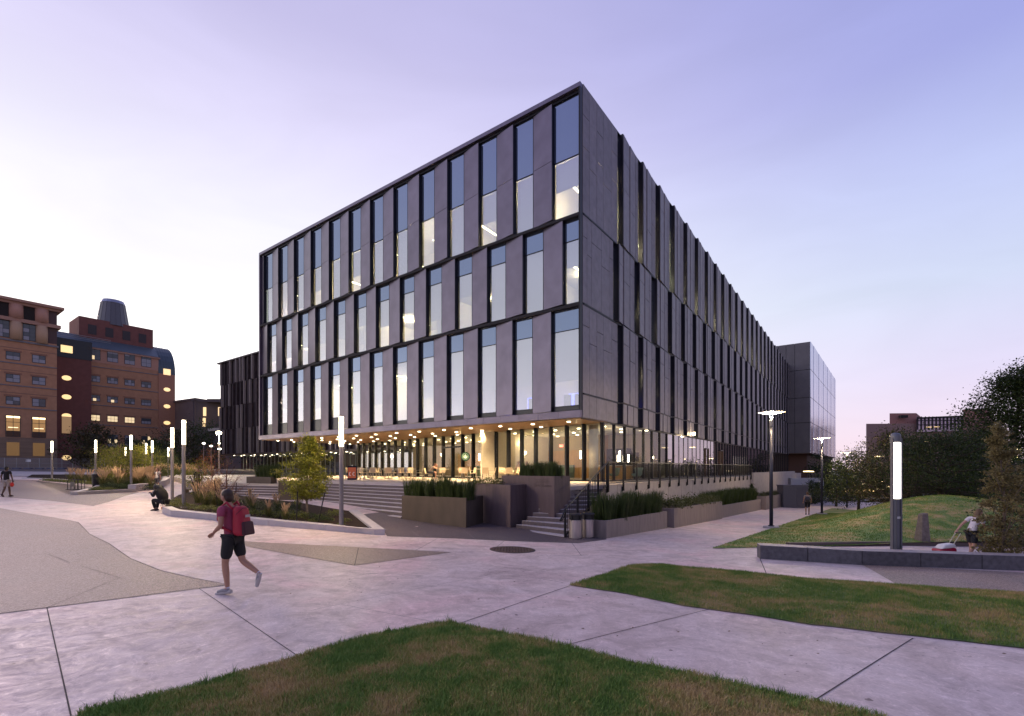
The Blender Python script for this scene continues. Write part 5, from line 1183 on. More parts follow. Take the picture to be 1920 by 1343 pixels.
for i in range(40):
    v = 36+i*1.38
    MB().lbox(U0+4, v, 1.0, U0+4.12, v+.1, 4.55).build('mullion', mat('pale_mullion', (.3, .3, .25), .4), wing)
MB().lbox(U0+4.05, 36, 1.0, U0+4.08, 91, 4.55).build('entrance_glass', GLASS, wing)
MB().lbox(U0+9, 36, .9, U0+9.1, 91, 4.5).build('inner_wall', mat('lobby_wall', (.22, .18, .12), .7), wing)
for v in (42, 52, 62, 72): lamp('lobby_lamp', 'POINT', LW(U0+6.5, v, 3.9), 60, (1, .8, .45), .05, wing)
# glazed volume on the right
gv = empty('glazed_volume', (0, 0, 0), 0, 'tall cantilevered volume with glossy panels at the far end of the building', 'building')
Ug, Vg = 86.0, -3.8; TOPG = 2.1+24.5
A_ = Vector(LW(Ug, Vg)); B_ = Vector((89.7, 133.)); C_ = Vector(LW(Ug, 14)); d1 = (B_.xy-A_.xy).normalized(); L1 = (B_.xy-A_.xy).length
dd = Vector((C_.x-A_.x, C_.y-A_.y)).normalized()
MB().prism([(A_.x+dd.x*.1+d1.x*.1, A_.y+dd.y*.1+d1.y*.1), (B_.x+dd.x*.1, B_.y+dd.y*.1), (B_.x+dd.x*18, B_.y+dd.y*18), (C_.x+d1.x*.1, C_.y+d1.y*.1)], 5.0, TOPG-.1).build('wall', DARK, gv)
GP = mat('glossy_blue_panel', (.42, .46, .60), .2, .85, vary=.12, scale=.5); GN_ = mat('volume_cladding', (.10, .095, .11), .45, .3, vary=.15, scale=.7)
zz = [5.0, 10.95, 15.8, 21.2, TOPG]
for r in range(4):
    for i in range(12):
        a, b = L1*i/12+.06, L1*(i+1)/12-.03; s_ = .05
        q = [A_.xy+d1*a, A_.xy+d1*b, A_.xy+d1*b+dd*.1, A_.xy+d1*a+dd*.1]; q[0] = q[0]-dd*s_*(i % 2)
        MB().prism([tuple(p) for p in q], zz[r]+.05, zz[r+1]-.05).build('glossy_panel', GP, gv)
    x = 0.1
    for i, w in enumerate((2.6, 1.5, 1.3, 2.2, 2.4, 2.4, 2.4)):
        q = [A_.xy+dd*x, A_.xy+dd*(x+w-.07), A_.xy+dd*(x+w-.07)+d1*.1, A_.xy+dd*x+d1*.1]; MB().prism([tuple(p) for p in q], zz[r]+.05, zz[r+1]-.05).build('cladding_panel', GN_, gv); x += w
MB().prism([tuple(A_.xy+d1*3+dd*1), tuple(B_.xy+dd*1), tuple(B_.xy+dd*12), tuple(A_.xy+d1*3+dd*12)], -3, 5.0).build('base_wall', mat('brown_base', (.13, .07, .055), .8, vary=.1), gv)
MB().prism([tuple(A_.xy), tuple(B_.xy), tuple(B_.xy+dd*14), tuple(A_.xy+dd*14)], 4.9, 4.99).build('soffit', mat('brown_soffit', (.10, .05, .03), .6), gv)
# service boxes and white objects at the end of the path
for i, (px, Y, w, h, c, lab) in enumerate(((1492, 50, 2.6, 2.3, (.10, .10, .13), 'dark grey service enclosure at the end of the long wall'), (1514, 66, 4.5, 3.0, (.40, .40, .44), 'pale service cabinet behind the conifers'))):
    x = Q(px, Y); g = ground(x, Y); e = empty('service_cabinet', (x, Y, g), 0, lab, 'cabinet')
    MB().box(-w/2, 0, 0, w/2, 1.2, h).build('body', mat('cabinet_%d' % i, c, .5), e, bevel=.03); MB().box(-w/2-.05, -.05, h, w/2+.05, 1.25, h+.08).build('lid', mat('cabinet_%d' % i, c, .5), e)
    for k in (-1, 1): MB().box(k*w/4-w*.22, -.03, .15, k*w/4+w*.22, -.002, h-.15).build('door', mat('cabinet_door_%d' % i, tuple(v*.9 for v in c), .45), e)
# ---- brick buildings
BRK = mat('red_brown_brick', (.48, .25, .15), .85, vary=.12, scale=1.2, bump=.15, bscale=20); BRK2 = mat('dark_brick', (.20, .08, .07), .85, vary=.12, scale=1.2)
PINK = mat('pink_cast_stone', (.50, .27, .20), .8, vary=.06); LEDG = mat('grey_ledge', (.20, .19, .21), .7); CORN = mat('cornice_stone', (.42, .24, .18), .8); MET = mat('grey_green_metal_roof', (.10, .13, .15), .45, .4, vary=.1)
WPANE = mat('dark_pane', (.05, .06, .085), .08, spec=.9); WLIT = m_emit('lit_pane', (1, .72, .32), .75); WHAZE = mat('blind_pane', (.32, .32, .38), .3); WFR = mat('window_frame_blue', (.03, .045, .06), .5)
BU = Vector((.5914, .8064)); BN = Vector((.8064, -.5914))     # along the wall, outwards
def brick_frame(O):
    def f(s, n, z): q = O+BU*s+BN*n; return (q.x, q.y, z)
    return f
def bx_(f, s0, s1, n0, n1, z0, z1): return MB().hexa([f(s0, n0, z0), f(s1, n0, z0), f(s1, n1, z0), f(s0, n1, z0)], [f(s0, n0, z1), f(s1, n0, z1), f(s1, n1, z1), f(s0, n1, z1)])
rb = random.Random(9)
def bwin(f, par, s, z, w, h, nx=2, nz=2, lit=None, n=0):
    fr = bx_(f, s-w/2-.06, s+w/2+.06, n-.02, n+.06, z-.06, z+h+.06).build('window', WFR, par)
    for i in range(nx):
        for j in range(nz):
            m = WLIT if (lit if lit is not None else rb.random() < .05) else (WHAZE if (j == 0 and rb.random() < .7) else rb.choice([WPANE, WPANE, WHAZE]))
            bx_(f, s-w/2+i*w/nx+.03, s-w/2+(i+1)*w/nx-.03, n+.06, n+.075, z+j*h/nz+.03, z+(j+1)*h/nz-.03).build('pane', m, fr)
    return fr
gzb = 1.6
O1 = Vector((Q(0, 95), 95.)); f = brick_frame(O1)
b1 = empty('brick_building', (0, 0, 0), 0, 'brick building with pink cast stone top floors at the far left edge', 'building')
EL = 8.3
def zy(py, s, O=O1): q = O+BU*s; return CZ+(HZ-py)*q.y/F
bx_(f, -25, EL, -14, 0, gzb-1, 28.3).build('wall', BRK, b1)
bx_(f, -25, EL+.05, .0, .06, gzb-1, 8.3).build('stone_base', mat('brown_base_stone', (.24, .165, .12), .9, vary=.2, scale=.6, stretch=(.3, .3, 3)), b1)
bx_(f, -25, EL+.02, -14, .02, 28.3, 35.2).build('upper_wall', mat('recess_dark', (.10, .06, .06), .8), b1)
for z, t_, n_ in ((27.6, .35, .25), (31.6, .7, .55), (35.1, .5, .5), (35.6, .5, 1.0)): bx_(f, -25, EL+n_, -14, n_, z, z+t_).build('cornice', CORN if z > 30 else LEDG, b1)
for i in range(-4, 3):
    s = -1.35+i*3.75+3.9-.3
    if s > EL-.9: continue
    c = O1+BU*s
    MB().lathe(*(O1+BU*s-BN*.25).to_tuple(), [(.98, 28.0), (.98, 31.6)], 14).build('half_column', mat('tan_cast_stone', (.52, .34, .22), .85, vary=.05), b1, smooth=True)
    MB().lathe(*(O1+BU*s-BN*.25).to_tuple(), [(1.1, 32.3), (1.1, 35.1)], 14).build('half_column', PINK, b1, smooth=True)
    sw_ = s+1.87
    if sw_ < EL-1:
        bwin(f, b1, sw_, 28.25, 1.75, 3.2, 2, 4, False, .02)
        bx_(f, sw_-.8, sw_+.8, .02, .05, 32.4, 35.).build('opening', mat('opening_dark', (.02, .015, .015), .8), b1)
for j, z in enumerate((23.9, 19.4, 14.9)):
    for i in range(-4, 3):
        s = .9+i*3.75+.9
        if s > EL-1: continue
        bwin(f, b1, s, z, 1.9, 1.5, 2, 2, False); bx_(f, s-1.25, s+1.25, .0, .07, z+1.6, z+1.95).build('lintel', mat('lintel_brick', (.3, .15, .1), .8), b1)
    bx_(f, -25, EL, .0, .12, z-.75, z-.55).build('ledge', LEDG, b1); bx_(f, -25, EL, .0, .03, z+2.3, z+2.42).build('ledge', mat('brick_band', (.27, .15, .11), .8), b1)
for i in range(-4, 3):
    s = .9+i*3.75+.9
    if s > EL-1: continue
    bx_(f, s-1.05, s+1.05, .0, .1, 8.4, 12.7).build('opening', WFR, b1); w_ = bx_(f, s-.95, s+.95, .1, .12, 8.5, 12.6).build('lit_window', mat('lit_wood_interior', (.3, .15, .05), .5, emit=(1, .55, .22), estr=.3, vary=.0), b1)
    bx_(f, s-.95, s+.95, .125, .14, 12.2, 12.55).build('ceiling_glow', m_emit('ceiling_glow', (1, .75, .35), 3), w_); bx_(f, s-.04, s+.04, .15, .18, 8.5, 12.6).build('window_bar', WFR, w_); bx_(f, s-.95, s+.95, .15, .18, 11.3, 11.38).build('window_bar', WFR, w_); bx_(f, s-.95, s+.95, .125, .14, 8.5, 9.6).build('dark_desk', mat('desk_dark', (.10, .05, .03), .6), w_); bx_(f, s-.7, s+.7, .125, .14, 10.2, 10.35).build('shelf_glow', m_emit('shelf_glow', (1, .75, .4), 1.6), w_)
    bx_(f, s-.9, s+.9, .07, .1, 4.6, 7.3).build('lower_window', mat('lower_glow', (.2, .1, .04), .4, emit=(1, .55, .2), estr=.12), b1)
# recessed link with oval windows
O2 = Vector((Q(112, 108), 108.)); f2_ = brick_frame(O2)
lk = empty('brick_link', (0, 0, 0), 0, 'recessed dark brick link with a column of glowing oval windows', 'building')
bx_(f2_, -4, 5.5, -6, 0, 0, 27.2).build('wall', BRK2, lk); bx_(f2_, -4, 5.6, -6, .1, 27.2, 31.5).build('metal_wall', mat('dark_metal', (.04, .045, .055), .4, .4), lk)
OVG = m_emit('oval_window_glow', (1, .66, .24), 1.1)
def oval(f, par, s, z, w=.95, h=.62, n=.03):
    vs = [f(s+w*math.cos(2*PI*i/20), n, z+h*math.sin(2*PI*i/20)) for i in range(20)]+[f(s+w*math.cos(2*PI*i/20), n-.06, z+h*math.sin(2*PI*i/20)) for i in range(20)]
    o = MB().add(vs, [tuple(range(20)), tuple(range(20, 40))[::-1]]+[(i, 20+i, 20+(i+1) % 20, (i+1) % 20) for i in range(20)]).build('oval_window', OVG, par)
sO = 1.15
for py in (709, 744.5, 780, 858.5): oval(f2_, lk, sO, CZ+(HZ-py)*109/F, .82, .55)
bx_(f2_, sO-1, sO+1, .1, .15, 28.3, 29.9).build('lit_window', OVG, lk); bx_(f2_, sO-.8, sO+.8, .0, .05, 10, 13.8).build('window', mat('dim_window', (.15, .1, .08), .3, emit=(1, .6, .3), estr=.25), lk)
for k in range(3): MB().tube([f2_(-3.5, .3, 32+k*.35), f2_(9, .3, 32+k*.35)], .04, 5).build('roof_rail', mat('rail_grey', (.4, .4, .42), .5, .5), lk)
# second brick wing
O3 = Vector((Q(148, 112), 112.)); f3_ = brick_frame(O3)
b2 = empty('brick_wing', (0, 0, 0), 0, 'brick wing with a barrel metal roof and a dark rooftop storey', 'building')
def sof3(px, O=O3):                        # wall coordinate under a photo column
    k = (px-960)/F; return (k*O.y-O.x)/(BU.x-k*BU.y)
s_end = sof3(297); s_tow = sof3(328)
def z3(py, px, O=O3): s = sof3(px, O); return CZ+(HZ-py)*(O+BU*s).y/F
bx_(f3_, 0, s_end, -14, 0, 0, z3(679, 175)-.0).build('wall', BRK, b2); bx_(f3_, 0, s_end, -14, .05, z3(679, 175), z3(655, 175)).build('upper_wall', PINK, b2)
bx_(f3_, -.2, s_end+.3, -14, .35, z3(655, 175), z3(652, 175)).build('cornice', CORN, b2)
bx_(f3_, s_end, s_tow, -14, .15, 0, z3(704, 328)).build('tower_wall', mat('tower_brick', (.46, .23, .15), .85, vary=.1), b2)
cols = (177.3, 211, 243, 274); R4 = (711, 746, 780)
for px in cols:
    s = sof3(px)
    for j, (zc, lit) in enumerate(((22.9, None), (18.3, None), (13.6, px in (177.3, 211, 243)))):
        bwin(f3_, b2, s, zc-.2, 1.95, 1.35, 3, 2, lit if j == 2 else None); bx_(f3_, s-1.2, s+1.2, 0, .08, zc+1.3, zc+1.6).build('lintel', mat('lintel_brick', (.3, .15, .1), .8), b2)
    bwin(f3_, b2, s, z3(679, 177)+.6, 2.0, 2.9, 2, 3, None, .05); bwin(f3_, b2, s, 7.2, 1.9, 3.0, 3, 3, None)
for zc in (22.2, 17.6, 12.9, 26.7): bx_(f3_, 0, s_end, 0, .12, zc-.5, zc-.32).build('ledge', LEDG, b2)
for py in (730.5, 762, 793): oval(f3_, b2, (s_end+s_tow)/2, z3(py, 310), .75, .5, .2)
bx_(f3_, (s_end+s_tow)/2-.8, (s_end+s_tow)/2+.8, .15, .2, z3(703, 310), z3(692, 310)).build('lit_window', OVG, b2)
# barrel roof
mb = MB(); nA = 14; zr0 = z3(704, 328); zc_ = z3(648, 328); rz = zc_-zr0
prof = [(-7+7.15*math.cos(PI*i/nA), zr0+rz*1.0*math.sin(PI*i/nA)) for i in range(nA+1)]
for sA, sB in ((s_end, s_tow),):
    vs = [f3_(sA, n, z) for n, z in prof]+[f3_(sB, n, z) for n, z in prof]; m_ = nA+1
    mb.add(vs, [(i, i+1, m_+i+1, m_+i) for i in range(nA)]+[tuple(range(m_)), tuple(range(m_, 2*m_))[::-1]])
mb.build('barrel_roof', MET, b2)
for k in range(7):
    s = s_end+(s_tow-s_end)*k/6; MB().tube([f3_(s, n*1.0+.02, z+.02) for n, z in prof[:10]], .05, 4).build('roof_seam', MET, b2)
mb = MB(); mb.hexa([f3_(-9, .2, z3(652, 175)+.1), f3_(s_end, .2, z3(652, 175)+.1), f3_(s_end, -6, z3(652, 175)+.1), f3_(-9, -6, z3(652, 175)+.1)], [f3_(-9, -3.6, z3(622, 150)), f3_(s_end, -3.6, z3(622, 150)), f3_(s_end, -6, z3(622, 150)), f3_(-9, -6, z3(622, 150))]); mb.build('sloping_metal_roof', MET, b2)
O4 = O3-BN*3.; 
def sof4(px): return sof3(px, O4)
f4_ = brick_frame(O4); a_, b_ = sof4(148), sof4(287)
zt4 = CZ+(HZ-592)*(O4+BU*a_).y/F
bx_(f4_, a_, b_, -9, 0, z3(655, 175), zt4).build('rooftop_storey', BRK2, b2)
for px in (173, 205, 237, 267): s = sof4(px); bx_(f4_, s-.8, s+.8, 0, .05, zt4-3.9, zt4-1.6).build('dark_window', mat('dark_shutter', (.03, .02, .03), .4), b2)
# tapered vent tower
c = O4+BU*sof4(212)-BN*4; Yc = c.y; k_ = Yc/F
r0_, r1_ = 24.5*k_*1.0, 18*k_; zb_, zt_ = CZ+(HZ-607)*k_, CZ+(HZ-571)*k_
cx_ = Q(212, Yc); vt = MB().lathe(cx_, Yc, [(r0_, zb_-1), (r1_, zt_)], 18).build('vent_tower', mat('lead_cladding', (.13, .13, .15), .5, .3, vary=.1), b2); MB().lathe(cx_, Yc, [(r1_*1.03, zt_), (r1_*.9, zt_+.8), (0, zt_+.9)], 18).build('vent_cap', mat('vent_cap', (.3, .33, .45), .4, .3), vt)
for k in range(18):
    a = 2*PI*k/18; MB().tube([(cx_+r0_*math.cos(a), Yc+r0_*math.sin(a), zb_-1), (cx_+r1_*math.cos(a), Yc+r1_*math.sin(a), zt_)], .05, 4).build('seam', mat('lead_seam', (.08, .08, .1), .5), vt)
# grey building far centre-left
def simple_building(name, label, px0, px1, Y, pyt, col, extras=(), depth=20, slope=0., skew=10.):
    x0, x1 = Q(px0, Y), Q(px1, Y+skew); zt = CZ+(HZ-pyt)*Y/F; e = empty(name, (0, 0, 0), 0, label, 'building'); m = mat(name+'_wall', col, .8, vary=.12, scale=.5)
    MB().prism([(x0, Y), (x1, Y+skew), (x1+6, Y+skew+depth), (x0-2, Y+depth)], -3, zt).build('wall', m, e); MB().prism([(x0-.3, Y-.3), (x1+.3, Y+skew-.3), (x1+6, Y+skew+depth), (x0-2.3, Y+depth)], zt, zt+.5).build('parapet', m, e)
    for (a, b, t, zb) in extras:
        MB().prism([(Q(a, Y+1), Y+1), (Q(b, Y+1), Y+1), (Q(b, Y+1), Y+9), (Q(a, Y+1), Y+9)], zt, CZ+(HZ-t)*Y/F).build('roof_block', m, e)
    return e, zt
g1, zt = simple_building('concrete_building', 'plain grey brown concrete building between the brick wing and the slatted wing', 325, 365, 128, 756, (.17, .13, .125), skew=-6)
g2, zt2 = simple_building('concrete_tower_block', 'taller dark concrete building stepping up beside the slatted wing', 362, 425, 122, 753, (.12, .095, .10), ((388, 420, 747, 0),), skew=4)
for (px, py) in ((384, 772), (383, 792), (412, 772)): x = Q(px, 121.8); z = CZ+(HZ-py)*121.8/F; MB().box(x-.3, 121.6, z-1.1, x+.3, 121.9, z+1.1).build('lit_slit_window', OVG, g2)
MB().prism([(Q(390, 100), 100.), (Q(424, 98), 98.), (Q(424, 103), 103.), (Q(390, 105), 105.)], 9.8, 10.4).build('roof_canopy', mat('pale_canopy', (.4, .36, .34), .7), g2)
# distant brick building on the right
YR = 150.
b3 = empty('distant_brick_building', (0, 0, 0), 0, 'distant brown brick building with a glazed upper corridor behind the trees', 'building')
BR3 = mat('distant_brick', (.31, .20, .185), .85, vary=.08)
def rbox(px0, px1, pt_, pb, Y0, Y1, m, nm, par, d=14): 
    z1a, z1b = CZ+(HZ-pt_[0])*Y0/F, CZ+(HZ-pt_[1])*Y1/F; zt_ = (z1a+z1b)/2; zb = CZ+(HZ-pb)*(Y0+Y1)/2/F
    return MB().prism([(Q(px0, Y0), Y0), (Q(px1, Y1), Y1), (Q(px1, Y1)*(Y1+d)/Y1+2, Y1+d), (Q(px0, Y0)*(Y0+d)/Y0+1, Y0+d)], zb, zt_).build(nm, m, par)
rbox(1624, 1722, (796, 793), 900, 150, 149, BR3, 'wall', b3); rbox(1668, 1718, (776, 774), 797, 151, 150.4, mat('red_brick_block', (.36, .18, .16), .85), 'roof_block', b3)
rbox(1720, 1812, (809, 806), 900, 149, 143, BR3, 'wall', b3); rbox(1806, 1850, (768, 766), 900, 142, 140, mat('red_brick_block', (.36, .18, .16), .85), 'stair_tower', b3)
rbox(1719, 1810, (784, 779), 809, 148, 142.5, mat('purple_glass', (.30, .26, .34), .12, .6), 'glazed_corridor', b3); rbox(1719, 1810, (783.3, 778.3), 784, 147.6, 142.2, DARK, 'roof_edge', b3, 1)
for i in range(13):
    px = 1721+i*7; Y = 147.4-i*.42; x = Q(px, Y); MB().box(x-.1, Y-.1, CZ+(HZ-806)*Y/F, x+.1, Y+.1, CZ+(HZ-781)*Y/F).build('mullion', DARK, b3)
x0, x1 = Q(1721, 147.3), Q(1808, 142.3)
for py in (789, 797): MB().hexa([(x0, 147.3, CZ+(HZ-py)*147/F), (x1, 142.2, CZ+(HZ-py)*143/F), (x1, 142.3, CZ+(HZ-py)*143/F), (x0, 147.4, CZ+(HZ-py)*147/F)], [(x0, 147.3, CZ+(HZ-py)*147/F+.2), (x1, 142.2, CZ+(HZ-py)*143/F+.2), (x1, 142.3, CZ+(HZ-py)*143/F+.2), (x0, 147.4, CZ+(HZ-py)*147/F+.2)]).build('transom', DARK, b3)
x = Q(1695, 149.3); MB().box(x-1.2, 149.2, CZ+(HZ-784)*150/F, x+1.2, 149.9, CZ+(HZ-779)*150/F).build('louvre', DARK, b3)
x = Q(1732, 148); MB().box(x-.8, 145.9, CZ+(HZ-802)*147/F, x+.6, 146.2, CZ+(HZ-801)*147/F).build('lit_strip', OVG, b3); x = Q(1752, 146); MB().box(x-.8, 144.9, CZ+(HZ-801.5)*146/F, x+.6, 145.2, CZ+(HZ-800.5)*146/F).build('lit_strip', OVG, b3)
for i, (px, py, w) in enumerate(((1500+148, 856, 1.3), (1648, 902.5, 1.2), (1649, 917, 1.0), (1665, 913, .8), (1716, 861.5, .35), (1772, 855, .35), (1773, 893, .3), (1612, 920, 2.2), (1735, 827, 1.3), (1516, 884, 1.5))):
    x = Q(px, 72); z = CZ+(HZ-py)*72/F
    if w > 1.9: e = tag(MB().box(x-w, 72, z-.14, x+w, 72.2, z+.14).build('lit_window_band', m_emit('amber_band', (1, .6, .15), 2.5)), 'amber lit window band seen low between the background trees', 'window'); continue
    e = empty('background_lamp', (x, 72, ground(x, 72)), 0, 'small distant lamp glowing among the dark background trees', 'lamp post', 'distant lamps among the trees')
    h = z-ground(x, 72); MB().tube([(0, 0, 0), (0, 0, h-.06)], .04, 5).build('pole', DARK, e); MB().lathe(0, 0, [(w*.45, h-.06), (w*.45, h+.02), (0, h+.06)], 12).build('lamp_head', m_emit('far_lamp_glow', (1, .75, .35), 7), e)

# ------------------------------------------------------------------ construction fence and street things, left
fe = empty('construction_fence', (0, 0, 0), 0, 'grey wire construction fence across the street in front of the brick buildings', 'fence')
FW = mat('fence_galvanised', (.30, .30, .33), .5, .5)
fa, fb = Vector((Q(-60, 80.5), 80.5)), Vector((Q(196, 89), 89.)); nf = 12
for i in range(nf+1):
    p = fa.lerp(fb, i/nf); g = ground(*p)+.1; MB().tube([(p.x, p.y, g-.1), (p.x, p.y, g+1.85)], .045 if i % 3 else .08, 6).build('post', FW, fe); MB().box(p.x-.6, p.y-.25, g-.05, p.x+.6, p.y+.25, g+.12).build('foot', mat('fence_foot', (.12, .13, .2), .8), fe)
for i in range(nf):
    p, q = fa.lerp(fb, i/nf), fa.lerp(fb, (i+1)/nf); gp0, gq0 = ground(*p)+.1, ground(*q)+.1; mb = MB()
    for h in (.15, .95, 1.8): mb.tube([(p.x, p.y, gp0+h), (q.x, q.y, gq0+h)], .022, 4, False)
    mb.build('rail', FW, fe); mb = MB()
    for k in range(1, 44): r = p.lerp(q, k/44); g = gp0+(gq0-gp0)*k/44; mb.tube([(r.x, r.y, g+.15), (r.x, r.y, g+1.8)], .006, 3, False)
    for k in range(1, 12): mb.tube([(p.x, p.y, gp0+.15+k*.14), (q.x, q.y, gq0+.15+k*.14)], .005, 3, False)
    mb.build('wire_mesh', FW, fe)['kind'] = 'stuff'
for s_, lab in ((.42, 'white notice hung on the construction fence'),):
    p = fa.lerp(fb, s_); g = ground(*p)+.1; tag(MB().box(p.x-.45, p.y-.08, g+1.15, p.x+.45, p.y-.05, g+1.6).build('fence_notice', mat('white_board', (.7, .7, .72), .6)), lab, 'sign')
# red tractor behind the fence
x = Q(176, 91); g = ground(x, 91)+.1; tr_ = empty('red_tractor', (x, 91, g), 0, 'small red tractor parked behind the end of the fence', 'tractor'); RED = mat('tractor_red', (.35, .02, .02), .4); TYR = mat('tyre_rubber', (.015, .015, .017), .85)
MB().box(-.3, -.5, .7, 1.8, .5, 1.45).build('bonnet', RED, tr_, bevel=.08); MB().box(-1.4, -.7, .7, -.3, .7, 1.5).build('fender', RED, tr_, bevel=.1)
for xx, r in ((-1., .85), (1.3, .55)):
    for yy in (-.75, .75):
        w = MB().tube([(xx, yy-.18, r), (xx, yy+.18, r)], r, 20).build('wheel', TYR, tr_); MB().tube([(xx, yy-.2, r), (xx, yy+.2, r)], r*.5, 14).build('hub', mat('hub_grey', (.25, .25, .25), .5), w)
for xx in (-1.3, -.4):
    for yy in (-.6, .6): MB().tube([(xx, yy, 1.4), (xx, yy, 2.5)], .04, 5).build('cab_post', DARK, tr_)
MB().box(-1.5, -.75, 2.5, -.2, .75, 2.58).build('cab_roof', RED, tr_); MB().tube([(-.45, 0, 1.3), (-.55, 0, 1.75)], .03, 6).build('steering_column', DARK, tr_); MB().box(-1.1, -.3, 1.4, -.75, .3, 1.9).build('seat', DARK, tr_)
# black litter bin and bike rack in the far bed
x = Q(181, 38.5); g = ground(x, 38.5); e = empty('black_litter_bin', (x, 38.5, g), 0, 'black litter bin at the foot of a tube lamp in the far bed', 'bin')
MB().lathe(0, 0, [(.26, 0), (.3, .9), (.3, .95)], 20).build('body', BLK, e); MB().lathe(0, 0, [(.33, .95), (.33, 1.03), (.24, 1.1), (0, 1.12)], 20).build('lid', BLK, e)
x = Q(143, 35.5); g = ground(x, 35.5); e = empty('bike_rack', (x, 35.5, g), 0, 'black bike rack with round loops standing on the kerb', 'bike rack')
for k in range(4):
    xx = -.36+k*.24; pts = [(xx, -.3, 0)]+[(xx, -.3+.3*(1-math.cos(a)), .62+.14*math.sin(a)) for a in [PI*i/8 for i in range(9)]]+[(xx, .3, 0)]; MB().tube(pts, .022, 6).build('hoop', BLK, e)
MB().box(-.5, -.33, 0, .5, -.27, .04).build('foot_bar', BLK, e); MB().box(-.5, .27, 0, .5, .33, .04).build('foot_bar', BLK, e)
MB().box(-.12, -.36, .25, .18, -.335, .6).build('plate', mat('rack_plate', (.2, .18, .14), .6), e)
MB().lathe(.85, .1, [(.3, .0), (.3, .06), (0, .08)], 20).build('ground_disc', BLK, e)
# stone bench
x = Q(357.5, 33); g = ground(x, 33); e = empty('stone_bench', (x, 33, g), 0, 'grey stone bench under the small yellow tree', 'bench'); BM = mat('bench_stone', (.30, .25, .2), .7, vary=.1)
MB().box(-.42, -.3, .28, .42, .3, .46).build('seat', BM, e, bevel=.015); 
for s_ in (-1, 1): MB().box(s_*.3-.05, -.25, 0, s_*.3+.05, .25, .28).build('leg', BM, e)
MB().box(-.38, .2, .46, .38, .28, .78).build('backrest', BM, e)
# obelisk on the mound
Yo = 17.5; x = Q(1729, Yo); zb = hz(x, Yo)-.05; ztp = CZ-(962-HZ)*Yo/F; w = .17
tag(MB().hexa([(x-w, Yo-w, zb), (x+w, Yo-w, zb), (x+w, Yo+w, zb), (x-w, Yo+w, zb)], [(x-w*.35, Yo-w*.55, ztp-.04), (x+w*.8, Yo-w*.55, ztp), (x+w*.8, Yo+w*.6, ztp), (x-w*.35, Yo+w*.6, ztp-.04)]).build('stone_marker', mat('rough_marker_stone', (.16, .13, .12), .9, vary=.3, scale=10, bump=.5), bevel=.01), 'small tapering stone marker standing on the lawn right of the glowing column', 'stone')
# hydrant, red bollard
x = Q(1807, 56); g = max(ground(x, 56), 0*hz(x, 56)); zb = CZ-(934.5-HZ)*56/F; e = empty('fire_hydrant', (x, 56, zb), 0, 'small yellow fire hydrant far behind the mound', 'hydrant'); YEL = mat('hydrant_yellow', (.6, .35, .02), .5)
MB().lathe(0, 0, [(.17, 0), (.17, .06), (.12, .08), (.12, .55), (.14, .57), (.12, .68), (0, .74)], 14).build('body', YEL, e); MB().tube([(-.2, 0, .42), (.2, 0, .42)], .06, 8).build('outlets', YEL, e)
MB().lathe(0, 0, [(.2, -1.), (.2, 0)], 12).build('stand', mat('kerb_grey', (.2, .2, .2), .8), e)
x = Q(1793, 54); zb = CZ-(936-HZ)*54/F; e = empty('red_gate_post', (x, 54, zb-.6), 0, 'short post with a red top beside the yellow hydrant', 'post'); MB().box(-.13, -.13, 0, .13, .13, 1.5).build('shaft', mat('faded_red', (.3, .12, .12), .7), e); MB().box(-.2, -.15, 1.5, .3, .15, 1.75).build('top', mat('bright_red', (.5, .05, .06), .5), e)

# ------------------------------------------------------------------ cafe terrace furniture
CH = mat('tan_woven_chair', (.42, .33, .23), .6); FR = mat('chair_frame_metal', (.30, .27, .23), .4, .5); TT = mat('pale_table_top', (.55, .50, .42), .4)
ch = empty('terrace_chair', (0, 0, -50), 0, 'x', 'chair', 'chairs around the terrace tables')
MB().box(-.22, -.22, .43, .22, .22, .455).build('seat', CH, ch, bevel=.01)
MB().hexa([(-.22, .2, .47), (.22, .2, .47), (.22, .22, .47), (-.22, .22, .47)], [(-.21, .28, .84), (.21, .28, .84), (.21, .30, .84), (-.21, .30, .84)]).build('backrest', CH, ch)
for sx in (-1, 1):
    for sy in (-1, 1): MB().tube([(sx*.2, sy*.2, .43), (sx*.24, sy*.25, 0)], .012, 5).build('leg', FR, ch)
    MB().tube([(sx*.22, -.2, .44), (sx*.25, -.2, .64), (sx*.25, .22, .64)], .012, 5).build('armrest', FR, ch)
tb = empty('terrace_table', (0, 0, -50), 0, 'x', 'table', 'square tables on the cafe terrace')
MB().box(-.37, -.37, .71, .37, .37, .74).build('table_top', TT, tb, bevel=.008); MB().lathe(0, 0, [(.03, .03), (.03, .71)], 10).build('leg', FR, tb)
for k in range(4): a = k*PI/2+PI/4; MB().tube([(0, 0, .05), (.36*math.cos(a), .36*math.sin(a), .015)], .016, 5).build('foot', FR, tb)
tabs = [(672, 37, 'at the left end near the orange board'), (700, 36.5, 'second from the orange board'), (728, 35, 'in the middle of the open left terrace'), (752, 37.5, 'close to the glass on the left terrace'), (770, 36, 'just left of the seated man'), (830, 35, 'where the seated man leans'), (868, 34, 'right of the seated man'), (905, 32.5, 'under the round green sign side'), (690, 40, 'at the back left by the glass'), (725, 39.5, 'behind the middle table by the glass'), (948, 31, 'nearest the tallest planter')]
rt_ = random.Random(2)
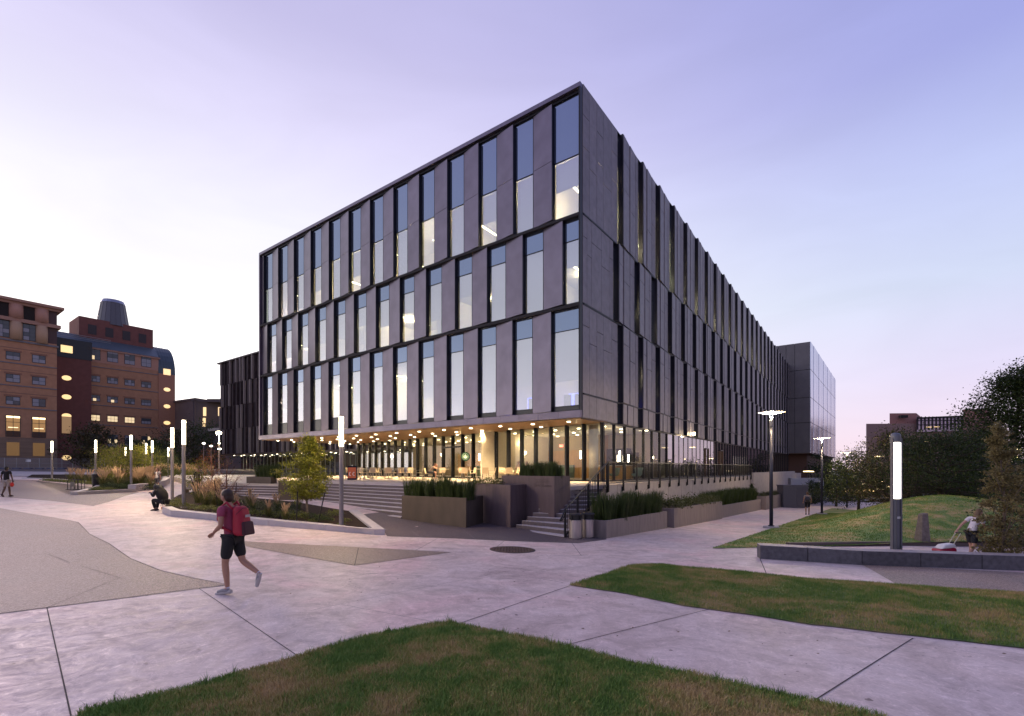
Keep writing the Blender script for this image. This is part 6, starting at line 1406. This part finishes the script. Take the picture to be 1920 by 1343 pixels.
for i, (px, Y, w) in enumerate(tabs):
    x = Q(px, Y); o = copy_thing(tb, (x, Y, TZ+.006), rt_.uniform(-.2, .2), 'pale square cafe table '+w, 'square tables on the cafe terrace')
    for k in range(2 if i in (5, 8, 9) else 3):
        a = [0, PI, PI/2, -PI/2][(k+i) % 4]+.25; r = .62; side = ('left', 'right', 'far', 'near')[(k+i) % 4]
        if i == 5 and math.cos(a) < -.5: continue
        copy_thing(ch, (x+r*math.cos(a), Y+r*math.sin(a), TZ+.006), a-PI/2+rt_.uniform(-.3, .3), 'tan woven terrace chair at the table '+w, 'chairs at the table '+w)
for k_ in (ch, tb):
    for c_ in kids(k_): bpy.data.objects.remove(c_)
    bpy.data.objects.remove(k_)
# inside chairs and stools
for i, (a, n_) in enumerate(((9.5, 5.0), (11.4, 4.8), (13.2, 5.1), (16, 4.9), (18.4, 5.0), (20.4, 4.8))):
    q = ip(a, n_); MB().box(q[0]-.3, q[1]-.3, TZ+.7, q[0]+.3, q[1]+.3, TZ+.74).build('inside_table', TT, main); MB().lathe(q[0], q[1], [(.03, TZ), (.03, TZ+.7)], 8).build('inside_table_leg', FR, main)
GCH = mat('sage_green_chair', (.14, .22, .17), .6)
for i, (a, n_) in enumerate(((.9, 2.2), (-.6, 2.4), (4.6, 1.4), (5.6, 1.8))):
    q = ip(a, n_); e = empty('tub_chair', (q[0], q[1], TZ+.01), rt_.uniform(0, 6), ('sage green tub chair behind the corner glass', 'sage green tub chair beside the round corner column', 'sage green armchair left of the tallest planter', 'second sage green armchair inside the cafe glass')[i], 'chair')
    MB().lathe(0, 0, [(.22, .3), (.32, .42), (.30, .46), (0, .47)], 16).build('seat', GCH, e)
    mb = MB(); n = 10
    for k in range(n): 
        a0, a1 = PI*.0+PI*k/n, PI*(k+1)/n
        mb.hexa([(.30*math.cos(a0), .3*math.sin(a0), .4), (.30*math.cos(a1), .3*math.sin(a1), .4), (.26*math.cos(a1), .26*math.sin(a1), .4), (.26*math.cos(a0), .26*math.sin(a0), .4)], [(.38*math.cos(a0), .38*math.sin(a0), .82), (.38*math.cos(a1), .38*math.sin(a1), .82), (.34*math.cos(a1), .34*math.sin(a1), .82), (.34*math.cos(a0), .34*math.sin(a0), .82)])
    mb.build('backrest', GCH, e)
    for k in range(4): MB().tube([(.15*math.cos(k*PI/2), .15*math.sin(k*PI/2), .32), (.28*math.cos(k*PI/2), .28*math.sin(k*PI/2), 0)], .012, 5).build('leg', FR, e)
# A-board
Y = 32.5; x = Q(660.5, Y); ab = empty('sidewalk_board', (x, Y, TZ+.006), .25, 'orange and black folding pavement board on the terrace edge', 'sign')
ORG = mat('orange_poster', (.55, .12, .04), .6); WH = mat('poster_white', (.75, .72, .65), .6)
for s_ in (-1, 1):
    fr_ = MB().hexa([(-.3, s_*.28-.012, .0), (.3, s_*.28-.012, .0), (.3, s_*.28+.012, .0), (-.3, s_*.28+.012, .0)], [(-.3, s_*.02-.012, .95), (.3, s_*.02-.012, .95), (.3, s_*.02+.012, .95), (-.3, s_*.02+.012, .95)]).build('board', DARK, ab)
tilt = math.atan2(.26, .95)
def onb(x_, h): t = h/.95; return Vector((x_, -.28+.26*t-.018, h))
MB().add([onb(-.25, .12), onb(.25, .12), onb(.25, .84), onb(-.25, .84)], [(0, 1, 2, 3)]).build('poster', ORG, ab)
for x_, kk in ((-.12, 0), (.12, 1)):
    mb = MB(); pts = [onb(x_+.07*math.cos(a)*(1 if kk else .8), .4+.11*math.sin(a))+Vector((0, -.008, 0)) for a in [PI*.35+i*PI*1.35/9 for i in range(10)]]; mb.tube(pts, .022, 5); mb.build('white_print', WH, ab)
MB().ell((0, 0, .97), (.05, .05, .05), 8, 6).build('finial', WH, ab)
for sx in (-1, 1):
    for sy in (-1, 1): MB().box(sx*.27-.02, sy*.29-.02, -.0, sx*.27+.02, sy*.29+.02, .05).build('foot', DARK, ab)
# ------------------------------------------------------------------ people
def skin_obj(name, chains, m, parent, sub=2, root=0):
    """chains: list of lists of (point, radius); equal points are welded"""
    key = {}; vs = []; rad = []; es = []
    for c in chains:
        pv = None
        for p, r in c:
            k = tuple(round(x, 4) for x in p)
            if k not in key: key[k] = len(vs); vs.append(tuple(p)); rad.append(r)
            i = key[k]
            if pv is not None and pv != i and (pv, i) not in es and (i, pv) not in es: es.append((pv, i))
            pv = i
    me = bpy.data.meshes.new(name); me.from_pydata(vs, es, []); o = bpy.data.objects.new(name, me); COL.objects.link(o)
    if parent: o.parent = parent
    me.materials.append(m)
    sk = o.modifiers.new('skin', 'SKIN'); sk.use_smooth_shade = True; sk.branch_smoothing = .6
    if not me.skin_vertices: pass
    d = me.skin_vertices[0].data
    for i, r in enumerate(rad):
        rr = r if isinstance(r, tuple) else (r, r); d[i].radius = rr
    d[root].use_root = True
    ss = o.modifiers.new('sub', 'SUBSURF'); ss.levels = sub; ss.render_levels = sub
    return o
def mixp(a, b, t): return tuple(a[i]+(b[i]-a[i])*t for i in range(3))
def hand(parent, wrist, direc, m, side, curl=.5, size=1.):
    D = Vector(direc).normalized(); up = Vector((0, 0, 1)) if abs(D.z) < .8 else Vector((0, 1, 0)); X = D.cross(up).normalized(); Nn = X.cross(D).normalized(); w = Vector(wrist)
    mb = MB(); s = size; mb.ell(w+D*.045*s, (.038*s, .045*s, .018*s), 10, 6, Matrix((X, D, Nn)).transposed())
    for k, l in enumerate((.062, .072, .068, .052)):
        b = w+D*.08*s+X*(k-1.5)*.019*s; c1 = b+D*l*.45*s+Nn*-.012*curl*s; c2 = c1+D*l*.35*s*(1-.3*curl)+Nn*-.035*curl*s; mb.tube([b, c1, c2], [.0095*s, .0088*s, .0065*s], 6)
    b = w+D*.03*s+X*.034*s*side; mb.tube([b, b+D*.03*s+X*.025*s*side+Nn*-.01*s, b+D*.055*s+X*.028*s*side+Nn*-.025*s], [.012*s, .0105*s, .008*s], 6)
    return mb.build('hand', m, parent, smooth=True)
def person(label, loc, rz, J, skin=(.35, .19, .13), hair=(.02, .013, .01), shirt=(.1, .1, .1), short_sleeve=True, bottom=(.05, .05, .05), shorts=True, shoe=(.2, .2, .2), sc=1., hairstyle='short', group=None, headdir=(0, 1, 0), sock=None, curl=.6):
    e = empty('person', loc, rz, label, 'person', group); e.scale = (sc, sc, sc)
    b = dict(pelvis=(0, 0, .95), waist=(0, 0, 1.08), chest=(0, 0, 1.28), nb=(0, -.01, 1.44), neck=(0, .01, 1.52), head=(0, .02, 1.60), top=(0, .01, 1.68),
             sl=(-.17, 0, 1.42), sr=(.17, 0, 1.42), el=(-.22, -.02, 1.14), er=(.22, -.02, 1.14), wl=(-.22, .06, .90), wr=(.22, .06, .90),
             hl=(-.09, 0, .90), hr=(.09, 0, .90), kl=(-.10, .02, .50), kr=(.10, .02, .50), al=(-.10, -.02, .09), ar=(.10, -.02, .09), tl=(-.11, .14, .03), tr=(.11, .14, .03))
    b.update(J)
    key = str(sorted((k, tuple(v)) for k, v in dict(s=skin, h=hair, t=shirt, b=bottom, f=shoe).items()))
    mk = lambda n, c, r=.7: mat('%s_%02x%02x%02x' % (n, int(c[0]*255), int(c[1]*255), int(c[2]*255)), c, r, vary=.06, scale=20)
    SK, HR, SH, BT, FT = mk('skin', skin, .55), mk('hair', hair, .6), mk('shirt', shirt, .85), mk('bottoms', bottom, .85), mk('shoe', shoe, .6)
    ch = [[(b['pelvis'], (.13, .10)), (b['waist'], (.115, .085)), (b['chest'], (.135, .095)), (b['nb'], (.07, .06)), (b['neck'], .05), (b['head'], (.074, .088)), (b['top'], (.06, .07))]]
    for s in 'lr':
        ch.append([(b['nb'], (.07, .06)), (b['s'+s], .055), (mixp(b['s'+s], b['e'+s], .5), .047), (b['e'+s], .037), (mixp(b['e'+s], b['w'+s], .35), .036), (b['w'+s], .024)])
        ch.append([(b['pelvis'], (.13, .10)), (b['h'+s], .088), (mixp(b['h'+s], b['k'+s], .5), .074), (b['k'+s], .053), (mixp(b['k'+s], b['a'+s], .3), .055), (b['a'+s], .034), (mixp(b['a'+s], b['t'+s], .6), .03), (b['t'+s], .022)])
    body = skin_obj('body', ch, SK, e)
    # clothing
    sh = [[(mixp(b['pelvis'], b['waist'], -.35), (.135, .118)), (mixp(b['pelvis'], b['waist'], .3), (.146, .116)), (b['waist'], (.14, .108)), (b['chest'], (.155, .115)), (mixp(b['chest'], b['nb'], .85), (.085, .075))]]
    for s in 'lr':
        c = [(mixp(b['chest'], b['nb'], .85), (.085, .075)), (b['s'+s], .07), (mixp(b['s'+s], b['e'+s], .55), .062)]
        if not short_sleeve: c += [(b['e'+s], .052), (mixp(b['e'+s], b['w'+s], .5), .045), (mixp(b['e'+s], b['w'+s], .93), .036)]
        sh.append(c)
    skin_obj('shirt', sh, SH, e)
    pt_ = []
    for s in 'lr':
        c = [(b['pelvis'], (.118, .10)), (b['h'+s], .103), (mixp(b['h'+s], b['k'+s], .5), .094), (mixp(b['h'+s], b['k'+s], .88), .084)]
        if not shorts: c = c[:3]+[(b['k'+s], .072), (mixp(b['k'+s], b['a'+s], .5), .062), (mixp(b['k'+s], b['a'+s], .92), .05)]
        pt_.append(c)
    skin_obj('shorts' if shorts else 'trousers', pt_, BT, e)
    for s in 'lr':
        a, t = Vector(b['a'+s]), Vector(b['t'+s]); d = (t-a); d.z = 0 if d.length < .01 else d.z; fwd = (t-a).normalized()
        skin_obj('shoe', [[(tuple(a-Vector((0, 0, .035))-fwd*.05), .036), (tuple(a+fwd*.03-Vector((0, 0, .02))), .045), (tuple(a.lerp(t, .65)), .040), (tuple(t+fwd*.04), .03)]], FT, e)
        sl_ = Vector((fwd.x, fwd.y, fwd.z)); MB().tube([a-Vector((0, 0, .065))-sl_*.07, a.lerp(t, .6)-Vector((0, 0, .035)), t+sl_*.06-Vector((0, 0, .022))], [.034, .038, .028], 8).build('sole', mat('pale_sole', (.45, .42, .42), .7) if sock else FT, e)
        if sock: skin_obj('sock', [[(tuple(a+Vector((0, 0, -.01))), .04), (tuple(a+(Vector(b['k'+s])-a).normalized()*.05), .04)]], mk('sock', sock, .9), e)
        w = Vector(b['w'+s]); hd = (w-Vector(b['e'+s])).normalized(); hand(e, w-hd*.01, hd, SK, -1 if s == 'l' else 1, curl)
    # head: face and hair
    h = Vector(b['head']); F_ = Vector(headdir).normalized(); Z = (Vector(b['top'])-Vector(b['neck'])).normalized(); R_ = F_.cross(Z).normalized(); Fd = Z.cross(R_).normalized(); M3 = Matrix((R_, Fd, Z)).transposed()
    loc_ = lambda x, y, z: h+R_*x+Fd*y+Z*z
    fm = MB(); fm.ell(loc_(0, .0, .02), (.078, .096, .112), 16, 12, M3); fm.ell(loc_(0, .10, -.005), (.012, .02, .026), 8, 6, M3)
    for s in (-1, 1): fm.ell(loc_(s*.079, -.005, 0), (.012, .02, .03), 8, 6, M3)
    face = fm.build('head', SK, e, smooth=True)
    ey = MB()
    for s in (-1, 1): ey.ell(loc_(s*.03, .088, .025), (.011, .008, .007), 8, 6, M3)
    ey.build('eyes', mat('eye_dark', (.02, .015, .012), .3), face)
    MB().ell(loc_(0, .090, -.045), (.024, .008, .007), 8, 6, M3).build('mouth', mat('lips', (.28, .10, .09), .5), face)
    hm = MB(); hm.ell(loc_(0, -.020, .042), (.086, .094, .092), 16, 12, M3); hm.ell(loc_(0, -.045, -.01), (.078, .062, .085), 14, 10, M3)
    if hairstyle == 'long': hm.ell(loc_(0, -.06, -.06), (.085, .06, .15), 14, 10, M3)
    if hairstyle == 'hood': hm.ell(loc_(0, -.035, .0), (.105, .115, .135), 16, 12, M3); hm.ell(loc_(0, -.14, -.13), (.12, .10, .15), 14, 10, M3)
    if hairstyle == 'bun': hm.ell(loc_(0, -.12, .06), (.04, .04, .04), 10, 8, M3)
    hm.build('hair', HR, e, smooth=True)
    return e, b
def gpt(px, Y): x = Q(px, Y); return (x, Y, ground(x, Y))
# 1 walker with the red backpack, walking to the left
px, Y = 432, 0; p = P(428, 1113); sc = 1.0
W1_ = (p[0], p[1], ground(*p))
J = dict(pelvis=(0, 0, .92), waist=(0, .02, 1.05), chest=(0, .05, 1.25), nb=(0, .075, 1.41), neck=(0, .10, 1.49), head=(0, .12, 1.57), top=(0, .12, 1.65),
         sl=(-.17, .07, 1.39), sr=(.17, .06, 1.39), el=(-.22, .03, 1.13), er=(.20, .08, 1.14), wl=(-.16, .22, 1.00), wr=(.12, .28, 1.06),
         hl=(-.09, .0, .89), hr=(.09, 0, .89), kl=(-.09, .07, .50), kr=(.09, -.10, .52), al=(-.09, .02, .09), ar=(.09, -.42, .32), tl=(-.10, .17, .035), tr=(.10, -.38, .18))
HD = math.radians(78)
wk, wb = person('young man in a maroon shirt and black shorts walking left with a red backpack', (W1_[0]+.08, W1_[1], W1_[2]+.01), HD, J, skin=(.42, .22, .145), shirt=(.30, .05, .10), bottom=(.012, .012, .013), shoe=(.26, .25, .27), hair=(.04, .02, .012), sc=1.03, sock=(.6, .6, .7))
RB_ = mat('red_nylon', (.36, .008, .03), .6, bump=.1, bscale=60); RBD = mat('dark_nylon', (.05, .008, .015), .7)
bp = empty('red_backpack', (0, 0, 0), 0, 'bright red backpack worn by the man in the maroon shirt', 'backpack'); bp.location = wk.location; bp.rotation_euler = wk.rotation_euler; bp.scale = wk.scale
mc_ = MB().hexa([(-.145, -.30, .95), (.145, -.30, .95), (.145, -.08, .95), (-.145, -.08, .95)], [(-.12, -.22, 1.43), (.12, -.22, 1.43), (.12, -.06, 1.43), (-.12, -.06, 1.43)]).build('main_compartment', RB_, bp, smooth=True, bevel=.075); mc_.modifiers['bevel'].segments = 5
fp_ = MB().hexa([(-.12, -.335, .96), (.12, -.335, .96), (.12, -.26, .96), (-.12, -.26, .96)], [(-.11, -.30, 1.18), (.11, -.30, 1.18), (.11, -.24, 1.18), (-.11, -.24, 1.18)]).build('front_pocket', RBD, bp, smooth=True, bevel=.04); fp_.modifiers['bevel'].segments = 4
MB().tube([(-.13, -.17, 1.30), (-.08, -.255, 1.40), (.08, -.255, 1.40), (.13, -.17, 1.30)], .005, 5).build('zip', RBD, bp)
MB().box(-.05, -.285, 1.25, .05, -.275, 1.29).build('label_patch', mat('grey_patch', (.4, .35, .35), .6), bp)
MB().tube([(0, -.13, 1.43), (0, -.16, 1.48), (0, -.2, 1.44)], .01, 6).build('grab_handle', RBD, bp)
for s in (-1, 1): MB().tube([(s*.09, -.08, 1.38), (s*.11, .02, 1.49), (s*.12, .15, 1.40), (s*.14, .16, 1.22), (s*.15, .05, 1.08), (s*.13, -.08, 1.02)], .02, 6).build('shoulder_strap', RB_, bp, smooth=True)
# 2 seated woman in black, leaning over a phone
p = (Q(297, 20.9), 20.9); g = ground(*p)
J = dict(pelvis=(0, -.12, .40), waist=(0, -.08, .53), chest=(0, .06, .72), nb=(0, .16, .85), neck=(0, .22, .91), head=(0, .29, .95), top=(0, .32, 1.03),
         sl=(-.16, .14, .83), sr=(.16, .14, .83), el=(-.17, .26, .60), er=(.17, .26, .60), wl=(-.07, .46, .72), wr=(.06, .46, .73),
         hl=(-.09, -.10, .38), hr=(.09, -.10, .38), kl=(-.12, .32, .46), kr=(.10, .30, .45), al=(-.08, .26, .09), ar=(.10, .36, .09), tl=(-.09, .42, .03), tr=(.11, .52, .03))
sw_, _ = person('person in a black hooded top sitting on the kerb end looking at a phone', (p[0]+.25, p[1]-.1, g-.02), math.radians(80), J, skin=(.16, .08, .055), hair=(.008, .007, .008), shirt=(.008, .007, .009), short_sleeve=False, bottom=(.008, .008, .01), shorts=False, shoe=(.03, .015, .02), sc=1.08, hairstyle='hood', headdir=(0, .8, -.55))
MB().ell((0, .02, .66), (.21, .19, .33), 16, 12, Matrix.Rotation(-.42, 3, 'X')).build('hooded_coat', mat('black_knit', (.008, .007, .009), .9), sw_, smooth=True)
ph = tag(MB().box(-.035, -.004, -.07, .035, .004, .07).build('mobile_phone', mat('phone_pink', (.45, .3, .33), .3), bevel=.004), 'small pale phone held by the person sitting on the kerb end', 'phone')
ph.location = Vector((sw_.location.x, sw_.location.y, sw_.location.z))+Matrix.Rotation(math.radians(80), 3, 'Z')@Vector((0, .56, .79))*1.08; ph.rotation_euler = (-.6, 0, math.radians(80))
tag(MB().box(p[0]+.02, p[1]+.12, g+.02, p[0]+.2, p[1]+.26, g+.16).build('orange_bag', mat('orange_fabric', (.45, .12, .02), .8), bevel=.03), 'small orange bag tucked behind the legs of the seated person', 'bag')
# 3 man at the far left, walking away
p = (Q(12, 28.3), 28.3); g = ground(*p)
J = dict(al=(-.10, -.16, .15), kl=(-.10, .03, .50), tl=(-.11, -.05, .05), kr=(.10, .05, .5), ar=(.09, .12, .09), tr=(.1, .28, .04), el=(-.24, -.02, 1.15), wl=(-.23, .04, .92), er=(.25, .0, 1.15), wr=(.27, .04, .92))
lm_, _ = person('man in a black t-shirt and pale shorts walking away at the left edge', (*p, g), math.radians(12), J, skin=(.10, .05, .035), shirt=(.008, .008, .01), bottom=(.38, .33, .30), shoe=(.05, .02, .02), hair=(.006, .005, .005), sc=1.04)
MB0 = MB().ell((0, 0, 0), (.10, .08, .14), 14, 10); o = MB0.build('red_bag', mat('red_plastic', (.55, .02, .01), .5), smooth=True); tag(o, 'small red bag carried by the man in the black t-shirt', 'bag'); o.location = (p[0]+.30, p[1]+.03, g+.72)
# 4 woman in white walking towards us
p = (Q(295, 36.5), 36.5); g = ground(*p)
J = dict(kl=(-.09, .06, .5), al=(-.08, -.06, .12), tl=(-.09, .06, .03), kr=(.09, .05, .5), ar=(.08, .12, .09), tr=(.09, .26, .03), wl=(-.22, -.02, .9), wr=(.22, .08, .92))
ww, _ = person('woman in a white t-shirt and grey shorts walking towards the camera beside the seat wall', (*p, g), math.radians(180), J, skin=(.38, .21, .16), shirt=(.62, .58, .60), bottom=(.10, .09, .11), shoe=(.5, .42, .4), hair=(.10, .05, .02), sc=.96, hairstyle='long')
o = empty('grey_backpack', ww.location, math.radians(180), 'dark straps and backpack worn by the woman in the white t-shirt', 'backpack')
MB().ell((0, -.19, 1.18), (.14, .09, .2), 14, 10).build('main_compartment', mat('dark_pack', (.04, .04, .06), .8), o, smooth=True)
for s in (-1, 1): MB().tube([(s*.09, -.08, 1.34), (s*.10, .0, 1.44), (s*.11, .125, 1.33), (s*.12, .13, 1.15), (s*.14, .03, 1.02)], .02, 6).build('shoulder_strap', mat('dark_pack', (.04, .04, .06), .8), o)
# 5 man on the path walking away
p = (Q(1514, 37.0), 37.0); g = ground(*p)
J = dict(kl=(-.1, .05, .5), al=(-.10, -.10, .12), tl=(-.1, .02, .04), ar=(.10, .10, .09), tr=(.11, .25, .03), wl=(-.26, .06, .95), el=(-.24, -.03, 1.15), er=(.25, -.02, 1.15), wr=(.25, .12, .98))
mn, _ = person('man in a grey t-shirt and black shorts walking away along the sloping path', (*p, g), math.radians(-28), J, skin=(.36, .2, .13), shirt=(.28, .25, .22), bottom=(.012, .012, .014), shoe=(.03, .03, .03), hair=(.12, .07, .04), sc=1.03)
o = empty('black_backpack', mn.location, math.radians(-28), 'dark backpack on the man walking away along the sloping path', 'backpack')
MB().ell((0, -.2, 1.20), (.16, .11, .23), 14, 10).build('main_compartment', mat('dark_pack', (.04, .04, .06), .8), o, smooth=True); MB().ell((0, -.28, 1.1), (.12, .05, .1), 12, 8).build('front_pocket', mat('dark_pack2', (.03, .025, .02), .8), o, smooth=True)
for s in (-1, 1): MB().tube([(s*.09, -.1, 1.36), (s*.10, .0, 1.46), (s*.11, .13, 1.33), (s*.13, .05, 1.05)], .02, 6).build('shoulder_strap', mat('dark_pack', (.04, .04, .06), .8), o)
# 6 woman pulling a suitcase behind the sapling
p = (Q(1822, 13.8), 13.8); g = ground(*p)
J = dict(waist=(0, .05, 1.06), chest=(0, .13, 1.24), nb=(0, .2, 1.38), neck=(0, .24, 1.46), head=(0, .29, 1.53), top=(0, .31, 1.61), sl=(-.17, .15, 1.35), sr=(.17, .17, 1.35), el=(-.24, -.06, 1.15), wl=(-.24, -.26, .95), er=(.22, .2, 1.08), wr=(.18, .4, 1.05),
         kl=(-.09, .1, .5), al=(-.09, .12, .09), tl=(-.09, .27, .03), kr=(.1, -.05, .5), ar=(.1, -.28, .18), tr=(.1, -.2, .05))
sw2_, _ = person('woman in a loose white t-shirt and dark shorts pulling a suitcase past the sapling', (*p, g), math.radians(-80), J, skin=(.42, .24, .19), shirt=(.62, .58, .66), bottom=(.012, .014, .022), shoe=(.4, .4, .4), hair=(.12, .07, .04), sc=.90, hairstyle='long')
c = empty('suitcase', (Q(1772, 13.8), 13.8, ground(*p)+.0), math.radians(8), 'red and white wheeled suitcase pulled by the woman in the white t-shirt', 'suitcase'); c.scale = (.85, .85, .85)
MB().hexa([(-.32, -.17, .22), (.30, -.17, .26), (.30, .17, .26), (-.32, .17, .22)], [(-.36, -.17, .42), (.26, -.17, .46), (.26, .17, .46), (-.36, .17, .42)]).build('red_shell', mat('suitcase_red', (.32, .005, .04), .4), c, bevel=.04)
MB().hexa([(-.30, -.16, .425), (.28, -.16, .465), (.28, .16, .465), (-.30, .16, .425)], [(-.14, -.14, .56), (.24, -.14, .60), (.24, .14, .60), (-.14, .14, .56)]).build('white_shell', mat('suitcase_white', (.6, .58, .6), .4), c, bevel=.04)
for s in (-1, 1): MB().tube([(.2, s*.08, .52), (.52, s*.08, .94)], .015, 6).build('handle_bar', mat('cream_bar', (.45, .42, .32), .5), c)
MB().tube([(.52, -.1, .94), (.52, .1, .94)], .018, 6).build('grip', BLK, c)
for s in (-1, 1): MB().tube([(-.28, s*.15-.02, .1), (-.28, s*.15+.02, .1)], .1, 12).build('wheel', BLK, c); MB().tube([(-.28, s*.15, .1), (-.2, s*.15, .26)], .012, 5).build('wheel_strut', BLK, c)
# 7 man leaning on a terrace table
x = Q(808, 35)
J = dict(pelvis=(0, -.1, .50), waist=(0, -.06, .63), chest=(0, .10, .80), nb=(0, .22, .90), neck=(0, .28, .96), head=(0, .34, 1.02), top=(0, .36, 1.10), sl=(-.17, .2, .88), sr=(.17, .2, .88), el=(-.2, .4, .78), er=(.2, .4, .78), wl=(-.05, .44, .95), wr=(.08, .55, .80),
         hl=(-.09, -.08, .48), hr=(.09, -.08, .48), kl=(-.12, .36, .50), kr=(.12, .36, .50), al=(-.12, .30, .09), ar=(.12, .38, .09), tl=(-.12, .46, .03), tr=(.12, .54, .03))
person('man in a brown t-shirt and dark shorts leaning over a terrace table', (x, 35, TZ+.006), math.radians(-95), J, skin=(.40, .2, .13), shirt=(.16, .12, .11), bottom=(.02, .02, .03), shoe=(.4, .3, .25), hair=(.10, .035, .015), sc=1.0)
copyx = None
sc_ = empty('terrace_chair', (x-.1, 35, TZ+.006), math.radians(-95+180)+PI, 'tan woven chair the leaning man sits on', 'chair')
MB().box(-.22, -.3, .38, .22, .12, .40).build('seat', CH, sc_); MB().hexa([(-.2, -.30, .42), (.2, -.30, .42), (.2, -.28, .42), (-.2, -.28, .42)], [(-.2, -.38, .8), (.2, -.38, .8), (.2, -.36, .8), (-.2, -.36, .8)]).build('backrest', CH, sc_)
for sx in (-1, 1):
    for sy in (-.3, .1): MB().tube([(sx*.2, sy, .38), (sx*.23, sy, 0)], .012, 5).build('leg', FR, sc_)
# 8, 9 two people seated inside the glass
for px, Yp, lab, shc in ((973, 36.0, 'person with reddish hair seated behind the rushes of the tallest planter', (.3, .2, .18)), (988, 36.6, 'person in a pale top seated beside the red haired person behind the rushes', (.5, .4, .35))):
    J2 = dict(J); J2.update(dict(chest=(0, 0, .86), nb=(0, .02, 1.02), neck=(0, .04, 1.1), head=(0, .06, 1.18), top=(0, .06, 1.26), sl=(-.17, 0, .99), sr=(.17, 0, .99), el=(-.2, .1, .76), er=(.2, .1, .76), wl=(-.12, .3, .76), wr=(.12, .3, .76)))
    x = Q(px, Yp); person(lab, (x, Yp, TZ+.006), math.radians(150), J2, skin=(.42, .24, .18), shirt=shc, bottom=(.03, .03, .04), hair=(.16, .05, .02), hairstyle='long')
    e = empty('stool', (x, Yp, TZ+.006), 0, 'low seat under the '+lab[:40].replace(' seated', ''), 'stool'); MB().lathe(0, 0, [(.2, .36), (.2, .40)], 14).build('seat', CH, e); MB().lathe(0, 0, [(.15, 0), (.03, .03), (.03, .36)], 10).build('leg', FR, e)
# 10 person in dark clothes by the bench
p = (Q(371.5, 33.5), 33.5)
person('person in dark clothes standing behind the small yellow tree', (*p, ground(*p)), math.radians(200), dict(kl=(-.1, .05, .5), ar=(.1, -.08, .1)), skin=(.3, .17, .12), shirt=(.02, .02, .02), short_sleeve=False, bottom=(.015, .015, .015), shorts=False, shoe=(.02, .02, .02))
